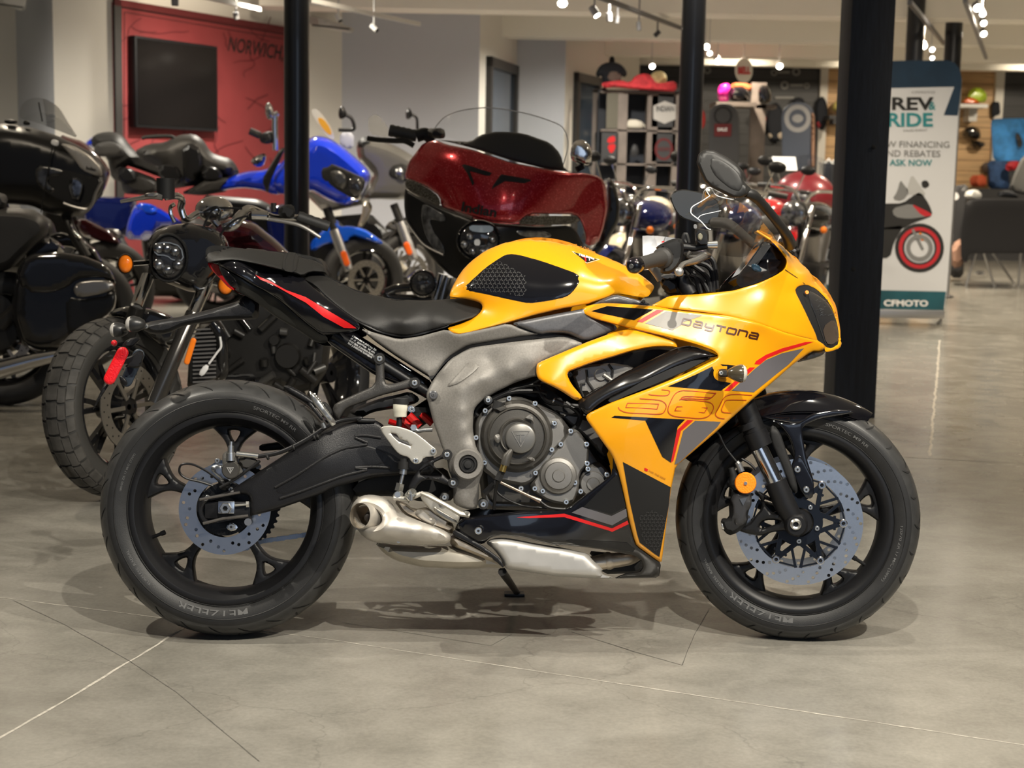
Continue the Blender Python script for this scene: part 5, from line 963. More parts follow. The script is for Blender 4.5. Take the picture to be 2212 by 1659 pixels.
b = MB(); panel(b, B, cp(5, 900, 200, 1000, 90, 1080, 0, 1150, 20, 1165, 50, 1100, 110, 1000, 180, 930, 205), off(fdp, -.004), .004, step=7, rim=.004, rw=7, m=GREY); b.build('raised_facet', None, fr_o)
lathe_px('pivot_cover_ring', 5, 1073, 824, -.192, [(72, .006), (78, .001), (112, 0), (120, .003), (126, .012)], GREY, 48, fr_o)
lathe_px('pivot_cap', 5, 1073, 824, -.190, [(0, -.002), (30, -.001), (34, .004), (50, .004), (54, 0), (62, 0), (72, .003), (74, .008)], BLKM, 40, fr_o)
lathe_px('frame_plug', 5, 796, 271, -.166, [(0, .004), (14, .004), (15, -.002), (28, -.002), (36, 0), (38, .006)], GREY2, 28, fr_o); bolt(fr_o, *cp(5, 797, 270)[0], -.168, 4, B, GREY2)
sc_ = [(777, 709), (800, 716), (861, 733), (905, 727), (966, 711), (985, 723), (1040, 712), (1098, 698), (1130, 712), (1168, 722), (1120, 727), (1013, 745), (992, 756), (966, 773), (934, 816), (900, 795), (845, 760), (800, 728)]
cdp = TPS([(777, 709, -.125), (860, 735, -.135), (966, 725, -.145), (1100, 705, -.15), (1168, 722, -.145), (1010, 745, -.14), (934, 815, -.135), (960, 760, -.13), (1000, 735, -.15), (870, 770, -.13)])
b = MB(); panel(b, B, sc_, cdp, .02, step=9, rim=.006, rw=8, m=GREY); b.pair('side_cover', None, bike)
b = MB(); panel(b, B, [(930, 824), (960, 784), (990, 764), (1013, 753), (1120, 736), (1170, 730), (1250, 748), (1275, 752), (1270, 735), (1170, 716), (1090, 700), (1000, 735), (940, 780), (925, 810)], off(cdp, .006), .02, step=12, rim=0, m=BLKS); b.pair('frame_seal', None, bike)
uc = cp(2, 600, 806, 700, 782, 1000, 722, 1180, 690, 1250, 655, 1330, 615, 1430, 574, 1500, 588, 1700, 642, 1712, 665, 1340, 655, 1220, 690, 1200, 730, 1260, 762, 1430, 812, 1456, 855, 1200, 952, 1120, 915, 1050, 885, 900, 882, 840, 895, 720, 850)
b = MB(); panel(b, B, uc, lambda x, y: -.152+0*x, .02, step=9, rim=.007, rw=9, m=GREY2); ug = b.pair('tank_side_cover', None, bike); bolt(ug, *cp(2, 1660, 632)[0], -.155, 4, B, BLKM)
# ---- fuel tank
kdp = TPS([(972, 632, -.07), (980, 600, -.03), (1000, 568, -.015), (1050, 530, -.01), (1130, 514, -.01), (1233, 525, -.01), (1320, 560, -.02), (1400, 605, -.04), (1415, 620, -.06), (1396, 643, -.11), (1330, 634, -.13), (1266, 668, -.15), (1157, 695, -.15), (1049, 708, -.15), (985, 722, -.14), (966, 709, -.13), (1040, 665, -.115), (1005, 645, -.10), (1010, 618, -.105), (1100, 560, -.10), (1080, 620, -.135), (1180, 575, -.12), (1150, 650, -.15), (1250, 600, -.145), (1260, 560, -.09), (1060, 560, -.08), (1200, 545, -.075), (1330, 600, -.12), (1220, 640, -.155)])
tank = cp(2, 118, 558, 150, 490, 205, 395, 280, 315, 400, 225, 560, 160, 700, 128, 820, 120, 950, 131, 1080, 163, 1240, 224, 1400, 290, 1530, 355, 1640, 420, 1720, 482, 1745, 510, 1735, 545, 1685, 606, 1560, 590, 1440, 571, 1340, 610, 1200, 655, 1000, 690, 800, 738, 600, 795, 400, 845, 250, 886, 165, 895, 92, 848, 130, 828, 220, 800, 320, 755, 370, 705, 378, 665, 350, 636, 240, 610, 115, 600)
ins = cp(2, 205, 540, 270, 480, 400, 360, 500, 292, 560, 256, 620, 250, 700, 266, 850, 308, 1000, 360, 1130, 408, 1160, 445, 1140, 500, 1090, 565, 1040, 600, 900, 630, 750, 650, 600, 620, 400, 575, 300, 555)
b = MB(); panel(b, B, tank, kdp, .004, step=9, rim=.006, rw=8, m=YEL); b.mirror(); tk = pt('fuel_tank', b)
b = MB(); panel(b, B, ins, off(kdp, -.0012), .002, step=9, rim=.002, rw=4, m=BLKG); b.pair('tank_inset', None, tk)
PAT = mat('grip pattern', (.045, .045, .045), .6)
def tripat(poly, dep, s, m, w=.7):
    mb = MB(); A = np.array(poly); lo, hi = A.min(0), A.max(0); row = 0; y = lo[1]
    while y < hi[1]:
        x = lo[0]+(s*.5 if row % 2 else 0)
        while x < hi[0]:
            for k in range(3):
                a = math.radians(90+120*k); q = np.array([(x, y), (x+math.cos(a)*s*.42, y-math.sin(a)*s*.42)])
                if inside(q, poly).all(): ribbon(mb, B, q, w, dep, m)
            for k in range(3):
                a = math.radians(30+120*k); q = np.array([(x+math.cos(a)*s*.2, y-math.sin(a)*s*.2), (x+math.cos(a+.9)*s*.46, y-math.sin(a+.9)*s*.46)])
                if inside(q, poly).all(): ribbon(mb, B, q, w*.7, dep, m)
            x += s
        y += s*.866; row += 1
    return mb
tripat(cp(2, 230, 530, 300, 458, 420, 345, 520, 305, 730, 425, 730, 555, 700, 595, 500, 562), off(kdp, -.002), 9.5, PAT).build('grip_pattern', None, tk)
b = MB(); panel(b, B, cp(2, 1100, 236, 1292, 296, 1208, 320), off(kdp, -.001), .0012, step=6, rim=0, m=BLKG, sm=0); ribbon(b, B, cp(2, 1092, 232, 1306, 297, 1208, 326), 1.6, off(kdp, -.0022), mat('cream badge edge', (.75, .62, .45), .4), True); text_on(b, B, 'TRIUMPH', cp(2, 1140, 255)[0], cp(2, 1265, 292)[0], 4.5, off(kdp, -.0018), WHITE, .05)
ribbon(b, B, cp(2, 1165, 268, 1195, 278, 1200, 312), 3.2, off(kdp, -.002), RED); ribbon(b, B, cp(2, 1168, 264, 1192, 272), 2, off(kdp, -.0024), WHITE); ribbon(b, B, cp(2, 1232, 286, 1228, 306), 2.4, off(kdp, -.002), WHITE); ribbon(b, B, cp(2, 1245, 290, 1268, 296), 2, off(kdp, -.002), WHITE); b.build('triangle_badge', None, tk)
b = MB(); rr = random.Random(9); BRN = mat('brown warning print', (.45, .17, .01), .5)
ribbon(b, B, cp(2, 1082, 168, 1090, 172, 1098, 205), .7, off(kdp, -.001), BRN); triumph(b, B, *cp(2, 1118, 185)[0], 3, off(kdp, -.001), BRN, .6)
for x, y in ((1160, 200), (1190, 205), (1215, 215), (1240, 228), (1265, 240)): ribbon(b, B, ell(*cp(2, x, y)[0], 2.6, 2.4, 8), .6, off(kdp, -.001), BRN, True)
for k in range(18): x, y = 1110+k*9, 205+k*3.2; ribbon(b, B, cp(2, x, y, x+6, y+2), .8, off(kdp, -.001), BRN); ribbon(b, B, cp(2, x, y+14, x+6, y+16), .8, off(kdp, -.001), BRN)
b.build('warning_print', None, tk)
# ---- yellow air scoop
b = MB(); scoop = cp(2, 805, 1145, 820, 1118, 960, 1058, 1200, 958, 1450, 866, 1560, 850, 1660, 868, 1760, 888, 1900, 935, 1932, 985, 1922, 998, 1800, 990, 1690, 1000, 1560, 1028, 1400, 1078, 1250, 1120, 1120, 1168, 1062, 1190, 1050, 1215, 1085, 1290, 1172, 1390, 1160, 1412, 1120, 1422, 1000, 1342, 900, 1292, 828, 1258, 805, 1215)
sdp2 = TPS([(1158, 800, -.20), (1300, 730, -.195), (1370, 715, -.19), (1460, 745, -.20), (1360, 765, -.21), (1230, 810, -.215), (1190, 830, -.22), (1250, 865, -.205), (1240, 770, -.205)])
panel(b, B, scoop, sdp2, .02, step=8, rim=.009, rw=9, m=YEL); b.pair('air_scoop', None, bike)
b = MB(); puff(b, B, cp(2, 1040, 1200, 1250, 1110, 1560, 1010, 1760, 980, 1960, 1000, 2060, 990, 2212, 1080, 1700, 1330, 1300, 1560, 1150, 1440), -.02, .1, 10, 14, BLKM); pt('radiator_shroud', b)
b = MB(); puff(b, B, cp(2, 1085, 1190, 1200, 1140, 1400, 1120, 1560, 1140, 1620, 1190, 1500, 1270, 1280, 1340, 1200, 1400, 1140, 1340), -.125, .02, 6, 8, CAST); hc = b.build('head_cover', None, bike)
lathe_px('head_plug', 2, 1320, 1215, -.15, [(0, 0), (45, 0), (52, .003), (52, .02)], mat('mid grey cast', (.18, .175, .165), .45, .5), 28, hc)
b = MB(); b.tube(yp(cp(2, 1205, 1175, 1215, 1270, 1260, 1335), -.148), .003, 8, BLKM); b.tube(yp(cp(2, 1380, 1130, 1415, 1180, 1410, 1230), -.148), .003, 8, BLKM); b.tube(yp(cp(2, 1180, 1390, 1160, 1340, 1165, 1290, 1195, 1285), -.148), .003, 8, BLKM); b.tube(yp(cp(2, 1340, 1215, 1440, 1285), -.15), .005, 8, CAST); b.build('gasket_line', None, hc); bolt(hc, *cp(2, 1075, 1215)[0], -.15, 5, B, BLKS)
# ---- main fairing
mdp = TPS([(1256, 670, -.15), (1330, 690, -.175), (1400, 690, -.19), (1412, 665, -.185), (1500, 740, -.215), (1550, 770, -.228), (1540, 690, -.205), (1640, 720, -.195), (1640, 700, -.205), (1700, 740, -.155), (1750, 745, -.11), (1782, 748, -.075), (1480, 810, -.235), (1500, 870, -.235), (1620, 860, -.19), (1270, 894, -.215), (1340, 930, -.235), (1459, 1008, -.20), (1335, 1015, -.215), (1380, 1030, -.215), (1440, 1080, -.185), (1400, 1130, -.17), (1400, 1200, -.135), (1375, 1179, -.145), (1429, 1214, -.125), (1700, 790, -.13), (1550, 930, -.195), (1560, 830, -.22)])
side = [(1256, 670), (1262, 662), (1293, 655), (1330, 655), (1412, 661), (1457, 667), (1514, 673), (1571, 681), (1638, 697), (1693, 717), (1758, 733)]+cp(6, 1610, 95, 1665, 130, 1662, 150, 1640, 170, 1585, 168, 1480, 240, 1340, 360, 1200, 480, 1100, 570, 1000, 660, 860, 780, 742, 880, 730, 940, 716, 1010, 700, 1120, 690, 1200, 660, 1440, 652, 1476, 600, 1440, 500, 1368, 482, 1320, 450, 1200, 415, 1020, 385, 900, 350, 810, 270, 700, 185, 580, 200, 553, 330, 490, 600, 390, 800, 308, 1000, 212, 1003, 192, 975, 165, 860, 125, 700, 82)+cp(2, 1500, 832, 1260, 768, 1170, 725)
b = MB(); panel(b, B, side, mdp, .005, step=8, rim=.006, rw=7, m=YEL, q=.2); b.mirror(); fa = pt('side_fairing', b)
def dec(name, poly, m, o=-.0009, par=None, sm=0, dep=None, step=8):
    b_ = MB(); panel(b_, B, poly, off(dep or mdp, o), .0008, step=step, rim=0, m=m, sm=sm); return b_.build(name, None, par or fa)
dec('black_decal', cp(2, 1245, 708, 1370, 668, 1738, 695, 1585, 780), BLKG); dec('red_decal', cp(2, 1765, 698, 1822, 702, 1650, 798, 1608, 790), RED); dec('silver_decal', cp(2, 1672, 805, 1840, 708, 2130, 742, 2060, 768, 1965, 800, 1960, 820, 1890, 860), SILV)
dec('red_decal', cp(6, 1228, 248, 1240, 228, 1300, 190, 1400, 150, 1540, 112, 1592, 110, 1545, 128, 1400, 172, 1310, 210, 1262, 250), RED)
dec('slate_decal', cp(6, 1088, 412, 1225, 282, 1300, 222, 1400, 180, 1535, 150, 1440, 250, 1225, 422), DGREY); dec('red_decal', cp(6, 1042, 412, 1200, 268, 1234, 268, 1075, 414), RED)
dec('black_decal', cp(6, 695, 385, 860, 315, 968, 262, 985, 300, 1000, 345, 1085, 365, 1022, 412), BLKG); dec('black_decal', cp(6, 1020, 248, 1180, 262, 1120, 330, 1085, 300), BLKG)
dec('black_decal', cp(6, 345, 578, 365, 566, 800, 590, 755, 635, 712, 856, 660, 820, 555, 596), BLKG); dec('red_decal', cp(6, 712, 858, 752, 655, 815, 592, 852, 594, 775, 660, 728, 845), RED); dec('slate_decal', cp(6, 735, 868, 790, 660, 862, 598, 1022, 604, 1000, 635, 760, 860), DGREY)
lp = cp(6, 416, 852, 712, 1008, 700, 1120, 642, 1440, 605, 1415, 520, 1350, 505, 1300, 460, 1100)
dec('black_decal', lp, BLKM)
tripat(cp(6, 510, 1190, 600, 1140, 690, 1200, 660, 1350, 630, 1420, 540, 1345), off(mdp, -.002), 8.5, mat('dim grip pattern', (.04, .04, .042), .4), .8).build('grip_pattern', None, fa)
# numerals 660
NM = mat('brown red outline', (.40, .035, .01), .4); b = MB()
def rpath(pts): return chaikin(chaikin(cp(6, *pts), 1, .22, False), 1, .25, False)
for L_, cl_ in (((655, 405, 712, 410, 695, 445, 590, 438, 575, 433), False), ((520, 460, 655, 470, 690, 500, 672, 548, 640, 558, 440, 548, 395, 530, 388, 512), False), ((445, 488, 638, 494, 628, 525, 435, 515), True),
                 ((992, 425, 950, 468, 800, 458, 765, 468), False), ((990, 428, 780, 408, 735, 430, 692, 520, 700, 555, 740, 572, 900, 585, 950, 570, 980, 520, 970, 492, 940, 478, 770, 466, 790, 445, 960, 455), False), ((750, 510, 938, 518, 920, 548, 738, 535), True),
                 ((1215, 440, 1090, 432, 1040, 450, 1000, 530, 985, 560, 1005, 580, 1045, 585), False), ((1180, 470, 1060, 468, 1045, 480, 1018, 545, 1085, 550), False)):
    P_ = rpath(L_) if not cl_ else cp(6, *L_); ribbon(b, B, P_, 1.5, off(mdp, -.001), NM, cl_)
b.build('numeral_outline', None, fa)
# DAYTONA wordmark (stroked letters)
DM = mat('dark red brown lettering', (.05, .012, .006), .35); b = MB()
u0, u1 = np.array(cp(3, 495, 1452)[0]), np.array(cp(3, 1118, 1578)[0]); adv = (u1-u0)/7.0; up_ = np.array([adv[1], -adv[0]])/np.linalg.norm(adv)*12.0
G = {'d': [[(.02, 1), (.75, 1), (.85, .8), (.8, .2), (.7, 0), (-.02, 0), (.04, .95)]], 'a': [[(.1, 1), (.75, 1), (.85, .8), (.8, 0), (.1, 0), (.02, .15), (.05, .5), (.8, .5)]], 'y': [[(.1, 1), (.05, .45), (.15, .35), (.8, .35)], [(.88, 1), (.8, 0), (.7, -.2), (.05, -.2)]], 't': [[(.0, 1), (.95, 1)], [(.5, 1), (.45, 0)]], 'o': [[(.15, 1), (.8, 1), (.9, .85), (.82, .1), (.75, 0), (.1, 0), (.02, .1), (.08, .9), (.15, 1)]], 'n': [[(.0, 0), (.08, 1), (.75, 1), (.88, .85), (.82, 0)]]}
for i, c_ in enumerate('daytona'):
    for st_ in G[c_]: ribbon(b, B, [u0+adv*(i+x*.9)+up_*(y-.5) for x, y in st_], 3.5, off(mdp, -.001), DM)
b.build('wordmark', None, fa)
b = MB(); text_on(b, B, 'FOR THE RIDE', cp(6, 577, 905)[0], cp(6, 680, 958)[0], 3.6, off(mdp, -.001), BRN, .03); panel(b, B, cp(6, 550, 888, 572, 896, 568, 912, 548, 904), off(mdp, -.001), .0005, step=5, rim=0, m=RED, sm=0); b.build('slogan', None, fa)
# indicator on the fairing
b = MB(); ribbon(b, B, chaikin(cp(6, 1060, 268, 1010, 268, 985, 285, 985, 325, 1010, 345, 1060, 350), 1, closed=False), 6, off(mdp, -.0016), YEL); b.build('indicator_surround', None, fa)
b = MB(); puff(b, B, cp(6, 1005, 285, 1035, 278, 1085, 290, 1085, 325, 1030, 328, 1005, 320), -.236, .012, 4, 6, BLKM); c0 = B.P(*cp(6, 1125, 305)[0], -.29); b.tube([B.P(*cp(6, 1075, 305)[0], -.236), c0], .006, 10, BLKM)
fi = pt('front_indicator', b); bolt(fi, *cp(6, 1024, 302)[0], -.25, 4.5)
b = MB(); b.lathe([(0, -.030), (.009, -.026), (.017, -.012), (.0215, .002), (.021, .007)], c0+Vector((.004, 0, 0)), (1, 0, 0), 24, mat('smoked indicator body', (.05, .04, .025), .2, 0, .5)); b.build('housing', None, fi); b = MB(); b.lathe([(.021, .007), (.018, .013), (.010, .017), (0, .018)], c0+Vector((.004, 0, 0)), (1, 0, 0), 24, mat('frosted indicator lens', (.5, .48, .42), .15, 0, .6)); b.build('lens', None, fi)
# diagonal black duct
ddp = TPS([(1240, 860, -.20), (1262, 895, -.21), (1350, 800, -.195), (1400, 830, -.215), (1480, 745, -.19), (1550, 770, -.222), (1500, 790, -.215), (1380, 800, -.19)])
b = MB(); panel(b, B, cp(2, 1172, 1400, 1500, 1200, 1900, 1008, 1980, 985, 2060, 985, 2252, 1058, 2245, 1072, 2100, 1092, 1900, 1162, 1600, 1300, 1390, 1402, 1290, 1470, 1240, 1522, 1200, 1536, 1125, 1445), ddp, .02, step=8, rim=.014, rw=14, m=mat('black metallic duct', (.010, .009, .009), .22, .2, .6)); dc = b.pair('side_duct', None, bike)
b = MB(); panel(b, B, cp(2, 1370, 1415, 1600, 1290, 1900, 1155, 2100, 1085, 2200, 1075, 2000, 1180, 1750, 1290, 1500, 1390, 1400, 1440), lambda x, y: -.20+0*x, .01, step=10, rim=0, m=BLKM); b.build('duct_shadow_gap', None, dc)
# ---- cowl, headlight, screen
wdp = TPS([(1405, 661, -.175), (1446, 639, -.185), (1514, 636, -.19), (1584, 628, -.195), (1638, 612, -.185), (1695, 582, -.15), (1701, 563, -.125), (1668, 522, -.07), (1643, 503, -.03), (1665, 514, -.004), (1720, 555, -.002), (1763, 601, -.002), (1790, 631, -.004), (1806, 661, -.008), (1816, 707, -.014), (1816, 745, -.03), (1600, 690, -.205), (1700, 690, -.16), (1762, 727, -.10), (1740, 640, -.115), (1717, 628, -.135), (1650, 650, -.19), (1740, 590, -.07), (1790, 690, -.06), (1780, 745, -.075), (1700, 545, -.06), (1514, 673, -.203), (1457, 667, -.195)])
cowl = [(1405, 661), (1425, 650), (1446, 639), (1514, 635), (1584, 628), (1638, 612), (1674, 596), (1695, 582), (1701, 565), (1694, 550), (1668, 522), (1648, 506), (1635, 497), (1640, 496), (1665, 512), (1690, 530), (1720, 556), (1763, 601), (1790, 631), (1807, 662), (1816, 707), (1819, 739), (1815, 752), (1792, 760), (1783, 760), (1780, 748), (1758, 735), (1693, 718), (1638, 698), (1571, 682), (1514, 674), (1457, 668)]
hl = [(1717, 628), (1723, 619), (1741, 614), (1764, 624), (1785, 645), (1799, 667), (1809, 701), (1813, 742), (1796, 753), (1785, 750), (1766, 736), (1763, 723), (1736, 666)]
b = MB(); panel(b, B, cowl, wdp, .005, [hl], 7, .004, 5, YEL, q=.2); b.mirror(); cw = pt('front_cowl', b)
b = MB(); ribbon(b, B, cp(3, 1312, 1040, 1400, 1100, 1470, 1156), 1.2, off(wdp, -.0006), BLKM); b.build('panel_seam', None, cw)
b = MB(); panel(b, B, hl, off(wdp, .006), .01, step=7, rim=0, m=BLKM); hd = b.pair('headlight', None, bike)
lens_ = cp(3, 1495, 1205, 1560, 1235, 1640, 1290, 1690, 1360, 1735, 1480, 1745, 1618, 1680, 1655, 1635, 1640, 1600, 1540, 1560, 1420, 1510, 1300)
b = MB(); panel(b, B, lens_, off(wdp, .001), .004, step=7, rim=.003, rw=5, m=LENS); b.pair('headlight_lens', None, hd)
b = MB(); panel(b, B, cp(3, 1610, 1500, 1700, 1430, 1735, 1500, 1742, 1600, 1690, 1640, 1640, 1630), off(wdp, -.0006), .0004, step=7, rim=0, m=mat('brown smoked lens', (.06, .045, .035), .1, 0, .8)); b.pair('lower_lens', None, hd)
b = MB(); b.lathe([(0, -.003), (.0042, -.003), (.0052, 0)], B.P(*cp(3, 1486, 1222)[0], -.118), n=14, m=AMB); b.build('position_lamp', None, hd)
b = MB(); rr = random.Random(4)
for k in range(16): x, y = rr.uniform(1540, 1700), rr.uniform(1280, 1420); ribbon(b, B, cp(3, x, y, x+rr.uniform(10, 40), y-rr.uniform(-4, 16)), rr.uniform(.6, 1.6), off(wdp, -.0004), mat('headlight reflector', (.35, .38, .42), .12, .9))
b.build('reflector_detail', None, hd)
b = MB(); puff(b, B, cp(6, 1480, 240, 1540, 200, 1590, 172, 1640, 172, 1662, 155, 1664, 182, 1620, 205, 1560, 222), -.06, .04, 4, 8, BLKS); b.mirror(); pt('chin_guard', b)
# cockpit
b = MB(); panel(b, B, cp(3, 915, 1130, 960, 1050, 1040, 965, 1090, 900, 1115, 830, 1150, 815, 1190, 822, 1260, 880, 1302, 930, 1325, 965, 1312, 1020, 1280, 1060, 1200, 1105, 1100, 1148, 1000, 1180, 950, 1185), lambda x, y: -.06-.09*np.clip((y-560)/60, 0, 1)+0*x, .01, step=8, rim=.004, rw=6, m=BLKG); ck = b.pair('cockpit_panel', None, bike)
p_ = [B.P(*q, yy) for q, yy in zip(cp(3, 925, 1140, 1125, 865), (0, 0))]
b = MB(); a_, c_ = p_; b.bar(a_, c_, .16, .018, BLKS, (0, 0, 1)); ds = b.build('dashboard', None, bike)
b = MB(); n_ = (c_-a_).normalized().cross(Vector((0, 1, 0))).normalized(); n_ = n_ if n_.x < 0 else -n_; b.bar(a_.lerp(c_, .1)+n_*.0105, a_.lerp(c_, .9)+n_*.0105, .13, .002, mat('dash screen glass', (.01, .015, .02), .05, 0, 1), (0, 0, 1)); b.build('screen', None, ds)
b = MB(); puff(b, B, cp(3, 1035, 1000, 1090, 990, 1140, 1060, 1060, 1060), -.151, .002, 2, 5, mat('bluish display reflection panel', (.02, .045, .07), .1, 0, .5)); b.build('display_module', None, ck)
scr_ = TPS([(1525, 408, -.01), (1590, 425, -.01), (1633, 468, -.01), (1682, 516, -.01), (1494, 448, -.13), (1496, 465, -.14), (1535, 495, -.155), (1573, 508, -.16), (1650, 534, -.12), (1540, 425, -.07), (1560, 460, -.11), (1620, 500, -.10), (1600, 470, -.08), (1650, 510, -.07)])
scp = cp(3, 682, 400, 700, 390, 730, 390, 800, 425, 920, 470, 1000, 530, 1100, 620, 1200, 730, 1262, 798, 1240, 812, 1140, 862, 1000, 822, 860, 765, 720, 722, 690, 710, 640, 655, 572, 602, 562, 575, 575, 540, 650, 495, 712, 455)
b = MB(); panel(b, B, scp, scr_, 0, step=9, rim=0, m=CLEAR); b.mirror(); ws = pt('windscreen', b)
b = MB(); rim_ = mat('screen edge', (.75, .77, .8), .15, 0, .8)
for L_ in (cp(3, 712, 455, 650, 495, 575, 540, 562, 575, 572, 602, 640, 655, 690, 710, 720, 722), ): b.curve([B.P(x, y, scr_(x, y)[0]-.0005) for x, y in L_], .0013, 6, rim_)
for sg in (-1, 1): b.curve([Vector((lambda v: (v.x, v.y*sg, v.z))(B.P(x, y, scr_(x, y)[0]))) for x, y in cp(3, 712, 455, 690, 420, 684, 400, 720, 388, 800, 425, 920, 470)], .0013, 6, rim_)
b.curve([B.P(x, y, scr_(x, y)[0]-.001) for x, y in cp(3, 615, 640, 645, 608, 740, 585, 800, 572)], .0009, 6, rim_); b.build('screen_edge', None, ws)
b = MB(); b.curve(yp(cp(3, 1085, 735, 1140, 770, 1190, 800), -.06), .003, 8, YEL); b.build('screen_trim', None, ws)
# mirrors
MS = mat('black mirror shell', (.016, .0155, .015), .44, spec=.35)
m1 = MB(); puff(m1, B, cp(3, 606, 190, 620, 125, 645, 98, 680, 84, 750, 92, 860, 150, 940, 208, 980, 262, 986, 340, 1042, 400, 1022, 442, 960, 470, 900, 472, 860, 455, 725, 390, 670, 340, 635, 265), -.40, .016, 9, 9, MS, hb=.012, q=.12); m1 = pt('near_mirror', m1)
b = MB(); puff(b, B, cp(3, 698, 195, 715, 150, 745, 140, 800, 155, 865, 195, 945, 262, 975, 330, 1000, 395, 960, 430, 880, 410, 790, 340, 735, 285), -.4125, .0052, 7, 8, MS); b.build('mirror_back', None, m1)
b = MB(); b.curve(yp(cp(3, 1000, 430, 1060, 450, 1140, 530, 1240, 650, 1320, 760, 1350, 840), [-.395, -.385, -.34, -.28, -.2, -.12]), [.010, .0125, .011, .011, .013, .016], 12, MS); b.build('mirror_stalk', None, m1)
b = MB(); puff(b, B, cp(3, 1250, 800, 1310, 790, 1355, 830, 1385, 940, 1340, 900, 1280, 840), -.08, .02, 6, 8, BLKS); b.build('mirror_base', None, m1)
fpoly = cp(3, 392, 465, 430, 415, 500, 400, 640, 425, 770, 480, 802, 560, 785, 635, 735, 680, 680, 682, 600, 665, 480, 625, 430, 560)
m2 = MB(); puff(m2, B, fpoly, .40, .010, 5, 9, MS, hb=.03, q=.12); m2 = pt('far_mirror', m2)
b = MB(); inner = [((x-1502)*.95+1502, (y-448)*.95+448) for x, y in fpoly]; panel(b, B, inner, lambda x, y: .388+0*x, .001, step=10, rim=0, m=MIRG); b.build('mirror_glass', None, m2)
b = MB(); b.curve(yp(cp(3, 740, 665, 860, 680, 980, 770, 1080, 860, 1110, 880), [.38, .33, .24, .14, .1]), [.014, .015, .012, .012, .014], 12, mat('grey mirror stalk', (.05, .045, .04), .35)); b.build('mirror_stalk', None, m2)
# ---- handlebars
GR = mat('rubber grip', (.03, .028, .026), .6, bump=.3, bscale=500)
g0, g1 = B.P(*cp(3, 140, 1000)[0], -.355), B.P(*cp(3, 385, 935)[0], -.215)
b = MB(); ax_ = (g1-g0); pr = [(0, 0), (.0165, 0), (.0175, .006), (.0160, .02), (.0158, .06), (.0172, .10), (.0185, .125), (.0245, .130), (.0245, .142), (.018, .145), (0, .145)]; b.lathe(pr, g0, ax_, 28, GR)
for k in range(14):
    a = 2*PI*k/14; pass
hbn = pt('throttle_grip', b)
b = MB(); b.lathe([(0, -.034), (.006, -.034), (.013, -.032), (.0175, -.026), (.0190, -.018), (.0185, -.004), (.015, 0)], g0, ax_, 28, BLKG); b.lathe([(0, -.037), (.005, -.037), (.0058, -.033)], g0, ax_, 12, BOLT); b.build('bar_end', None, hbn)
b = MB(); sw_ = cp(3, 275, 875, 305, 845, 400, 800, 450, 790, 500, 800, 508, 900, 490, 980, 450, 1040, 400, 1075, 345, 1078, 310, 1060, 350, 1000, 395, 960, 380, 900, 330, 880); puff(b, B, sw_, -.215, .030, 8, 7, BLKM); b.lathe([(.0, -.012), (.026, -.012), (.030, -.004), (.030, .018), (.024, .024)], g1, ax_, 28, BLKM); hs = pt('switch_housing', b)
b = MB(); puff(b, B, cp(3, 325, 818, 350, 810, 352, 822, 330, 828), -.245, .006, 2, 5, REDP); b.build('kill_switch', None, hs)
b = MB(); puff(b, B, cp(3, 590, 725, 600, 712, 690, 725, 705, 740, 705, 845, 680, 850, 600, 850), -.2, .022, 4, 7, BLKS); puff(b, B, cp(3, 583, 680, 610, 680, 612, 715, 585, 715), -.18, .01, 3, 6, mat('frosted brake fluid pot', (.25, .25, .25), .3)); fres = pt('front_brake_reservoir', b)
b = MB(); b.lathe([(0, -.004), (.006, -.004), (.0085, 0)], B.P(*cp(3, 636, 780)[0], -.224), n=16, m=mat('olive badge', (.28, .26, .19), .4), sx=.7); b.build('sight_glass', None, fres)
b = MB(); b.tube(yp(cp(3, 690, 845, 770, 842), -.2), [.0085, .0095], 14, BOLT); b.tube(yp(cp(3, 500, 860, 600, 870, 690, 850), -.2), .008, 10, BLKS); b.curve(yp(cp(3, 560, 900, 540, 935, 600, 940, 670, 915), -.205), .006, 8, ENG); fm = pt('front_master_cylinder', b)
b = MB(); lv = cp(3, 700, 930, 660, 935, 610, 965, 550, 985, 500, 1000, 475, 1030, 470, 1060); b.curve(yp(lv, [-.2, -.22, -.25, -.28, -.31, -.335, -.35]), [.008, .011, .0095, .0075, .0065, .006, .006], 12, mat('polished lever', (.55, .54, .52), .22, .9)); b.ball(B.P(*cp(3, 468, 1058)[0], -.352), .0105, mat('lever ball', (.5, .5, .49), .35, .8)); pt('brake_lever', b)
b = MB(); puff(b, B, cp(3, 300, 1090, 380, 1065, 450, 1080, 450, 1110, 400, 1130, 320, 1120), -.12, .03, 5, 7, CAST); puff(b, B, cp(3, 305, 1120, 440, 1105, 460, 1180, 440, 1230, 345, 1215), -.12, .03, 6, 8, BLKS); b.curve(yp(cp(3, 250, 1010, 290, 1060, 330, 1120), -.13), .012, 10, CAST); tc = pt('triple_clamp', b)
b = MB(); b.tube(yp(cp(3, 468, 1085, 560, 1240), -.11), [.019, .019], 20, BLKS); b.build('fork_top_tube', None, tc)
b = MB(); b.tube([B.P(*cp(3, 480, 940)[0], -.18), B.P(*cp(3, 600, 935)[0], -.1), B.P(*cp(3, 640, 930)[0], .1), B.P(*cp(3, 560, 960)[0], .30)], .011, 12, BLKS); b.build('clip_on_bar', None, tc)
b = MB()
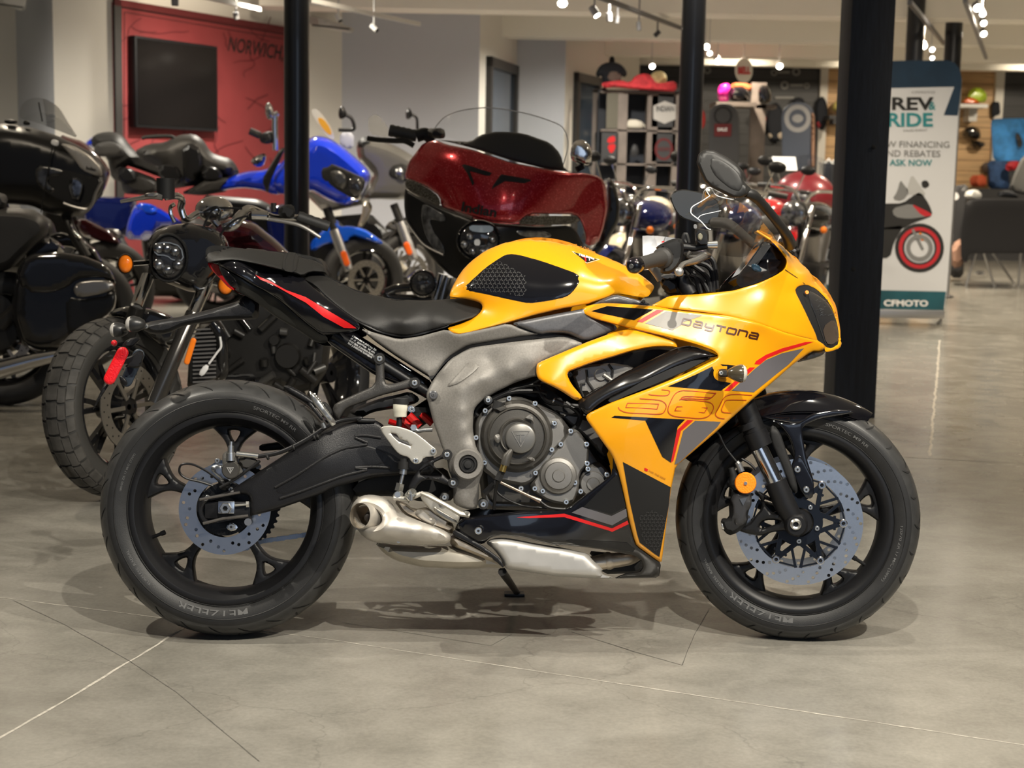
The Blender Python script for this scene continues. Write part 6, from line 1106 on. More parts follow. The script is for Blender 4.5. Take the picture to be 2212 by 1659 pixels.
for L_ in (cp(3, 560, 1000, 640, 1050, 700, 1120, 720, 1220), cp(3, 590, 980, 690, 1010, 735, 1080, 740, 1220), cp(3, 690, 930, 740, 980, 760, 1100, 770, 1200), cp(3, 520, 1010, 600, 1100, 640, 1230), cp(3, 540, 830, 520, 760, 505, 800, 520, 830), cp(3, 560, 1080, 640, 1120, 700, 1220)): b.curve(yp(L_, -.12), .0065, 8, BLKS)
pt('control_cable', b)
b = MB(); puff(b, B, cp(3, 540, 1000, 720, 1000, 760, 1120, 770, 1220, 560, 1260, 400, 1260, 330, 1200, 480, 1140), -.02, .06, 12, 12, BLKM); pt('headstock', b)
b = MB(); puff(b, B, cp(3, 640, 1150, 700, 1120, 760, 1140, 770, 1215, 640, 1225), -.1, .02, 5, 8, BLKM); pt('throttle_cover', b)
PLB = mat('clear plastic bag', (.55, .57, .60), .3, 0, .2)
b = MB(); panel(b, B, cp(3, 176, 772, 215, 770, 300, 772, 440, 790, 400, 850, 300, 900, 240, 1040, 190, 1045, 178, 900), lambda x, y: -.05+.010*np.sin(x*.13+y*.05)+.006*np.sin(y*.11), .004, step=7, rim=0, m=PLB, sm=0); b = tag(b.build('plastic_bag', None, None), 'crumpled clear plastic bag hanging behind the right handlebar grip', 'plastic bag'); b.matrix_world = BM
# ---- belly pan and exhaust
bel = [(991, 1148)]+cp(5, 965, 1340, 990, 1290, 1020, 1255, 1200, 1225, 1500, 1195, 1800, 1185, 1880, 1165, 2000, 1070, 2212, 910)+cp(6, 350, 890, 385, 900, 415, 1020, 450, 1200, 482, 1320, 500, 1368, 600, 1440, 652, 1476, 640, 1568, 355, 1572, 430, 1540, 520, 1530, 540, 1500, 530, 1460, 490, 1430, 330, 1400, 200, 1380, 0, 1360)+cp(5, 1820, 1480, 1500, 1400, 1350, 1385, 1260, 1400, 1190, 1460, 1120, 1440, 1000, 1370)
bdp = TPS([(980, 1150, -.15), (1040, 1110, -.165), (1130, 1100, -.17), (1210, 1100, -.175), (1330, 1020, -.205), (1360, 1130, -.17), (1400, 1200, -.13), (1420, 1245, -.10), (1250, 1180, -.165), (1330, 1245, -.09), (1100, 1150, -.17), (1300, 1100, -.185)])
b = MB(); panel(b, B, bel, bdp, .006, step=9, rim=.006, rw=7, m=BLKG, q=.15); b.mirror(); be_ = pt('belly_fairing', b)
BS = mat('satin black fairing', (.007, .007, .0075), .4, spec=.4)
def decb(name, poly, m, o=-.0009, step=8): 
    b_ = MB(); panel(b_, B, poly, off(bdp, o), .0008, step=step, rim=0, m=m, sm=0); return b_.build(name, None, be_)
decb('red_decal', cp(5, 1458, 1245, 1520, 1238, 1840, 1215, 2212, 1330)+cp(6, 350, 1262, 445, 1214, 452, 1236, 350, 1284, 200, 1230)+cp(5, 2212, 1356, 1840, 1243, 1560, 1250), RED)
decb('slate_decal', cp(6, 100, 1165, 165, 1130, 345, 1186, 437, 1140, 442, 1190, 350, 1244), DGREY); decb('satin_panel', cp(6, 175, 1128, 345, 960, 385, 925, 412, 1030, 434, 1130, 345, 1176), BS)
decb('satin_panel', cp(6, 60, 1340, 100, 1330, 440, 1350, 490, 1390, 480, 1410, 330, 1385, 150, 1370), BS)
bolt(be_, *cp(5, 1155, 1352)[0], -.176, 8)
b = MB(); puff(b, B, cp(6, 200, 1400, 490, 1425, 545, 1480, 540, 1510, 500, 1540, 300, 1545), -.02, .03, 6, 10, BLKM); b.build('inner_belly', None, be_)
b = MB(); b.curve([B.P(*q, y_) for q, y_ in zip(cp(6, 200, 1490, 290, 1470, 400, 1455, 470, 1440, 540, 1390), (-.085, -.085, -.083, -.075, -.03))], [.0195, .019, .018, .017, .017], 20, EXH2); hp_ = pt('exhaust_pipe', b)
b = MB(); b.lathe([(.0205, -.008), (.0225, 0), (.0205, .008)], B.P(*cp(6, 328, 1462)[0], -.084), (1, 0, .25), 24, EXH2); b.build('weld_collar', None, hp_)
shp = cp(5, 1208, 1445, 1260, 1415, 1330, 1405, 1400, 1410, 1600, 1450, 1850, 1490, 2030, 1535, 2060, 1580, 2150, 1659)+cp(6, 280, 1530, 300, 1550, 350, 1560, 353, 1572, 200, 1570, 0, 1558)+cp(5, 1400, 1659, 1370, 1650, 1340, 1580, 1280, 1500)
b = MB(); puff(b, B, shp, -.14, .022, 14, 9, SHLD, hb=.01); pt('heat_shield', b)
sil = cp(5, 135, 1250, 140, 1170, 170, 1110, 230, 1070, 300, 1062, 380, 1075, 450, 1110, 500, 1180, 560, 1220, 700, 1280, 850, 1330, 920, 1370, 938, 1410, 920, 1450, 800, 1465, 600, 1465, 480, 1455, 320, 1445, 240, 1400, 180, 1330)
sld = TPS([(760, 1120, -.15), (800, 1080, -.16), (770, 1150, -.16), (850, 1095, -.16), (830, 1140, -.20), (900, 1140, -.195), (970, 1160, -.17), (840, 1175, -.17), (930, 1175, -.165), (900, 1110, -.165), (780, 1165, -.17)])
b = MB(); V = puff(b, B, sil, sld, .022, 26, 8, EXH, 1, [ell(*cp(5, 283, 1240)[0], 30, 20, 20, .35)], hb=.05, e=.15); sl = pt('silencer', b)
b = MB(); c_ = B.P(*cp(5, 283, 1240)[0], -.165); tip = Vector((-.55, -.82, .12)).normalized(); b.lathe([(.030, -.035), (.0285, -.03), (.026, .02), (.0, .02)], c_, -tip, 32, EXH2); b.lathe([(.030, -.035), (.031, -.030), (.030, .03)], c_, -tip, 32, EXH); b.build('exhaust_outlet', None, sl)
b = MB(); b.ball(c_+tip*.012+Vector((.008, 0, -.002)), .012, mat('dark exhaust bore', (.02, .015, .012), .6)); b.build('outlet_bore', None, sl)
bolt(sl, *cp(5, 520, 1432)[0], -.19, 5)
b = MB(); puff(b, B, cp(5, 325, 1440, 480, 1460, 700, 1470, 930, 1470, 1100, 1500, 1250, 1560, 1350, 1590, 1370, 1640, 1350, 1652, 1230, 1640, 1180, 1650, 1000, 1655, 700, 1640, 500, 1590, 400, 1530), -.09, .055, 18, 10, mat('stained exhaust box', (.50, .46, .385), .5, .6, noise=.2, nscale=12)); pt('exhaust_box', b)
b = MB(); puff(b, B, cp(5, 930, 1400, 960, 1380, 1100, 1450, 1200, 1500, 1320, 1570, 1360, 1640, 1200, 1580, 1000, 1500, 930, 1470), -.12, .04, 10, 8, EXH2); puff(b, B, cp(5, 480, 1110, 560, 1120, 640, 1180, 760, 1160, 840, 1220, 960, 1290, 960, 1380, 900, 1360, 700, 1290, 560, 1220), -.12, .02, 7, 8, EXH2); pt('exhaust_bracket', b)
b = MB(); puff(b, B, cp(5, 640, 1210, 680, 1175, 740, 1200, 780, 1250, 820, 1260, 820, 1320, 700, 1270), -.15, .008, 4, 7, EXH); puff(b, B, cp(5, 800, 1150, 830, 1170, 980, 1260, 990, 1310, 900, 1270, 800, 1200), -.16, .006, 4, 7, HEEL); pt('exhaust_hanger', b)
b = MB(); panel(b, B, cp(5, 955, 1345, 990, 1350, 1190, 1470, 1340, 1580, 1365, 1659, 1300, 1600, 1200, 1520, 1080, 1450, 950, 1390), -.16, .02, step=9, rim=.003, rw=4, m=BLKS); pt('rear_shield_trim', b)
b = MB(); p0 = B.P(1085, 1235, .10); fl = BM.inverted() @ floor_pt(1117, 1287); b.tube([p0, fl+Vector((0, 0, .008))], [.011, .0085], 12, BLKS).box((-.035, -.012, 0), (.02, .022, .008), BLKS, .002, Matrix.Translation(fl) @ Matrix.Rotation(math.radians(9), 4, 'X')); pt('side_stand', b)
# ---- front end (steered)
def ps_(name, mb, m=None, par=None): return mb.build(name, m, par or bike, STM if par is None else None)
def ysp(pts, ys): return yp(pts, ys, S)
f0, f1, f2, f3, f4 = cp(7, 520, 80)[0], cp(7, 600, 290)[0], cp(7, 628, 395)[0], cp(7, 735, 615)[0], cp(7, 850, 860)[0]
CHF = mat('fork stanchion chrome', (.62, .62, .62), .14, 1)
b = MB(); b.tube(ysp([(1578, 800), f0, f1], -.10), [.0265, .0265, .027], 24, BLKS); fk = ps_('fork_leg', b)
b = MB(); b.tube(ysp([f1, cp(7, 640, 385)[0]], -.10), [.030, .029], 24, BLKS); b.tube(ysp([cp(7, 560, 235)[0], cp(7, 575, 270)[0]], -.10), .0295, 24, BLKS); b.build('fork_seal', None, fk)
b = MB(); b.tube(ysp([f2, f3], -.10), .0205, 24, CHF); b.build('stanchion', None, fk)
b = MB(); b.tube(ysp([cp(7, 728, 600)[0], cp(7, 790, 745)[0], cp(7, 850, 850)[0]], -.10), [.027, .027, .0235], 24, BLKS); b.lathe([(0, -.030), (.022, -.030), (.027, -.024), (.029, 0), (.029, .03)], S.P(*cp(7, 855, 865)[0], -.10), n=28, m=BLKS); puff(b, S, cp(7, 835, 880, 905, 830, 918, 905, 880, 948, 845, 940), -.10, .018, 6, 7, BLKS); b.build('fork_foot', None, fk)
b = MB(); c_ = S.P(*cp(7, 855, 865)[0], -.132); b.lathe([(0, .004), (.0065, .004), (.0065, -.004), (.010, -.006), (.0135, -.003), (.0135, .004)], c_, n=24, m=BOLT); b.build('axle_end', None, fk)
b = MB(); g_ = ysp([(1620, 800), (1665, 960), (1712, 1085)], .10); b.tube(g_, [.027, .0215, .027], 18, BLKS); fk2 = ps_('fork_leg', b)
b = MB(); puff(b, S, cp(7, 690, 270, 720, 250, 760, 300, 800, 420, 850, 560, 870, 660, 850, 680, 820, 640, 770, 500, 700, 350), -.085, .008, 6, 8, BLKM); b.build('fender_stay', None, fk)
# fender
GB = BLKG
def zarc(a, r, y): return FC+Vector((math.cos(a)*r, y, math.sin(a)*r))
b = MB(); A0, A1, na, nc = math.radians(56), math.radians(152), 36, 14; vs_ = []
for i in range(na+1):
    a = A0+(A1-A0)*i/na; f = i/na
    dp = .030+.020*math.sin(PI*min(1, f*1.15)); 
    for j in range(nc+1):
        t = -1+2*j/nc; hwf = .070*min(1, .35+.65*(min(f, 1-f)*9 if f < .12 else 1)); rr_ = .322-(abs(t)**2.6)*dp; vs_.append(zarc(a, rr_, t*hwf))
fs_ = [(i*(nc+1)+j, i*(nc+1)+j+1, (i+1)*(nc+1)+j+1, (i+1)*(nc+1)+j) for i in range(na) for j in range(nc)]; b.add(vs_, fs_)
b.add([tuple(FC+(Vector(v)-FC)*.985) for v in vs_], [f[::-1] for f in fs_]); fe = ps_('front_fender', b, GB)
b = MB(); panel(b, S, cp(7, 690, 215, 780, 235, 860, 240, 950, 180, 1090, 155, 1215, 160, 1216, 178, 1000, 215, 900, 260, 895, 300, 920, 450, 968, 600, 965, 690, 940, 712, 895, 690, 870, 620, 825, 510, 850, 440, 820, 340, 760, 260), -.078, .008, step=8, rim=.004, rw=6, m=GB); b.build('fender_side', None, fe)
b = MB(); panel(b, S, cp(7, 560, 130, 600, 95, 700, 72, 850, 68, 1000, 80, 1100, 110, 1218, 162, 1000, 200, 860, 244, 700, 218, 600, 200), lambda x, y: -.078+.075*np.clip((900-y)/45, 0, 1)**.7*np.clip(1, 0, 1), .004, step=9, rim=.002, rw=5, m=GB); b.pair('fender_top', None, fe)
for q_ in ((866, 527), (920, 652)): bolt(fe, *cp(7, *q_)[0], -.092, 7, S)
b = MB(); panel(b, S, cp(7, 822, 520, 870, 435, 895, 455, 968, 600, 965, 690, 930, 710, 895, 680), -.083, .005, step=8, rim=.002, rw=4, m=GB); b.build('fender_mount', None, fe)
# inner wheel arch / radiator side behind the wheel is part of the bike
# caliper
b = MB(); puff(b, S, cp(7, 455, 660, 520, 640, 580, 660, 585, 740, 560, 790, 560, 850, 520, 900, 480, 925, 440, 935, 405, 900, 390, 855, 400, 825, 440, 830, 450, 760), -.105, .030, 10, 7, BLKM, hb=.02); cf = ps_('front_brake_caliper', b)
b = MB(); panel(b, S, cp(7, 450, 690, 520, 665, 585, 690, 580, 760, 545, 790, 555, 850, 500, 885, 460, 840, 470, 770), -.140, .01, step=7, rim=.006, rw=6, m=mat('charcoal caliper face', (.03, .03, .032), .4)); b.build('caliper_face', None, cf)
b = MB(); panel(b, S, cp(7, 508, 708, 555, 700, 530, 750), -.1425, .002, step=5, rim=0, m=mat('slate badge', (.10, .11, .13), .3, .4), sm=0); b.build('triangle_badge', None, cf)
b = MB(); b.tube(ysp(cp(7, 398, 873, 432, 873), -.115), [.011, .011], 16, BOLT); b.build('mounting_bolt', None, cf)
b = MB(); brk = cp(7, 560, 870, 600, 820, 650, 760, 635, 700, 600, 680, 610, 650, 700, 700, 800, 780, 830, 830, 830, 900, 780, 905, 700, 915, 640, 940, 560, 925, 500, 905, 490, 880); puff(b, S, brk, -.09, .013, 6, 7, BLKS, 1, [cp(7, 655, 700, 715, 730, 765, 800, 720, 800, 675, 770), cp(7, 640, 850, 700, 835, 770, 850, 690, 880, 630, 895)]); b.build('radial_bracket', None, cf)
b = MB(); c_ = S.P(*cp(7, 545, 612)[0], -.150); b.lathe([(0, 0), (.0235, 0), (.0255, .002), (.0262, .007)], c_, n=40, m=AMB); b.lathe([(.0, -.003), (.004, -.003), (.0048, 0)], c_, n=14, m=BOLT); b.build('reflector', None, cf, None, 'round amber front reflector')
b = MB(); b.tube(ysp(cp(7, 455, 515, 470, 560, 470, 620), -.12), [.007, .009, .01], 12, BLKM).tube(ysp(cp(7, 500, 490, 520, 540), -.12), .008, 12, mat('grey banjo', (.3, .3, .3), .35, .8)); b.build('hose_banjo', None, cf)
b = MB(); b.curve(ysp([(1540, 935)]+cp(7, 375, 300, 420, 390, 490, 480), -.11), [.0028]*4, 8, BLKS); b.curve(ysp(cp(7, 490, 480, 510, 500), -.115), .006, 8, mat('grey banjo', (.3, .3, .3), .35, .8)); b.curve(ysp(cp(7, 520, 460, 570, 490, 610, 530), -.1), .003, 8, BLKS); b.build('brake_hose', None, cf)
b = MB(); puff(b, S, [(x+6, y-4) for x, y in cp(7, 440, 560, 500, 520, 560, 520, 600, 560, 620, 640, 600, 700, 560, 760, 540, 860, 430, 860, 420, 700)], .09, .02, 8, 10, BLKM); ps_('front_brake_caliper', b)
# filler behind fairing: radiator
b = MB(); b.box((.27, -.14, .32), (.33, .14, .66), mat('radiator core', (.02, .02, .022), .6), .01); pt('radiator', b)
b = MB(); puff(b, B, cp(1, 1990, 1300, 2100, 1100, 2212, 1000)+cp(2, 400, 1250, 300, 1400, 100, 1500, 0, 1450), 0, .06, 12, 14, BLKM); pt('air_box', b)
# ================================================================ the other motorcycles
GLB = mat('gloss black bodywork', (.008, .008, .009), .10, 0, .8); SAB = mat('satin black bodywork', (.009, .009, .0095), .33, .1); LEA = mat('black seat leather', (.022, .021, .020), .52, bump=.2, bscale=120)
CH2 = mat('polished chrome trim', (.8, .8, .8), .08, 1); DKE = mat('black engine parts', (.022, .021, .02), .4, .4); ALE = mat('silver engine parts', (.3, .29, .28), .35, .8)
RYB = mat('royal blue paint', (.008, .042, .68), .12, .1, .9); MAR = mat('deep maroon paint', (.045, .006, .008), .15, .2, .8); CREAM = mat('cream paint', (.62, .55, .40), .2, 0, .7); NVB = mat('navy blue paint', (.006, .012, .10), .12, .2, .8)
RDP = mat('candy red paint', (.42, .007, .014), .2, .45, .9, flake=.05); RD2 = mat('bright red paint', (.5, .01, .015), .2, 0, .8); RD3 = mat('dull dark red paint', (.16, .012, .018), .35, .1, .4); SLV = mat('silver grey paint', (.15, .145, .135), .3, .4, .5); SPK = mat('speckled black gold', (.03, .026, .018), .35, .3, .3, flake=.35)
LAMP = mat('chrome lamp reflector', (.28, .29, .31), .18, .9, noise=.7, nscale=30); AMBG = mat('amber lens', (.95, .22, .01), .15, 0, .8); ORG = mat('orange reflector', (.8, .12, .01), .35); SMK = glass('smoked screen', (.80, .80, .79), .07); CLS = glass('clear touring screen', (.93, .94, .94), .04)
DTIRE = mat('dark tyre', (.02, .02, .021), .6); BRAKE = mat('brake rotor steel', (.36, .34, .31), .35, .9)
def bg(name, lab, px, d, grp=None, dpx=0):
    p = at_depth(px, 380, d-3.735); M = Matrix.Translation((p.x, p.y, 0)); t = thing(name, lab, 'motorcycle', M, grp); return t, Fr(M)
def pf(par, name, fr, poly, y0, h, m, w=10, step=12, sm=1, lab=None, hb=None, e=.0, holes=()):
    b = MB(); puff(b, fr, poly, y0, h, w, step, m, sm, holes, hb, e=e); return b.build(name, None, par, None, lab)
def wheel_at(par, c, R, hw, n, spokes=5, m=DTIRE, rimm=GLB, rotor=.13, name='front_wheel', knob=False, rr=None, rs=1):
    n = Vector(n).normalized(); u = n.cross(Vector((0, 0, 1))).normalized()*-1; w = u.cross(n).normalized(); w = w if w.z > 0 else -w
    rr = rr or R*.66; M = Matrix(((u.x, n.x, w.x, c[0]), (u.y, n.y, w.y, c[1]), (u.z, n.z, w.z, c[2]), (0, 0, 0, 1)))
    b = MB(); b.lathe([(rr, -hw*.7), (rr+.012, -hw*.8), (rr+.004, -hw*.85), (rr-.012, -hw*.6), (rr-.02, 0), (rr-.012, hw*.6), (rr+.004, hw*.85), (rr+.012, hw*.8), (rr, hw*.7), (rr-.008, 0), (rr, -hw*.7)], n=48); b.lathe([(.01, -.06), (.04, -.06), (.045, 0), (.04, .06), (.01, .06)], n=20)
    rim = b.xf(M).build(name, rimm, par)
    for k in range(spokes):
        b = MB(); a = 2*PI*k/spokes+.3
        for da in (-.12, .12): b.bar(Vector((math.cos(a)*.03, 0, math.sin(a)*.03)), Vector((math.cos(a+da)*(rr-.01), 0, math.sin(a+da)*(rr-.01))), .018, .022, None, (0, 1, 0))
        b.xf(M).build('spoke', rimm, rim)
    b = MB(); b.lathe(tyre_prof(R, rr+.006, hw), n=72); ty = b.xf(M).build('tyre', m, rim)
    if rotor:
        for s_ in ((1,) if rs == 1 else (-1, 1)):
            b = MB(); b.lathe([(rotor, s_*.065), (rotor, s_*.065+.004), (rotor*.68, s_*.065+.004), (rotor*.68, s_*.065), (rotor, s_*.065)], n=48, smooth=False)
            for k in range(6): a = 2*PI*k/6; b.bar(Vector((math.cos(a)*.03, s_*.067, math.sin(a)*.03)), Vector((math.cos(a)*rotor*.7, s_*.067, math.sin(a)*rotor*.7)), .014, .006, None, (0, 1, 0))
            b.xf(M).build('brake_rotor', BRAKE, rim)
            b = MB(); 
            for k in range(36): a = 2*PI*k/36; r_ = rotor*(.78 if k % 2 else .9); b.lathe([(0, 0), (.0035, 0)], (math.cos(a)*r_, s_*.0655-.0006, math.sin(a)*r_), n=6)
            b.v = [(x_, (.0655+.0046 if s_ > 0 else -.0656), z_) for x_, y_, z_ in b.v]
            b.xf(M).build('rotor_hole', BLKM, rim)['kind'] = 'stuff'
    if knob:
        b = MB(); N = 34
        for k in range(N):
            for side in (-1, 1):
                for t0, t1, da in ((.18, .48, .0), (.52, .76, .05), (.80, 1.0, .0)):
                    a = 2*PI*(k+da*3)/N; da_ = 2*PI/N*.84
                    vs_ = []
                    for tt in (t0, (t0+t1)/2, t1):
                        r, y = tsurf(R, rr+.006, hw, tt); sk = .35*(tt-.3)*da_*(1 if tt < .76 else .4)
                        for aa in (a+sk, a+sk+da_): 
                            for rz in (0, .0065): vs_.append(Vector((math.cos(aa)*(r+rz), y*side*(1+.02*(rz > 0)), math.sin(aa)*(r+rz))))
                    b.add(vs_, [(1, 3, 7, 5), (5, 7, 11, 9), (0, 1, 5, 4), (4, 5, 9, 8), (3, 2, 6, 7), (7, 6, 10, 11), (0, 2, 3, 1), (8, 9, 11, 10)], None, False)
        b.xf(M).build('tread_block', mat('dusty tread rubber', (.055, .052, .048), .7, noise=.4, nscale=25), ty)['kind'] = 'stuff'
    return rim
def tb(par, name, pts, r, m, n=10, crv=True, lab=None):
    b = MB(); (b.curve if crv and len(pts) > 2 else b.tube)(pts, r, n, m); return b.build(name, None, par, None, lab)
def fpts(fr, k, L, ys): q = cp(k, *L); return [fr.P(x, y, v) for (x, y), v in zip(q, ys if isinstance(ys, (list, tuple)) else [ys]*len(q))]
def lampy(par, name, fr, poly_c, rx, ry, y, m, ring=None, dr=.03):
    b = MB(); puff(b, fr, ell(*poly_c, rx, ry, 28), y, dr, min(rx, ry)*.8, 6, m, 0); o = b.build(name, None, par)
    if ring: b = MB(); puff(b, fr, ell(*poly_c, rx*1.13, ry*1.13, 28), y+.006, .02, 3, 6, ring, 0, [ell(*poly_c, rx*.98, ry*.98, 28)]); b.build('lamp_ring', None, o)
    return o
# ---------- black cruiser with the round headlight
c1, F1 = bg('cruiser_motorcycle', 'black cruiser motorcycle with round LED headlight and knobbly front tyre behind the yellow tail', 215, 5.25)
n1 = Vector((.89, -.454, .10))
hc1 = F1.P(250, 889, 0)
w1 = wheel_at(c1, (hc1.x, hc1.y, .315), .305, .070, n1, 7, mat('dusty rubber', (.04, .039, .037), .6), GLB, .150, knob=True, rr=.215)
C9 = lambda *L: cp(9, *L)
pf(c1, 'front_fender', F1, C9(533, 700, 556, 668, 640, 645, 760, 662, 860, 700, 890, 745, 880, 800, 850, 860, 800, 850, 720, 790, 640, 712, 600, 700), .05, .07, GLB, 16)
for k, (L, ys, r, m) in enumerate([((735, 500, 680, 650), (-.02, -.1), .0215, CH2), ((1035, 520, 960, 690), (.05, -.02), .0235, CH2)]):
    o = tb(c1, 'fork_tube', fpts(F1, 9, L, ys), r, m, 16)
tb(c1, 'fork_leg', fpts(F1, 9, (962, 685, 868, 900, 770, 1130), (-.02, -.08, -.12)), [.026, .027, .029], mat('dark polished fork', (.10, .095, .09), .2, .8), 16); tb(c1, 'fork_leg', fpts(F1, 9, (690, 640, 640, 780), (-.08, -.02)), .027, DKE, 16)
tb(c1, 'fork_clamp', fpts(F1, 9, (745, 470, 1040, 500), (0, .08)), .03, DKE, 12)
nc = pf(c1, 'headlight_nacelle', F1, C9(733, 330, 765, 278, 860, 240, 950, 233, 1060, 258, 1130, 310, 1150, 380, 1090, 480, 1010, 572, 950, 580, 860, 545, 760, 505, 728, 420), .03, .11, GLB, 34)
hl1 = lampy(c1, 'headlight', F1, C9(838, 408)[0], 37, 48, -.085, LENS, BLKM, .03)
b = MB(); DRL = mat('pale lamp outline', (.16, .18, .21), .3, 0, .3)
ribbon(b, F1, chaikin(C9(770, 340, 830, 328, 900, 350, 915, 420, 860, 420, 830, 395, 770, 392), 1), 2.4, -.118, DRL, True)
b.build('lamp_outline', None, hl1)
for x, y in ((790, 360), (830, 360), (870, 375), (790, 440), (835, 465), (885, 440)): b = MB(); b.ball(F1.P(*C9(x, y)[0], -.108), .020, LAMP, 10); b.build('lamp_element', None, hl1)
for x, y, yy in ((624, 438, -.12), (1122, 545, .0)):
    o = lampy(c1, 'indicator', F1, C9(x, y)[0], 16, 20, yy, AMBG, BLKM, .02); tb(o, 'stalk', [F1.P(*C9(x, y)[0], yy+.01), F1.P(*C9(x+(110 if x < 900 else -60), y-8)[0], .02)], .009, CH2, 8)
b = MB(); puff(b, F1, capsule(C9(962, 820)[0], C9(930, 925)[0], 13), -.10, .006, 3, 6, AMBG, 0); b.build('side_reflector', None, c1, None, 'amber fork reflector')
pf(c1, 'radiator', F1, C9(985, 740, 1100, 730, 1130, 800, 1140, 960, 1080, 1010, 930, 1060, 940, 900), .25, .05, DKE, 6)
b = MB()
for k in range(14): y = 760+k*20; b.bar(F1.P(*C9(960, y+6)[0], .19), F1.P(*C9(1075, y)[0], .19), .004, .006, ALE)
b.build('radiator_fin', DKE, c1)
tb(c1, 'frame_tube', fpts(F1, 9, (1060, 730, 1100, 800, 1110, 960, 1100, 1010, 1250, 1010), (.2, .2, .22, .3, .5)), .022, GLB, 12)
pf(c1, 'engine', F1, [(430, 690), (500, 655), (600, 640), (690, 670), (715, 740), (708, 800), (680, 840), (640, 850), (600, 835), (540, 850), (480, 860), (430, 830)], .65, .16, DKE, 20, 16)
rr = random.Random(2)
for k in range(26):
    x, y = rr.uniform(490, 690), rr.uniform(680, 830); b = MB(); p = F1.P(x, y, .47); q = p+Vector((rr.uniform(-.06, .06), rr.uniform(-.02, .02), rr.uniform(-.07, .07))); b.tube([p, q], rr.uniform(.006, .018), 10, rr.choice([DKE, DKE, DKE, mat('dim engine alloy', (.09, .088, .085), .4, .6), GLB])); b.build('engine_fitting', None, c1)
for (x, y), r_ in (((478, 768), 14), ((592, 735), 10), ((620, 770), 24)): b = MB(); b.lathe([(0, 0), (r_*.0018, 0), (r_*.002, .01), (r_*.002, .05)], F1.P(x, y, .45), n=24, m=DKE); b.build('engine_cover', None, c1)
pf(c1, 'white_tag', F1, C9(985, 985, 1020, 935, 1045, 950, 1010, 1000), .15, .004, WHITE, 2, 8)
tb(c1, 'cable', fpts(F1, 9, (1040, 935, 1080, 880, 1100, 850, 1095, 800), .15), .004, WHITE, 6)
pf(c1, 'fuel_tank', F1, [(470, 470), (510, 470), (550, 480), (600, 520), (640, 560), (560, 580), (470, 560), (440, 500)], .55, .13, MAR, 20, 14)
pf(c1, 'seat', F1, [(600, 545), (700, 560), (720, 600), (640, 620), (590, 590)], .9, .12, LEA, 12, 14)
c1r = F1.P(690, 760, 1.05); wheel_at(c1, (c1r.x, c1r.y, .31), .31, .075, n1, 5, name='rear_wheel', rotor=0)
# bars
b = MB(); b.ball(F1.P(463, 452, .12), .06, CH2, 24, (1.1, .9, .75)); b.build('speedometer_housing', None, c1)
tb(c1, 'handlebar', fpts(F1, 13, (150, 1050, 230, 1030, 290, 960, 350, 905, 440, 930, 560, 975, 740, 975), (.1, .1, .12, .15, .2, .25, .3)), [.014, .02, .019, .014, .012, .012, .012], CH2, 12); tb(c1, 'handlebar', fpts(F1, 9, (1090, 250, 1010, 180, 930, 215, 900, 160, 905, 120, 880, 100, 820, 105), (.1, .1, .05, .0, -.03, -.06, -.08)), .012, CH2, 12)
GP = mat('ribbed black grip', (.03, .03, .03), .55); g = fpts(F1, 13, (735, 962, 975, 1045), (.28, .30)); b = MB(); b.tube([g[0].lerp(g[1], k/8) for k in range(9)], [.018, .020, .018, .020, .018, .020, .018, .020, .018], 14, GP); b.build('grip', None, c1)
pf(c1, 'switch_box', F1, cp(13, 570, 920, 620, 875, 700, 870, 715, 930, 700, 980, 600, 980), .24, .025, BLKM, 5, 8); tb(c1, 'clutch_lever', fpts(F1, 13, (500, 985, 700, 1020, 800, 1060, 910, 1130), (.22, .22, .22, .22)), .007, ALE, 8)
tb(c1, 'mirror_mount', fpts(F1, 13, (545, 860, 545, 930), .2), .01, BLKM, 8); tb(c1, 'clamp', fpts(F1, 13, (380, 955, 500, 960), .15), .018, CH2, 10)
for L in ((300, 905, 100, 900, 40, 960, 0, 1040), (120, 1000, 130, 920, 90, 890, 0, 930), (350, 960, 250, 990, 150, 1080, 110, 1180)): tb(c1, 'cable', fpts(F1, 13, L, .05), .004, BLKS, 6)
p = F1.P(358, 407, -.08); b = MB(); b.tube([p-Vector((0, 0, .034)), p+Vector((0, 0, .034))], .030, 20, BLKM); b.build('brake_fluid_pot', None, c1)
tb(c1, 'brake_lever', fpts(F1, 9, (600, 128, 690, 112, 760, 100, 810, 105), -.1), [.006, .007, .011, .012], ALE, 8); pf(c1, 'lever_clamp', F1, C9(718, 85, 780, 80, 790, 95, 780, 108, 722, 105), -.11, .012, ALE, 3, 6)
for L in ((870, 230, 850, 190, 850, 155, 870, 140), (915, 210, 905, 170, 915, 130)): tb(c1, 'brake_hose', fpts(F1, 9, L, -.05), .007, CH2, 8)
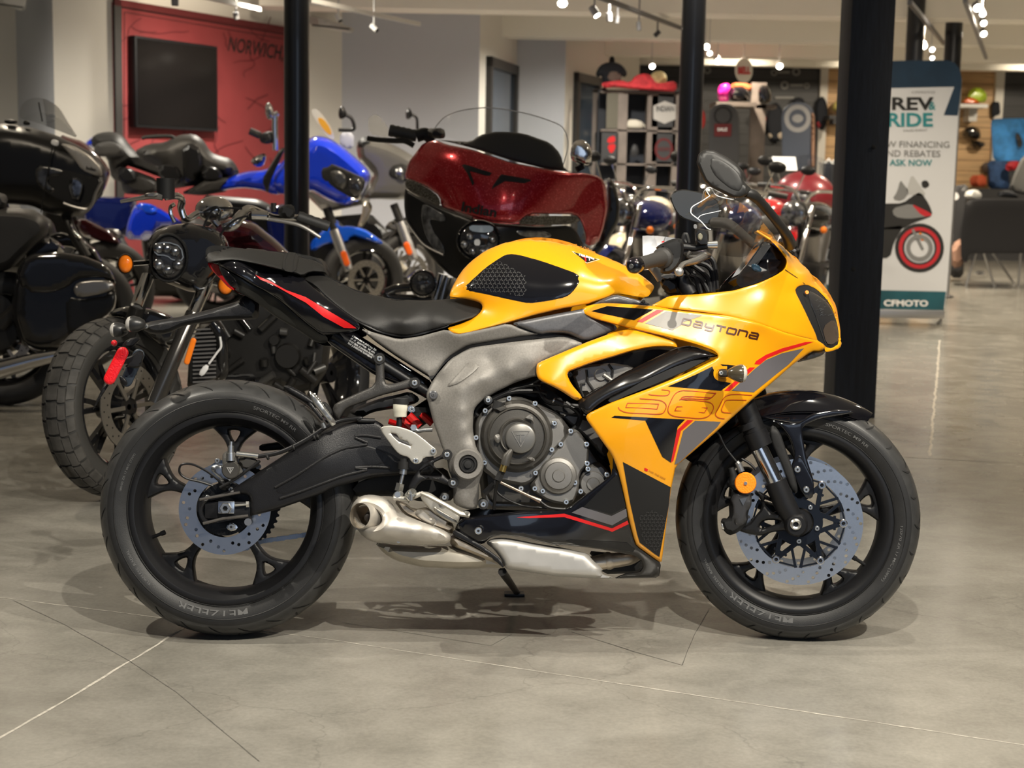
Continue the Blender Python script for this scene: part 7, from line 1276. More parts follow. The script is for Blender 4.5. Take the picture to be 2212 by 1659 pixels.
# ---------- bagger rear at the left edge
c2, F2 = bg('bagger_motorcycle', 'black bagger motorcycle cut off at the left edge, showing its seat and saddlebag', 20, 7.3)
pf(c2, 'seat', F2, C9(-120, 150, 0, 155, 120, 162, 205, 190, 244, 238, 238, 300, 180, 342, 120, 400, 60, 460, -30, 490, -160, 470), 0, .15, LEA, 24); pf(c2, 'seat_backrest', F2, C9(-80, 60, 0, 85, 30, 92, 42, 125, 15, 175, -60, 190), 0, .1, LEA, 14)
pf(c2, 'rear_fender', F2, C9(120, 395, 150, 330, 230, 290, 300, 330, 330, 380, 250, 420, 130, 440), .1, .09, GLB, 10)
sb = pf(c2, 'saddlebag', F2, C9(60, 560, 80, 480, 110, 420, 160, 385, 300, 378, 420, 398, 520, 438, 562, 482, 580, 545, 578, 640, 550, 690, 440, 762, 300, 860, 180, 872, 100, 840, 55, 700), -.12, .12, GLB, 26); pf(sb, 'lid', F2, C9(82, 500, 110, 420, 160, 385, 300, 378, 420, 398, 520, 438, 562, 482, 582, 545, 540, 512, 440, 512, 385, 520, 340, 560, 250, 590, 120, 585), -.215, .045, GLB, 14, 8); pf(sb, 'latch', F2, C9(365, 560, 385, 530, 440, 520, 540, 518, 568, 540, 560, 565, 500, 590, 400, 607, 372, 592), -.268, .012, ALE, 5, 8)
pf(sb, 'lower_panel', F2, C9(320, 590, 400, 610, 520, 592, 575, 560, 574, 640, 545, 685, 440, 755, 330, 800), -.225, .02, SAB, 6)
tb(c2, 'shock_absorber', fpts(F2, 9, (0, 745, 85, 665), -.1), .035, DKE, 14); b = MB(); b.tube(fpts(F2, 9, (-160, 1000, 0, 965, 180, 915, 370, 875), -.25), [.045, .042, .034, .02], 16, CH2); b.build('exhaust_pipe', None, c2)
pf(c2, 'engine', F2, C9(-200, 560, 40, 560, 130, 700, 100, 860, 0, 900, -200, 900), .05, .14, DKE, 16)
p = F2.P(10, 716, 0); wheel_at(c2, (p.x, p.y, .32), .32, .08, (.15, -1, 0), 7, name='rear_wheel'); p = F2.P(-600, 716, -.3); wheel_at(c2, (p.x, p.y, .32), .32, .06, (.15, -1, 0), 7)
pf(c2, 'fuel_tank', F2, [(-430, 470), (-330, 425), (-200, 420), (-100, 455), (-80, 520), (-200, 545), (-400, 540)], 0, .15, GLB, 22, 20); pf(c2, 'front_fairing', F2, [(-620, 420), (-560, 330), (-440, 320), (-420, 420), (-470, 500), (-600, 500)], 0, .2, GLB, 26, 20)
for s_ in (-1, 1): tb(c2, 'fork_leg', [F2.P(-600, 716, -.3)+Vector((0, s_*.1, 0)), F2.P(-520, 480, -.1)+Vector((0, s_*.1, 0))], .028, CH2, 10)
pf(c2, 'frame', F2, [(-520, 480), (-440, 500), (-300, 560), (-120, 560), (-100, 760), (-400, 770), (-480, 640)], 0, .12, DKE, 20, 24); tb(c2, 'handlebar', [F2.P(-460, 340, -.4), F2.P(-500, 380, 0), F2.P(-460, 340, .4)], .014, CH2, 8)
# ---------- black bagger with the grey nose
c3, F3 = bg('bagger_motorcycle', 'satin black bagger with a smoked windscreen in front of the pale wall, far left', 90, 8.6)
K = lambda *L: cp(11, *L)
fa3 = pf(c3, 'front_fairing', F3, K(-260, 420, 0, 378, 100, 385, 300, 420, 520, 485, 700, 565, 880, 655, 980, 762, 1015, 850, 985, 1000, 900, 1125, 850, 1200, 780, 1250, 650, 1262, 450, 1225, 300, 1155, 100, 1140, -260, 1120), 0, .20, SAB, 40, 14)
pf(fa3, 'nose_panel', F3, K(560, 560, 700, 590, 850, 682, 950, 790, 972, 882, 880, 872, 765, 822, 700, 720, 630, 640), -.185, .02, mat('brushed dark silver', (.42, .40, .37), .35, .3), 6, 8); b = MB(); text_on(b, F3, 'Indian', K(812, 795)[0], K(905, 815)[0], 7, -.21, BLKM, .04); b.build('script_badge', None, fa3)
pf(fa3, 'lamp_opening', F3, K(330, 755, 420, 765, 600, 805, 760, 835, 900, 880, 985, 885, 960, 1010, 880, 1105, 830, 1190, 650, 1150, 500, 1085, 400, 1025, 320, 930), -.17, .035, BLKM, 5, 8); pf(fa3, 'headlight', F3, K(640, 910, 700, 880, 785, 905, 790, 1000, 740, 1125, 680, 1110, 640, 1000), -.2, .03, LAMP, 6, 7); pf(fa3, 'side_lamp', F3, K(335, 770, 480, 785, 620, 820, 600, 870, 480, 880, 440, 930, 560, 1030, 500, 1060, 380, 990, 330, 900), -.195, .015, mat('dim lamp chrome', (.12, .12, .12), .3, .8, noise=.6, nscale=25), 4, 7)
b = MB(); b.curve(fpts(F3, 11, (600, 1130, 700, 1165, 820, 1185, 870, 1130, 900, 1040, 960, 920), -.215), .008, 8, ALE); b.build('lamp_trim', None, fa3)
b = MB(); panel(b, F3, K(185, 330, 182, 260, 215, 185, 280, 145, 350, 132, 430, 148, 510, 190, 570, 245, 640, 365, 740, 520, 560, 450, 350, 370, 250, 345), TPS([(45, 250, 0), (80, 212, -.02), (130, 240, -.10), (168, 298, -.16), (100, 268, -.02)]), 0, step=9, rim=0, m=SMK); b.build('windscreen', None, c3)
tb(c3, 'antenna', fpts(F3, 11, (365, 180, 400, 360), .1), .004, BLKM, 6); tb(c3, 'antenna', fpts(F3, 11, (500, 560, 440, 900, 385, 1220), -.22), .003, BLKM, 6); pf(c3, 'price_tag', F3, K(480, 545, 500, 525, 555, 540, 552, 585, 530, 595, 482, 575), -.22, .004, WHITE, 2, 6)
pf(c3, 'handlebar_control', F3, K(30, 350, 90, 335, 160, 350, 170, 380, 60, 385), -.05, .03, BLKM, 4, 8); pf(c3, 'handlebar_control', F3, K(215, 370, 240, 340, 290, 375, 280, 395, 225, 395), -.05, .02, BLKM, 4, 8)
pf(c3, 'fuel_tank', F3, K(-700, 900, -200, 760, 0, 900, 100, 1200, -300, 1300), .15, .16, SAB, 26, 18)
tb(c3, 'fork_leg', fpts(F3, 11, (620, 1240, 680, 1400, 820, 1640), (-.05, -.08, -.1)), .028, DKE, 12); pf(c3, 'fork_cover', F3, K(640, 1310, 670, 1300, 700, 1400, 780, 1450, 770, 1490, 690, 1440), -.12, .02, CH2, 4, 7)
pf(c3, 'front_fender', F3, K(300, 1560, 420, 1440, 560, 1400, 760, 1460, 900, 1560, 990, 1720, 930, 1720, 820, 1600, 640, 1540, 480, 1560, 380, 1640), -.02, .07, GLB, 10, 10)
p = F3.P(170, 690, 0); wheel_at(c3, (p.x, p.y, .33), .33, .065, (.55, -.85, 0), 10)
p = F3.P(-420, 690, .3); wheel_at(c3, (p.x, p.y, .33), .33, .075, (.55, -.85, 0), 10, name='rear_wheel'); pf(c3, 'engine', F3, K(-300, 1200, 300, 1180, 500, 1300, 560, 1500, 300, 1800, -300, 1800), .2, .15, DKE, 20, 18)
pf(c3, 'seat', F3, [(-420, 470), (-300, 440), (-160, 470), (-120, 520), (-300, 540), (-440, 520)], .25, .15, LEA, 16, 20); pf(c3, 'saddlebag', F3, [(-540, 520), (-480, 490), (-260, 520), (-230, 600), (-300, 680), (-520, 660)], .05, .14, SAB, 20, 20)
# ---------- maroon bagger behind it
c4, F4 = bg('bagger_motorcycle', 'maroon bagger mostly hidden behind the satin black bagger, far left', 190, 10.2)
pf(c4, 'front_fairing', F4, K(560, 480, 700, 520, 780, 545, 880, 630, 985, 735, 1045, 835, 1010, 950, 940, 1100, 800, 1100, 600, 900), .05, .16, MAR, 18, 12); pf(c4, 'fairing_trim', F4, K(980, 900, 1010, 900, 960, 1080, 880, 1110, 930, 1000), -.1, .01, GLB, 3, 8)
pf(c4, 'front_fender', F4, K(690, 1290, 780, 1270, 900, 1325, 1050, 1400, 1155, 1512, 1100, 1515, 900, 1482, 760, 1432), -.02, .07, MAR, 8, 9); pf(c4, 'front_fender_tip', F4, K(960, 1370, 1100, 1370, 1150, 1410, 1130, 1470, 1050, 1430), .05, .05, ALE, 5, 8)
p = F4.P(232, 630, 0); wheel_at(c4, (p.x, p.y, .33), .33, .065, (.6, -.8, 0), 9); pf(c4, 'engine', F4, K(400, 1100, 800, 1200, 800, 1500, 400, 1600), .3, .15, DKE, 14, 16)
# ---------- two touring machines with stepped seats
c5, F5 = bg('touring_motorcycle', 'touring motorcycle with dark grey stepped seat and blue trunk, left of the television', 270, 13.0)
pf(c5, 'passenger_seat', F5, K(840, 560, 890, 480, 1000, 455, 1100, 460, 1175, 510, 1230, 590, 1290, 650, 1430, 700, 1540, 790, 1582, 862, 1540, 900, 1380, 840, 1180, 770, 1160, 940, 1050, 900, 1010, 700, 900, 620), 0, .2, LEA, 22, 12); pf(c5, 'trunk', F5, K(800, 560, 860, 505, 960, 468, 1000, 560, 900, 620, 800, 600), .15, .18, RYB, 10, 10); pf(c5, 'backrest_pad', F5, K(880, 600, 940, 555, 1060, 545, 1150, 590, 1180, 700, 900, 690), -.2, .05, mat('charcoal vinyl', (.05, .048, .046), .6), 8, 10); pf(c5, 'rider_seat', F5, K(1100, 780, 1300, 830, 1480, 900, 1540, 1000, 1400, 1060, 1160, 1040), -.05, .18, LEA, 14, 12)
pf(c5, 'arm_rest', F5, K(1110, 800, 1200, 790, 1290, 830, 1300, 930, 1110, 930), -.22, .05, SAB, 4, 8); pf(c5, 'saddlebag', F5, K(760, 1060, 1000, 1060, 1300, 1080, 1260, 1280, 1180, 1470, 900, 1400, 760, 1300), -.1, .16, NVB, 14, 14); p = F5.P(210, 570, .1); wheel_at(c5, (p.x, p.y, .33), .33, .08, (-.3, -1, 0), 7, name='rear_wheel'); p = F5.P(400, 560, .5); wheel_at(c5, (p.x, p.y, .33), .33, .065, (-.3, -1, 0), 7); pf(c5, 'engine', F5, [(300, 480), (440, 470), (470, 560), (430, 640), (320, 640)], .2, .16, DKE, 14, 16)
# ---------- blue bagger
c6, F6 = bg('bagger_motorcycle', 'royal blue bagger motorcycle behind the round black pole in front of the mural', 640, 11.6)
J = lambda *L: cp(13, *L)
pf(c6, 'passenger_seat', F6, K(1260, 640, 1400, 570, 1560, 555, 1680, 488, 1830, 474, 1925, 540, 1980, 640, 2050, 680, 2180, 710, 2240, 790, 2260, 860, 2150, 900, 1960, 870, 1950, 950, 1600, 1000, 1520, 800, 1350, 730), .15, .2, LEA, 24, 12); pf(c6, 'backrest_pad', F6, K(1710, 570, 1860, 560, 1910, 690, 1900, 900, 1730, 960), -.03, .05, SAB, 8, 10)
pf(c6, 'arm_rest', F6, K(1480, 770, 1600, 760, 1700, 800, 1700, 960, 1520, 930), -.06, .06, SAB, 4, 8); pf(c6, 'arm_rest', F6, K(1900, 790, 2000, 780, 2100, 830, 2090, 930, 1900, 910), -.06, .06, SAB, 4, 8); tb(c6, 'luggage_rack', fpts(F6, 11, (1340, 520, 1400, 505, 1600, 500, 1650, 530), .1), .014, BLKM, 8)
pf(c6, 'rider_seat', F6, K(1950, 900, 2100, 880, 2200, 900, 2150, 1020, 1900, 1060, 1700, 1040), .05, .18, LEA, 12, 12)
sb = pf(c6, 'saddlebag', F6, K(1280, 1130, 1490, 1165, 1700, 1290, 1720, 1340, 1500, 1350, 1400, 1485, 1180, 1470, 1200, 1300), -.1, .14, RYB, 12, 12); pf(sb, 'saddlebag_lid', F6, K(1285, 1130, 1400, 1128, 1492, 1170, 1494, 1250, 1300, 1215), -.2, .05, mat('lighter blue paint', (.01, .08, .75), .15, 0, .8), 5, 8)
pf(c6, 'fuel_tank', F6, J(48, 792, 110, 725, 220, 650, 330, 612, 470, 602, 560, 560, 660, 520, 700, 700, 640, 790, 540, 800, 470, 765, 300, 742, 150, 762), 0, .15, RYB, 18, 10)
fb = pf(c6, 'front_fairing', F6, J(490, 690, 560, 600, 640, 500, 740, 420, 840, 345, 900, 335, 980, 355, 1090, 425, 1200, 520, 1275, 590, 1306, 655, 1285, 700, 1205, 830, 1130, 885, 1050, 872, 950, 832, 830, 762, 700, 800, 560, 790), -.05, .22, RYB, 26, 10)
pf(fb, 'lamp_opening', F6, J(890, 670, 930, 565, 980, 542, 1100, 590, 1265, 672, 1245, 760, 1200, 832, 1130, 812, 1020, 752, 960, 702), -.255, .02, BLKM, 4, 8); pf(fb, 'headlight', F6, J(1120, 690, 1180, 650, 1240, 700, 1230, 770, 1190, 820, 1140, 790), -.285, .02, LENS, 5, 7); pf(fb, 'side_lamp', F6, J(975, 620, 1040, 600, 1120, 660, 1100, 760, 1020, 720), -.28, .01, mat('dim lamp chrome', (.12, .12, .12), .3, .8), 4, 7)
pf(fb, 'black_stripe', F6, J(600, 430, 640, 430, 520, 690, 500, 800, 450, 680), -.24, .02, SAB, 4, 8); tb(fb, 'lamp_trim', fpts(F6, 13, (1150, 830, 1200, 830, 1220, 790), -.28), .012, CH2, 8)
b = MB(); panel(b, F6, J(833, 145, 855, 125, 885, 130, 940, 190, 1000, 285, 1024, 368, 985, 355, 930, 300, 880, 225), -.1, .006, step=8, rim=0, m=mat('milky screen', (.75, .74, .7), .2, 0, .4)); wsb = b.build('windscreen', None, c6); b = MB(); panel(b, F6, J(885, 195, 930, 200, 985, 275, 1000, 335, 960, 320, 905, 250), -.108, .003, step=7, rim=0, m=mat('yellow sticker', (.9, .45, .04), .5)); b.build('sticker', None, wsb)
pf(c6, 'mirror', F6, J(478, 95, 500, 75, 525, 90, 548, 145, 545, 190, 515, 215, 482, 195), 0, .05, mat('chrome mirror back', (.6, .6, .6), .12, 1), 8, 7); tb(c6, 'mirror_stem', fpts(F6, 13, (580, 160, 555, 200, 560, 450), .05), [.02, .022, .022], CH2, 10); tb(c6, 'grip', fpts(F6, 13, (360, 300, 440, 335), .1), .028, GP, 10); pf(c6, 'switch_box', F6, J(430, 330, 480, 305, 550, 300, 560, 380, 500, 405, 440, 390), .08, .06, BLKM, 6, 8); pf(c6, 'mirror', F6, J(360, 530, 410, 490, 480, 468, 490, 510, 460, 580, 400, 580), -.1, .06, mat('dark chrome', (.25, .25, .25), .15, 1), 8, 7)
pf(c6, 'mirror', F6, J(1050, 140, 1065, 110, 1085, 100, 1120, 165, 1110, 190, 1070, 210, 1050, 190), .5, .05, BLKS, 8, 7); tb(c6, 'mirror_stem', fpts(F6, 13, (1110, 175, 1150, 200, 1170, 250, 1160, 290, 1050, 290), .5), .014, BLKS, 8); pf(c6, 'price_card', F6, J(1060, 310, 1170, 310, 1170, 440, 1060, 430), .4, .006, mat('pale card', (.4, .42, .48), .6), 2, 8)
tb(c6, 'fork_leg', fpts(F6, 13, (960, 900, 1020, 1080), (-.1, -.12)), .035, DKE, 10); tb(c6, 'fork_leg', fpts(F6, 13, (1015, 1070, 1085, 1260, 1130, 1385), (-.12, -.14, -.16)), [.042, .044, .035], mat('silver fork', (.4, .4, .41), .25, .8), 12)
b = MB(); puff(b, F6, capsule(J(1090, 1255)[0], J(1115, 1330)[0], 13), -.24, .012, 3, 6, ORG, 0); b.build('side_reflector', None, c6)
pf(c6, 'front_fender', F6, J(1000, 1000, 1050, 990, 1060, 1045, 1130, 1033, 1250, 1060, 1350, 1125, 1402, 1172, 1370, 1182, 1250, 1142, 1150, 1112, 1115, 1200, 1050, 1180, 960, 1180, 840, 1250, 826, 1170, 900, 1100), -.06, .08, mat('bright blue paint', (.008, .10, .70), .15, 0, .9), 6, 8)
p = F6.P(783, 585, 0); wheel_at(c6, (p.x, p.y, .34), .335, .07, (.5, -.86, 0), 6, rotor=.15); pf(c6, 'lower_cowl', F6, J(470, 900, 640, 860, 700, 1000, 700, 1260, 560, 1250, 500, 1100), .1, .12, NVB, 12, 12); pf(c6, 'engine', F6, [(440, 420), (560, 430), (640, 470), (740, 480), (760, 560), (700, 640), (560, 660), (440, 600)], .25, .14, DKE, 16, 16)
p = F6.P(470, 600, .3); wheel_at(c6, (p.x, p.y, .33), .33, .08, (.3, -.9, 0), 6, name='rear_wheel')
for k in range(22):
    x, y = rr.uniform(650, 740), rr.uniform(530, 660); p = F6.P(x, y, .05); q = p+Vector((rr.uniform(-.1, .1), 0, rr.uniform(-.1, .1))); tb(c6, 'engine_fitting', [p, q], rr.uniform(.01, .03), rr.choice([CH2, ALE, DKE, DKE]), 8)
# ---------- silver grey bagger
c7, F7 = bg('bagger_motorcycle', 'silver grey bagger motorcycle between the blue bagger and the candy red one', 850, 12.8)
fg = pf(c7, 'front_fairing', F7, J(1185, 400, 1240, 345, 1400, 375, 1500, 415, 1600, 470, 1720, 560, 1760, 680, 1680, 800, 1540, 840, 1400, 832, 1235, 830, 1290, 700, 1312, 650, 1290, 600, 1200, 520), 0, .22, SLV, 20, 10); pf(fg, 'lamp_opening', F7, J(1420, 630, 1500, 540, 1600, 570, 1640, 700, 1480, 672), -.215, .02, BLKM, 4, 8); pf(fg, 'headlight', F7, J(1485, 600, 1540, 575, 1570, 620, 1560, 690, 1500, 665), -.24, .02, LAMP, 4, 7)
b = MB(); panel(b, F7, J(1278, 215, 1305, 180, 1345, 168, 1392, 205, 1450, 300, 1440, 355, 1290, 320), 0, .006, step=8, rim=0, m=mat('frosted grey screen', (.45, .45, .44), .1, trans=.6, ior=1.1)); b.build('windscreen', None, c7)
pf(c7, 'mirror', F7, J(1572, 150, 1590, 118, 1610, 125, 1632, 175, 1600, 210, 1575, 205), .3, .05, BLKS, 7, 7); tb(c7, 'mirror_stem', fpts(F7, 13, (1625, 172, 1660, 200, 1665, 290), .3), .012, BLKS, 8)
pf(c7, 'switch_box', F7, J(1190, 400, 1230, 340, 1300, 350, 1300, 440, 1230, 470), -.15, .06, BLKM, 6, 8)
tb(c7, 'fork_leg', fpts(F7, 13, (1480, 870, 1540, 1020), (-.1, -.12)), .035, DKE, 10); tb(c7, 'fork_leg', fpts(F7, 13, (1530, 1010, 1590, 1180, 1640, 1300), (-.12, -.14, -.16)), [.042, .046, .036], mat('silver fork', (.4, .4, .41), .25, .8), 12); b = MB(); puff(b, F7, capsule(J(1580, 1185)[0], J(1603, 1245)[0], 13), -.25, .012, 3, 6, ORG, 0); b.build('side_reflector', None, c7)
pf(c7, 'fork_shroud', F7, J(1240, 850, 1290, 840, 1320, 900, 1270, 1000, 1230, 1060, 1190, 1060, 1230, 960), -.1, .05, mat('champagne metal', (.3, .27, .22), .3, .6), 6, 8)
p = F7.P(880, 575, 0); wheel_at(c7, (p.x, p.y, .335), .335, .07, (.5, -.86, 0), 6, rotor=.15, rimm=ALE); pf(c7, 'front_fender', F7, J(1400, 1060, 1460, 990, 1560, 1000, 1700, 1100, 1600, 1110, 1480, 1080), -.05, .08, SLV, 6, 8); pf(c7, 'engine', F7, [(690, 470), (800, 460), (860, 520), (860, 620), (760, 650), (690, 620)], .4, .14, DKE, 14, 16); p = F7.P(520, 575, .4); wheel_at(c7, (p.x, p.y, .33), .33, .08, (.4, -.9, 0), 6, name='rear_wheel'); pf(c7, 'fuel_tank', F7, [(640, 400), (720, 370), (800, 380), (800, 440), (700, 460)], .4, .16, SLV, 12, 12)
for k in range(26):
    x, y = rr.uniform(835, 900), rr.uniform(480, 640); p = F7.P(x, y, -.1); q = p+Vector((rr.uniform(-.1, .1), 0, rr.uniform(-.12, .12))); tb(c7, 'engine_fitting', [p, q], rr.uniform(.01, .03), rr.choice([CH2, ALE, DKE, DKE, mat('cream engine part', (.5, .46, .38), .4)]), 8)
# ---------- candy red tourer with the big frame mounted fairing
c8, F8 = bg('touring_motorcycle', 'candy red motorcycle with a huge front fairing, headlights facing the camera', 1090, 6.9)
H = lambda *L: cp(14, *L)
rdp = TPS([(872, 370, .10), (880, 335, .05), (915, 303, .02), (990, 320, -.16), (1100, 350, -.22), (1220, 370, -.14), (1300, 380, .05), (1315, 420, .14), (1310, 500, .18), (1265, 530, .12), (1245, 465, .0), (1130, 480, -.24), (1030, 465, -.25), (955, 445, -.10), (880, 390, .06), (1000, 400, -.22), (1060, 420, -.26), (1250, 420, -.04), (935, 400, -.08), (940, 340, -.10)])
red = H(478, 660, 482, 620, 505, 540, 560, 468, 622, 385, 720, 364, 800, 398, 1000, 438, 1300, 538, 1700, 612, 1880, 622, 1990, 650, 2035, 720, 2045, 900, 2010, 1060, 1965, 1165, 1872, 1185, 1872, 1100, 1835, 985, 1790, 940, 1440, 935, 1345, 1012, 1180, 996, 980, 952, 830, 902, 758, 880, 750, 800, 640, 722, 510, 672)
b = MB(); panel(b, F8, red, rdp, .03, step=10, rim=.02, rw=9, m=RDP); fr8 = b.build('front_fairing', None, c8)
b = MB(); panel(b, F8, H(478, 690, 500, 672, 530, 664, 640, 722, 745, 800, 758, 880, 600, 802, 490, 742), off(rdp, .004), .03, step=9, rim=.006, rw=5, m=SPK); b.build('speckled_panel', None, fr8); b = MB(); panel(b, F8, H(1345, 1014, 1400, 948, 1790, 950, 1842, 990, 1745, 1018, 1500, 1024), off(rdp, .004), .03, step=9, rim=.006, rw=5, m=SPK); b.build('speckled_panel', None, fr8)
for L in ((918, 560, 940, 552, 1150, 618, 1135, 640, 1100, 638, 980, 604, 1015, 700, 1000, 715, 960, 620), (1212, 642, 1225, 630, 1440, 668, 1455, 680, 1400, 698, 1250, 682, 1148, 745, 1160, 715)): b = MB(); panel(b, F8, H(*L), off(rdp, -.004), .01, step=8, rim=.002, rw=2, m=BLKM, sm=0); b.build('air_vent', None, fr8)
b = MB(); text_on(b, F8, 'Indian', H(918, 878)[0], H(1188, 925)[0], 22, off(rdp, -.004), BLKM, .03); b.build('script_badge', None, fr8)
ldp = TPS([(876, 410, .10), (960, 450, -.06), (1080, 485, -.2), (1240, 490, .0), (1265, 530, .1), (880, 480, .10), (930, 560, -.02), (1000, 590, -.10), (1040, 520, -.2), (1200, 560, .0)])
b = MB(); panel(b, F8, H(480, 745, 490, 742, 600, 804, 830, 908, 1000, 968, 1180, 1008, 1500, 1030, 1745, 1022, 1800, 1060, 1862, 1185, 1860, 1300, 1500, 1400, 1200, 1450, 960, 1470, 840, 1420, 740, 1340, 640, 1220, 560, 1100, 488, 985, 472, 860), ldp, .04, step=11, rim=.02, rw=9, m=SAB); lo8 = b.build('lamp_surround', None, c8)
b = MB(); 
for L in ((500, 748, 600, 808, 830, 910, 1000, 966), (488, 985, 560, 1090, 640, 1180, 780, 1252)): b.curve([F8.P(x, y, ldp(x, y)[0]-.006) for x, y in H(*L)], .006, 8, ALE)
b.build('silver_edge', None, lo8)
for L in ((610, 870, 640, 858, 720, 905, 800, 948, 785, 1000, 690, 975, 670, 990, 700, 1070, 770, 1160, 792, 1240, 765, 1245, 700, 1205, 640, 1110, 604, 980), (1325, 1062, 1560, 1068, 1612, 1095, 1600, 1120, 1380, 1110)): b = MB(); panel(b, F8, H(*L), off(ldp, -.008), .01, step=8, rim=.004, rw=3, m=LAMP); b.build('side_lamp', None, lo8)
hl8 = lampy(c8, 'headlight', F8, H(1050, 1140)[0], 44, 40, ldp(1034, 520)[0]-.01, LENS, GLB, .03)
yy = ldp(1034, 520)[0]-.05
b = MB(); panel(b, F8, H(975, 1022, 1160, 1025, 1160, 1075, 1070, 1080, 980, 1065), yy, .003, step=8, rim=0, m=mat('pale blue strip', (.35, .42, .5), .3)); panel(b, F8, H(1015, 1130, 1060, 1130, 1060, 1180, 1015, 1178), yy, .003, step=8, rim=0, m=WHITE); b.build('sticker', None, hl8)
for x, y in ((940, 1170), (1000, 1220), (1080, 1225), (1150, 1130), (980, 1110)): b = MB(); b.ball(F8.P(*H(x, y)[0], yy+.01), .018, LAMP, 10); b.build('lamp_element', None, hl8)
b = MB(); panel(b, F8, H(722, 362, 850, 372, 985, 380, 1050, 330, 1150, 302, 1250, 300, 1400, 315, 1600, 385, 1680, 470, 1712, 600, 1860, 618, 1600, 596, 1300, 524, 1000, 428, 840, 386), off(rdp, .06), .05, step=10, rim=.02, rw=8, m=mat('textured black cowl', (.025, .025, .025), .55)); b.build('dash_cowl', None, c8)
b = MB(); panel(b, F8, H(845, 350, 735, 330, 710, 300, 722, 258, 800, 180, 950, 132, 1150, 118, 1400, 158, 1600, 218, 1700, 275, 1738, 400, 1700, 560, 1690, 605, 1300, 510, 1000, 420), lambda x, y: .0+.10*((x-1090)/130)**2-.12+.0008*(340-y), 0, step=10, rim=0, m=CLS); wsr = b.build('windscreen', None, c8)
sc8 = lambda x, y: float(.0+.10*((x-1090)/130)**2-.12+.0008*(340-y))
b = MB(); b.curve([F8.P(x, y, sc8(x, y)) for x, y in H(710, 300, 722, 258, 800, 180, 950, 132, 1150, 118, 1400, 158, 1600, 218, 1700, 275, 1738, 400, 1700, 560, 1690, 605)], .0025, 6, mat('clear edge', (.6, .6, .6), .2)); b.build('screen_edge', None, wsr)
b = MB(); g = fpts(F8, 14, (360, 290, 570, 335), .1); b.tube([g[0].lerp(g[1], k/10) for k in range(11)], [.026, .029]*5+[.026], 14, GP); b.build('grip', None, c8); tb(c8, 'brake_lever', fpts(F8, 14, (190, 352, 260, 362, 400, 372, 480, 375, 550, 410), .06), .012, SAB, 8)
pf(c8, 'fluid_reservoir', F8, H(648, 275, 780, 272, 795, 330, 780, 358, 650, 350), .08, .06, BLKM, 8, 8); tb(c8, 'bar_clamp', fpts(F8, 14, (570, 335, 640, 320, 700, 370), .1), .03, BLKM, 10)
pf(c8, 'mirror', F8, H(1750, 500, 1765, 400, 1820, 355, 1890, 380, 1925, 450, 1915, 560, 1850, 560, 1790, 540), .1, .05, mat('chrome mirror back', (.6, .6, .6), .12, 1), 12, 8); tb(c8, 'mirror_stem', fpts(F8, 14, (1820, 560, 1840, 600), .1), .02, BLKM, 8)
pf(c8, 'right_side_fairing', F8, H(2040, 640, 2100, 700, 2140, 860, 2130, 1000, 2000, 1220, 1900, 1300, 1860, 1180, 1960, 1165, 2040, 900), .3, .06, SAB, 10, 12)
for L in ((775, 1400, 720, 1600), (815, 1420, 770, 1600)): tb(c8, 'fork_tube', fpts(F8, 14, L, 0), .024, CH2, 12)
o = lampy(c8, 'fog_lamp', F8, H(620, 1470)[0], 27, 27, -.05, LENS, GLB, .03); tb(c8, 'crash_bar', fpts(F8, 14, (330, 1545, 420, 1510, 540, 1500), .05), .02, GLB, 12)
for x, y in ((600, 1430), (640, 1430), (620, 1500)): b = MB(); b.ball(F8.P(*H(x, y)[0], -.08), .015, LAMP, 8); b.build('lamp_element', None, o)
tb(c8, 'crash_bar', fpts(F8, 14, (330, 1545, 380, 1580, 640, 1590, 860, 1560), .05), .02, GLB, 12)
p = F8.P(1010, 720, -.1); wheel_at(c8, (p.x, p.y, .33), .33, .075, (.97, -.22, 0), 6, rotor=.15); p = F8.P(1150, 680, 1.45); wheel_at(c8, (p.x, p.y, .33), .33, .09, (.97, -.22, 0), 6, name='rear_wheel')
pf(c8, 'engine', F8, [(960, 600), (1200, 590), (1260, 660), (1230, 800), (980, 800), (940, 700)], .7, .2, DKE, 26, 20); pf(c8, 'fuel_tank', F8, [(1010, 420), (1150, 410), (1180, 500), (1000, 510)], .75, .3, RDP, 26, 16); pf(c8, 'seat', F8, [(1040, 440), (1180, 440), (1200, 520), (1040, 520)], 1.4, .3, LEA, 20, 16)
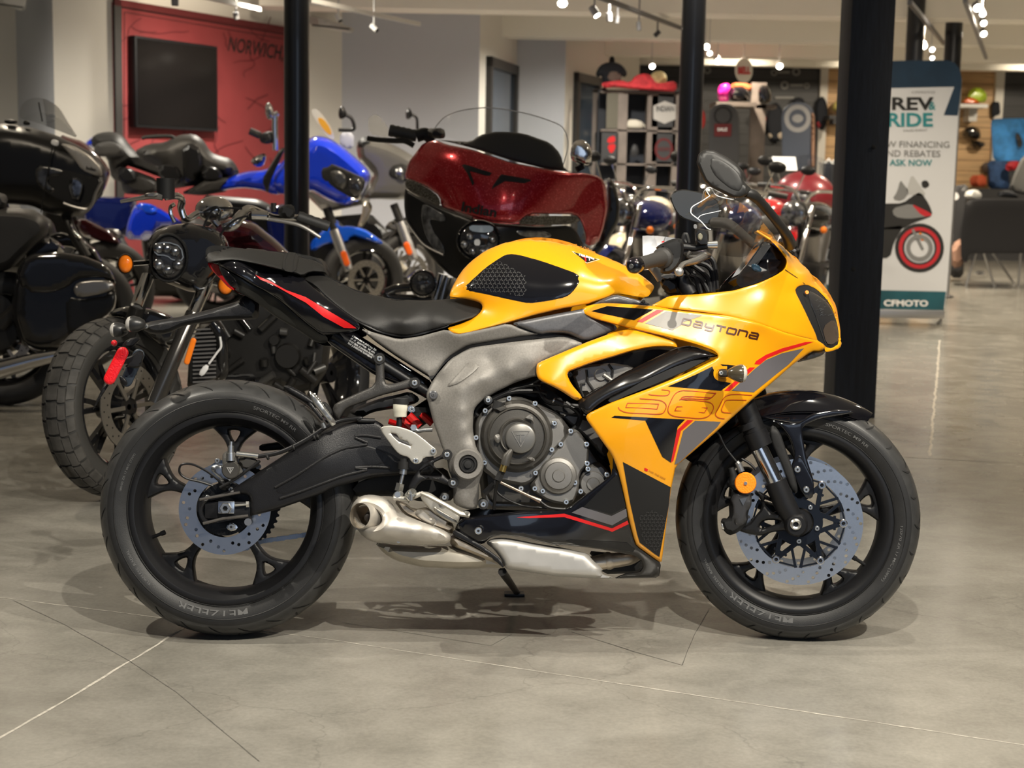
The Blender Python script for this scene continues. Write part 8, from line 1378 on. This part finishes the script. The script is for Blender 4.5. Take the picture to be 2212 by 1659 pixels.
# ---------- plain machines standing further back (built once per colour from one pattern)
def roadster(lab, px, d, head, paint, grp=None, lean=5, bars='wide', fair=None, S_=1.0, seatc=LEA, name='roadster_motorcycle', lampm=LAMP, ch=CH2):
    p = at_depth(px, 380, d-3.735); M = Matrix.Translation((p.x, p.y, 0)) @ Matrix.Rotation(math.radians(head), 4, 'Z') @ Matrix.Rotation(math.radians(-lean), 4, 'X') @ Matrix.Scale(S_, 4)
    t = thing(name, lab, 'motorcycle', M, grp); V = Vector
    wheel_at(t, (.78, 0, .32), .32, .055, (0, 1, 0), 5, rotor=.14, rs=2); wheel_at(t, (-.74, 0, .32), .32, .075, (0, 1, 0), 5, name='rear_wheel', rotor=.12, rs=2)
    mf = lambda name, prof, m: None
    b = MB(); b.ball((.10, 0, .86), 1, paint, 24, (.30, .15, .125)); b.build('fuel_tank', None, t)
    b = MB(); b.ball((-.33, 0, .80), 1, seatc, 20, (.30, .14, .07)); b.ball((-.62, 0, .84), 1, seatc, 16, (.18, .11, .05)); b.build('seat', None, t)
    b = MB()
    for k in range(15):
        a0 = PI*(.12+.62*k/14); b.add([(-.74+math.cos(a0)*r_*-1, s_*.09, .32+math.sin(a0)*r_) for r_, s_ in ((.36, -1), (.375, -.5), (.375, .5), (.36, 1))], [])
    k0 = 0; b.f = [(4*i+j, 4*i+j+1, 4*i+j+5, 4*i+j+4) for i in range(14) for j in range(3)]; b.m = [0]*len(b.f); b.sm = [True]*len(b.f); b.mats = [paint]; b.build('rear_fender', None, t)
    b = MB()
    for k in range(13):
        a0 = PI*(.18+.62*k/12); b.add([(.78+math.cos(a0)*r_, s_*.07, .32+math.sin(a0)*r_) for r_, s_ in ((.345, -1), (.36, -.5), (.36, .5), (.345, 1))], [])
    b.f = [(4*i+j, 4*i+j+1, 4*i+j+5, 4*i+j+4) for i in range(12) for j in range(3)]; b.m = [0]*len(b.f); b.sm = [True]*len(b.f); b.mats = [paint]; b.build('front_fender', None, t)
    b = MB(); b.box((-.25, -.14, .28), (.28, .14, .52), DKE, .04); b.tube([(-.02, 0, .45), (-.12, 0, .76)], .085, 16, ALE).tube([(.08, 0, .45), (.20, 0, .74)], .085, 16, ALE)
    for s_ in (-1, 1): b.tube([(.05, s_*.13, .40), (.05, s_*.17, .40)], .10, 24, ch)
    b.build('engine', None, t)
    for s_ in (-1, 1):
        o = tb(t, 'fork_leg', [V((.80, s_*.09, .33)), V((.62, s_*.09, .70)), V((.52, s_*.09, .96))], [.028, .022, .022], ch, 12)
        o = tb(t, 'indicator_stalk', [V((.60, s_*.09, .80)), V((.60, s_*.20, .80))], .008, ch, 6); b = MB(); b.ball((.60, s_*.22, .80), .028, AMBG, 12); b.build('indicator', None, t)
        tb(t, 'grip', [V((.34, s_*.30, 1.08)), V((.30, s_*.42, 1.07))], .02, GP, 10); tb(t, 'handlebar', [V((.50, s_*.02, .98)), V((.48, s_*.10, 1.07)), V((.36, s_*.30, 1.08))], .013, ch, 8)
        b = MB(); b.ball((.40, s_*.36, 1.26), 1, BLKS, 14, (.02, .065, .04)); b.build('mirror', None, t); tb(t, 'mirror_stem', [V((.38, s_*.28, 1.09)), V((.40, s_*.34, 1.24))], .006, ch, 6)
    b = MB(); b.ball((.64, 0, .90), .10, GLB, 20, (.9, 1, 1)); b.lathe([(0, .098), (.07, .096), (.088, .085), (.094, .06)], (.64, 0, .90), (1, 0, 0), 24, lampm); b.build('headlight', None, t)
    b = MB(); b.curve([(.2, -.12, .55), (.30, -.17, .40), (.15, -.19, .26), (-.3, -.2, .26), (-.8, -.22, .33)], [.022, .022, .03, .045, .048], 14, ch); b.build('exhaust_pipe', None, t)
    b = MB(); b.tube([(-.2, .12, .45), (-.74, .12, .32)], .03, 10, DKE).tube([(-.2, -.12, .45), (-.74, -.12, .32)], .03, 10, DKE).tube([(-.30, 0, .74), (-.85, 0, .78)], .03, 10, DKE).tube([(.50, 0, .95), (.0, 0, .78)], .035, 10, DKE).tube([(.48, 0, .85), (.26, 0, .30), (-.2, 0, .28)], .025, 10, DKE); b.build('frame', None, t)
    if fair:
        b = MB(); b.ball((.58, 0, 1.00), 1, fair, 28, (.22, .30, .24)); b.build('front_fairing', None, t); b = MB(); b.lathe([(0, .012), (.08, .01), (.095, 0)], (.79, 0, .96), (1, 0, 0), 24, lampm); b.build('lamp_lens', None, t)
        for s_ in (-1, 1): b = MB(); b.ball((-.68, s_*.23, .58), 1, fair, 20, (.30, .09, .17)); b.build('saddlebag', None, t)
        b = MB(); b.add([(.50+.05*(1-u*u), u*.20, 1.18+.22*v*(1-.3*u*u)) for v in (0, .5, 1) for u in [-1+2*k/10 for k in range(11)]], [(i*11+k, i*11+k+1, (i+1)*11+k+1, (i+1)*11+k) for i in range(2) for k in range(10)]); b.build('windscreen', SMK, t)
    return t
roadster('navy blue motorcycle between the candy red tourer and the second pole', 1395, 11.4, 243, NVB)
roadster('navy motorcycle low behind the yellow motorcycle cockpit, right of the second pole', 1585, 10.9, 240, NVB)
roadster('black motorcycle whose grey front wheel shows behind the yellow nose', 1752, 12.2, 243, GLB)
roadster('cream tanked motorcycle behind the navy blue one, left of the second pole', 1408, 13.9, 245, CREAM)
roadster('bright red naked motorcycle seen past the near mirror', 1655, 13.5, 245, RD2)
roadster('dark red bagger with round headlight, left of the timber post', 1742, 15.6, 250, RD3, fair=RD3, name='bagger_motorcycle')
roadster('black motorcycle nearest the cube shelf, beside the red tourer', 1345, 16.6, 245, GLB)
roadster('grey motorcycle in front of the dark display board with the red card', 1525, 15.4, 262, SLV)
roadster('black motorcycle in front of the emblem display board', 1650, 17.3, 264, GLB)
t = tag(MB().box((-.11, -.003, 0), (.11, .003, .15), WHITE).build('paper_sheet'), 'white paper sheet on the dark red bagger', 'paper'); p = at_depth(1697, 368, 14.4-3.735); t.location = p; t.rotation_euler = (-.6, 0, .1)
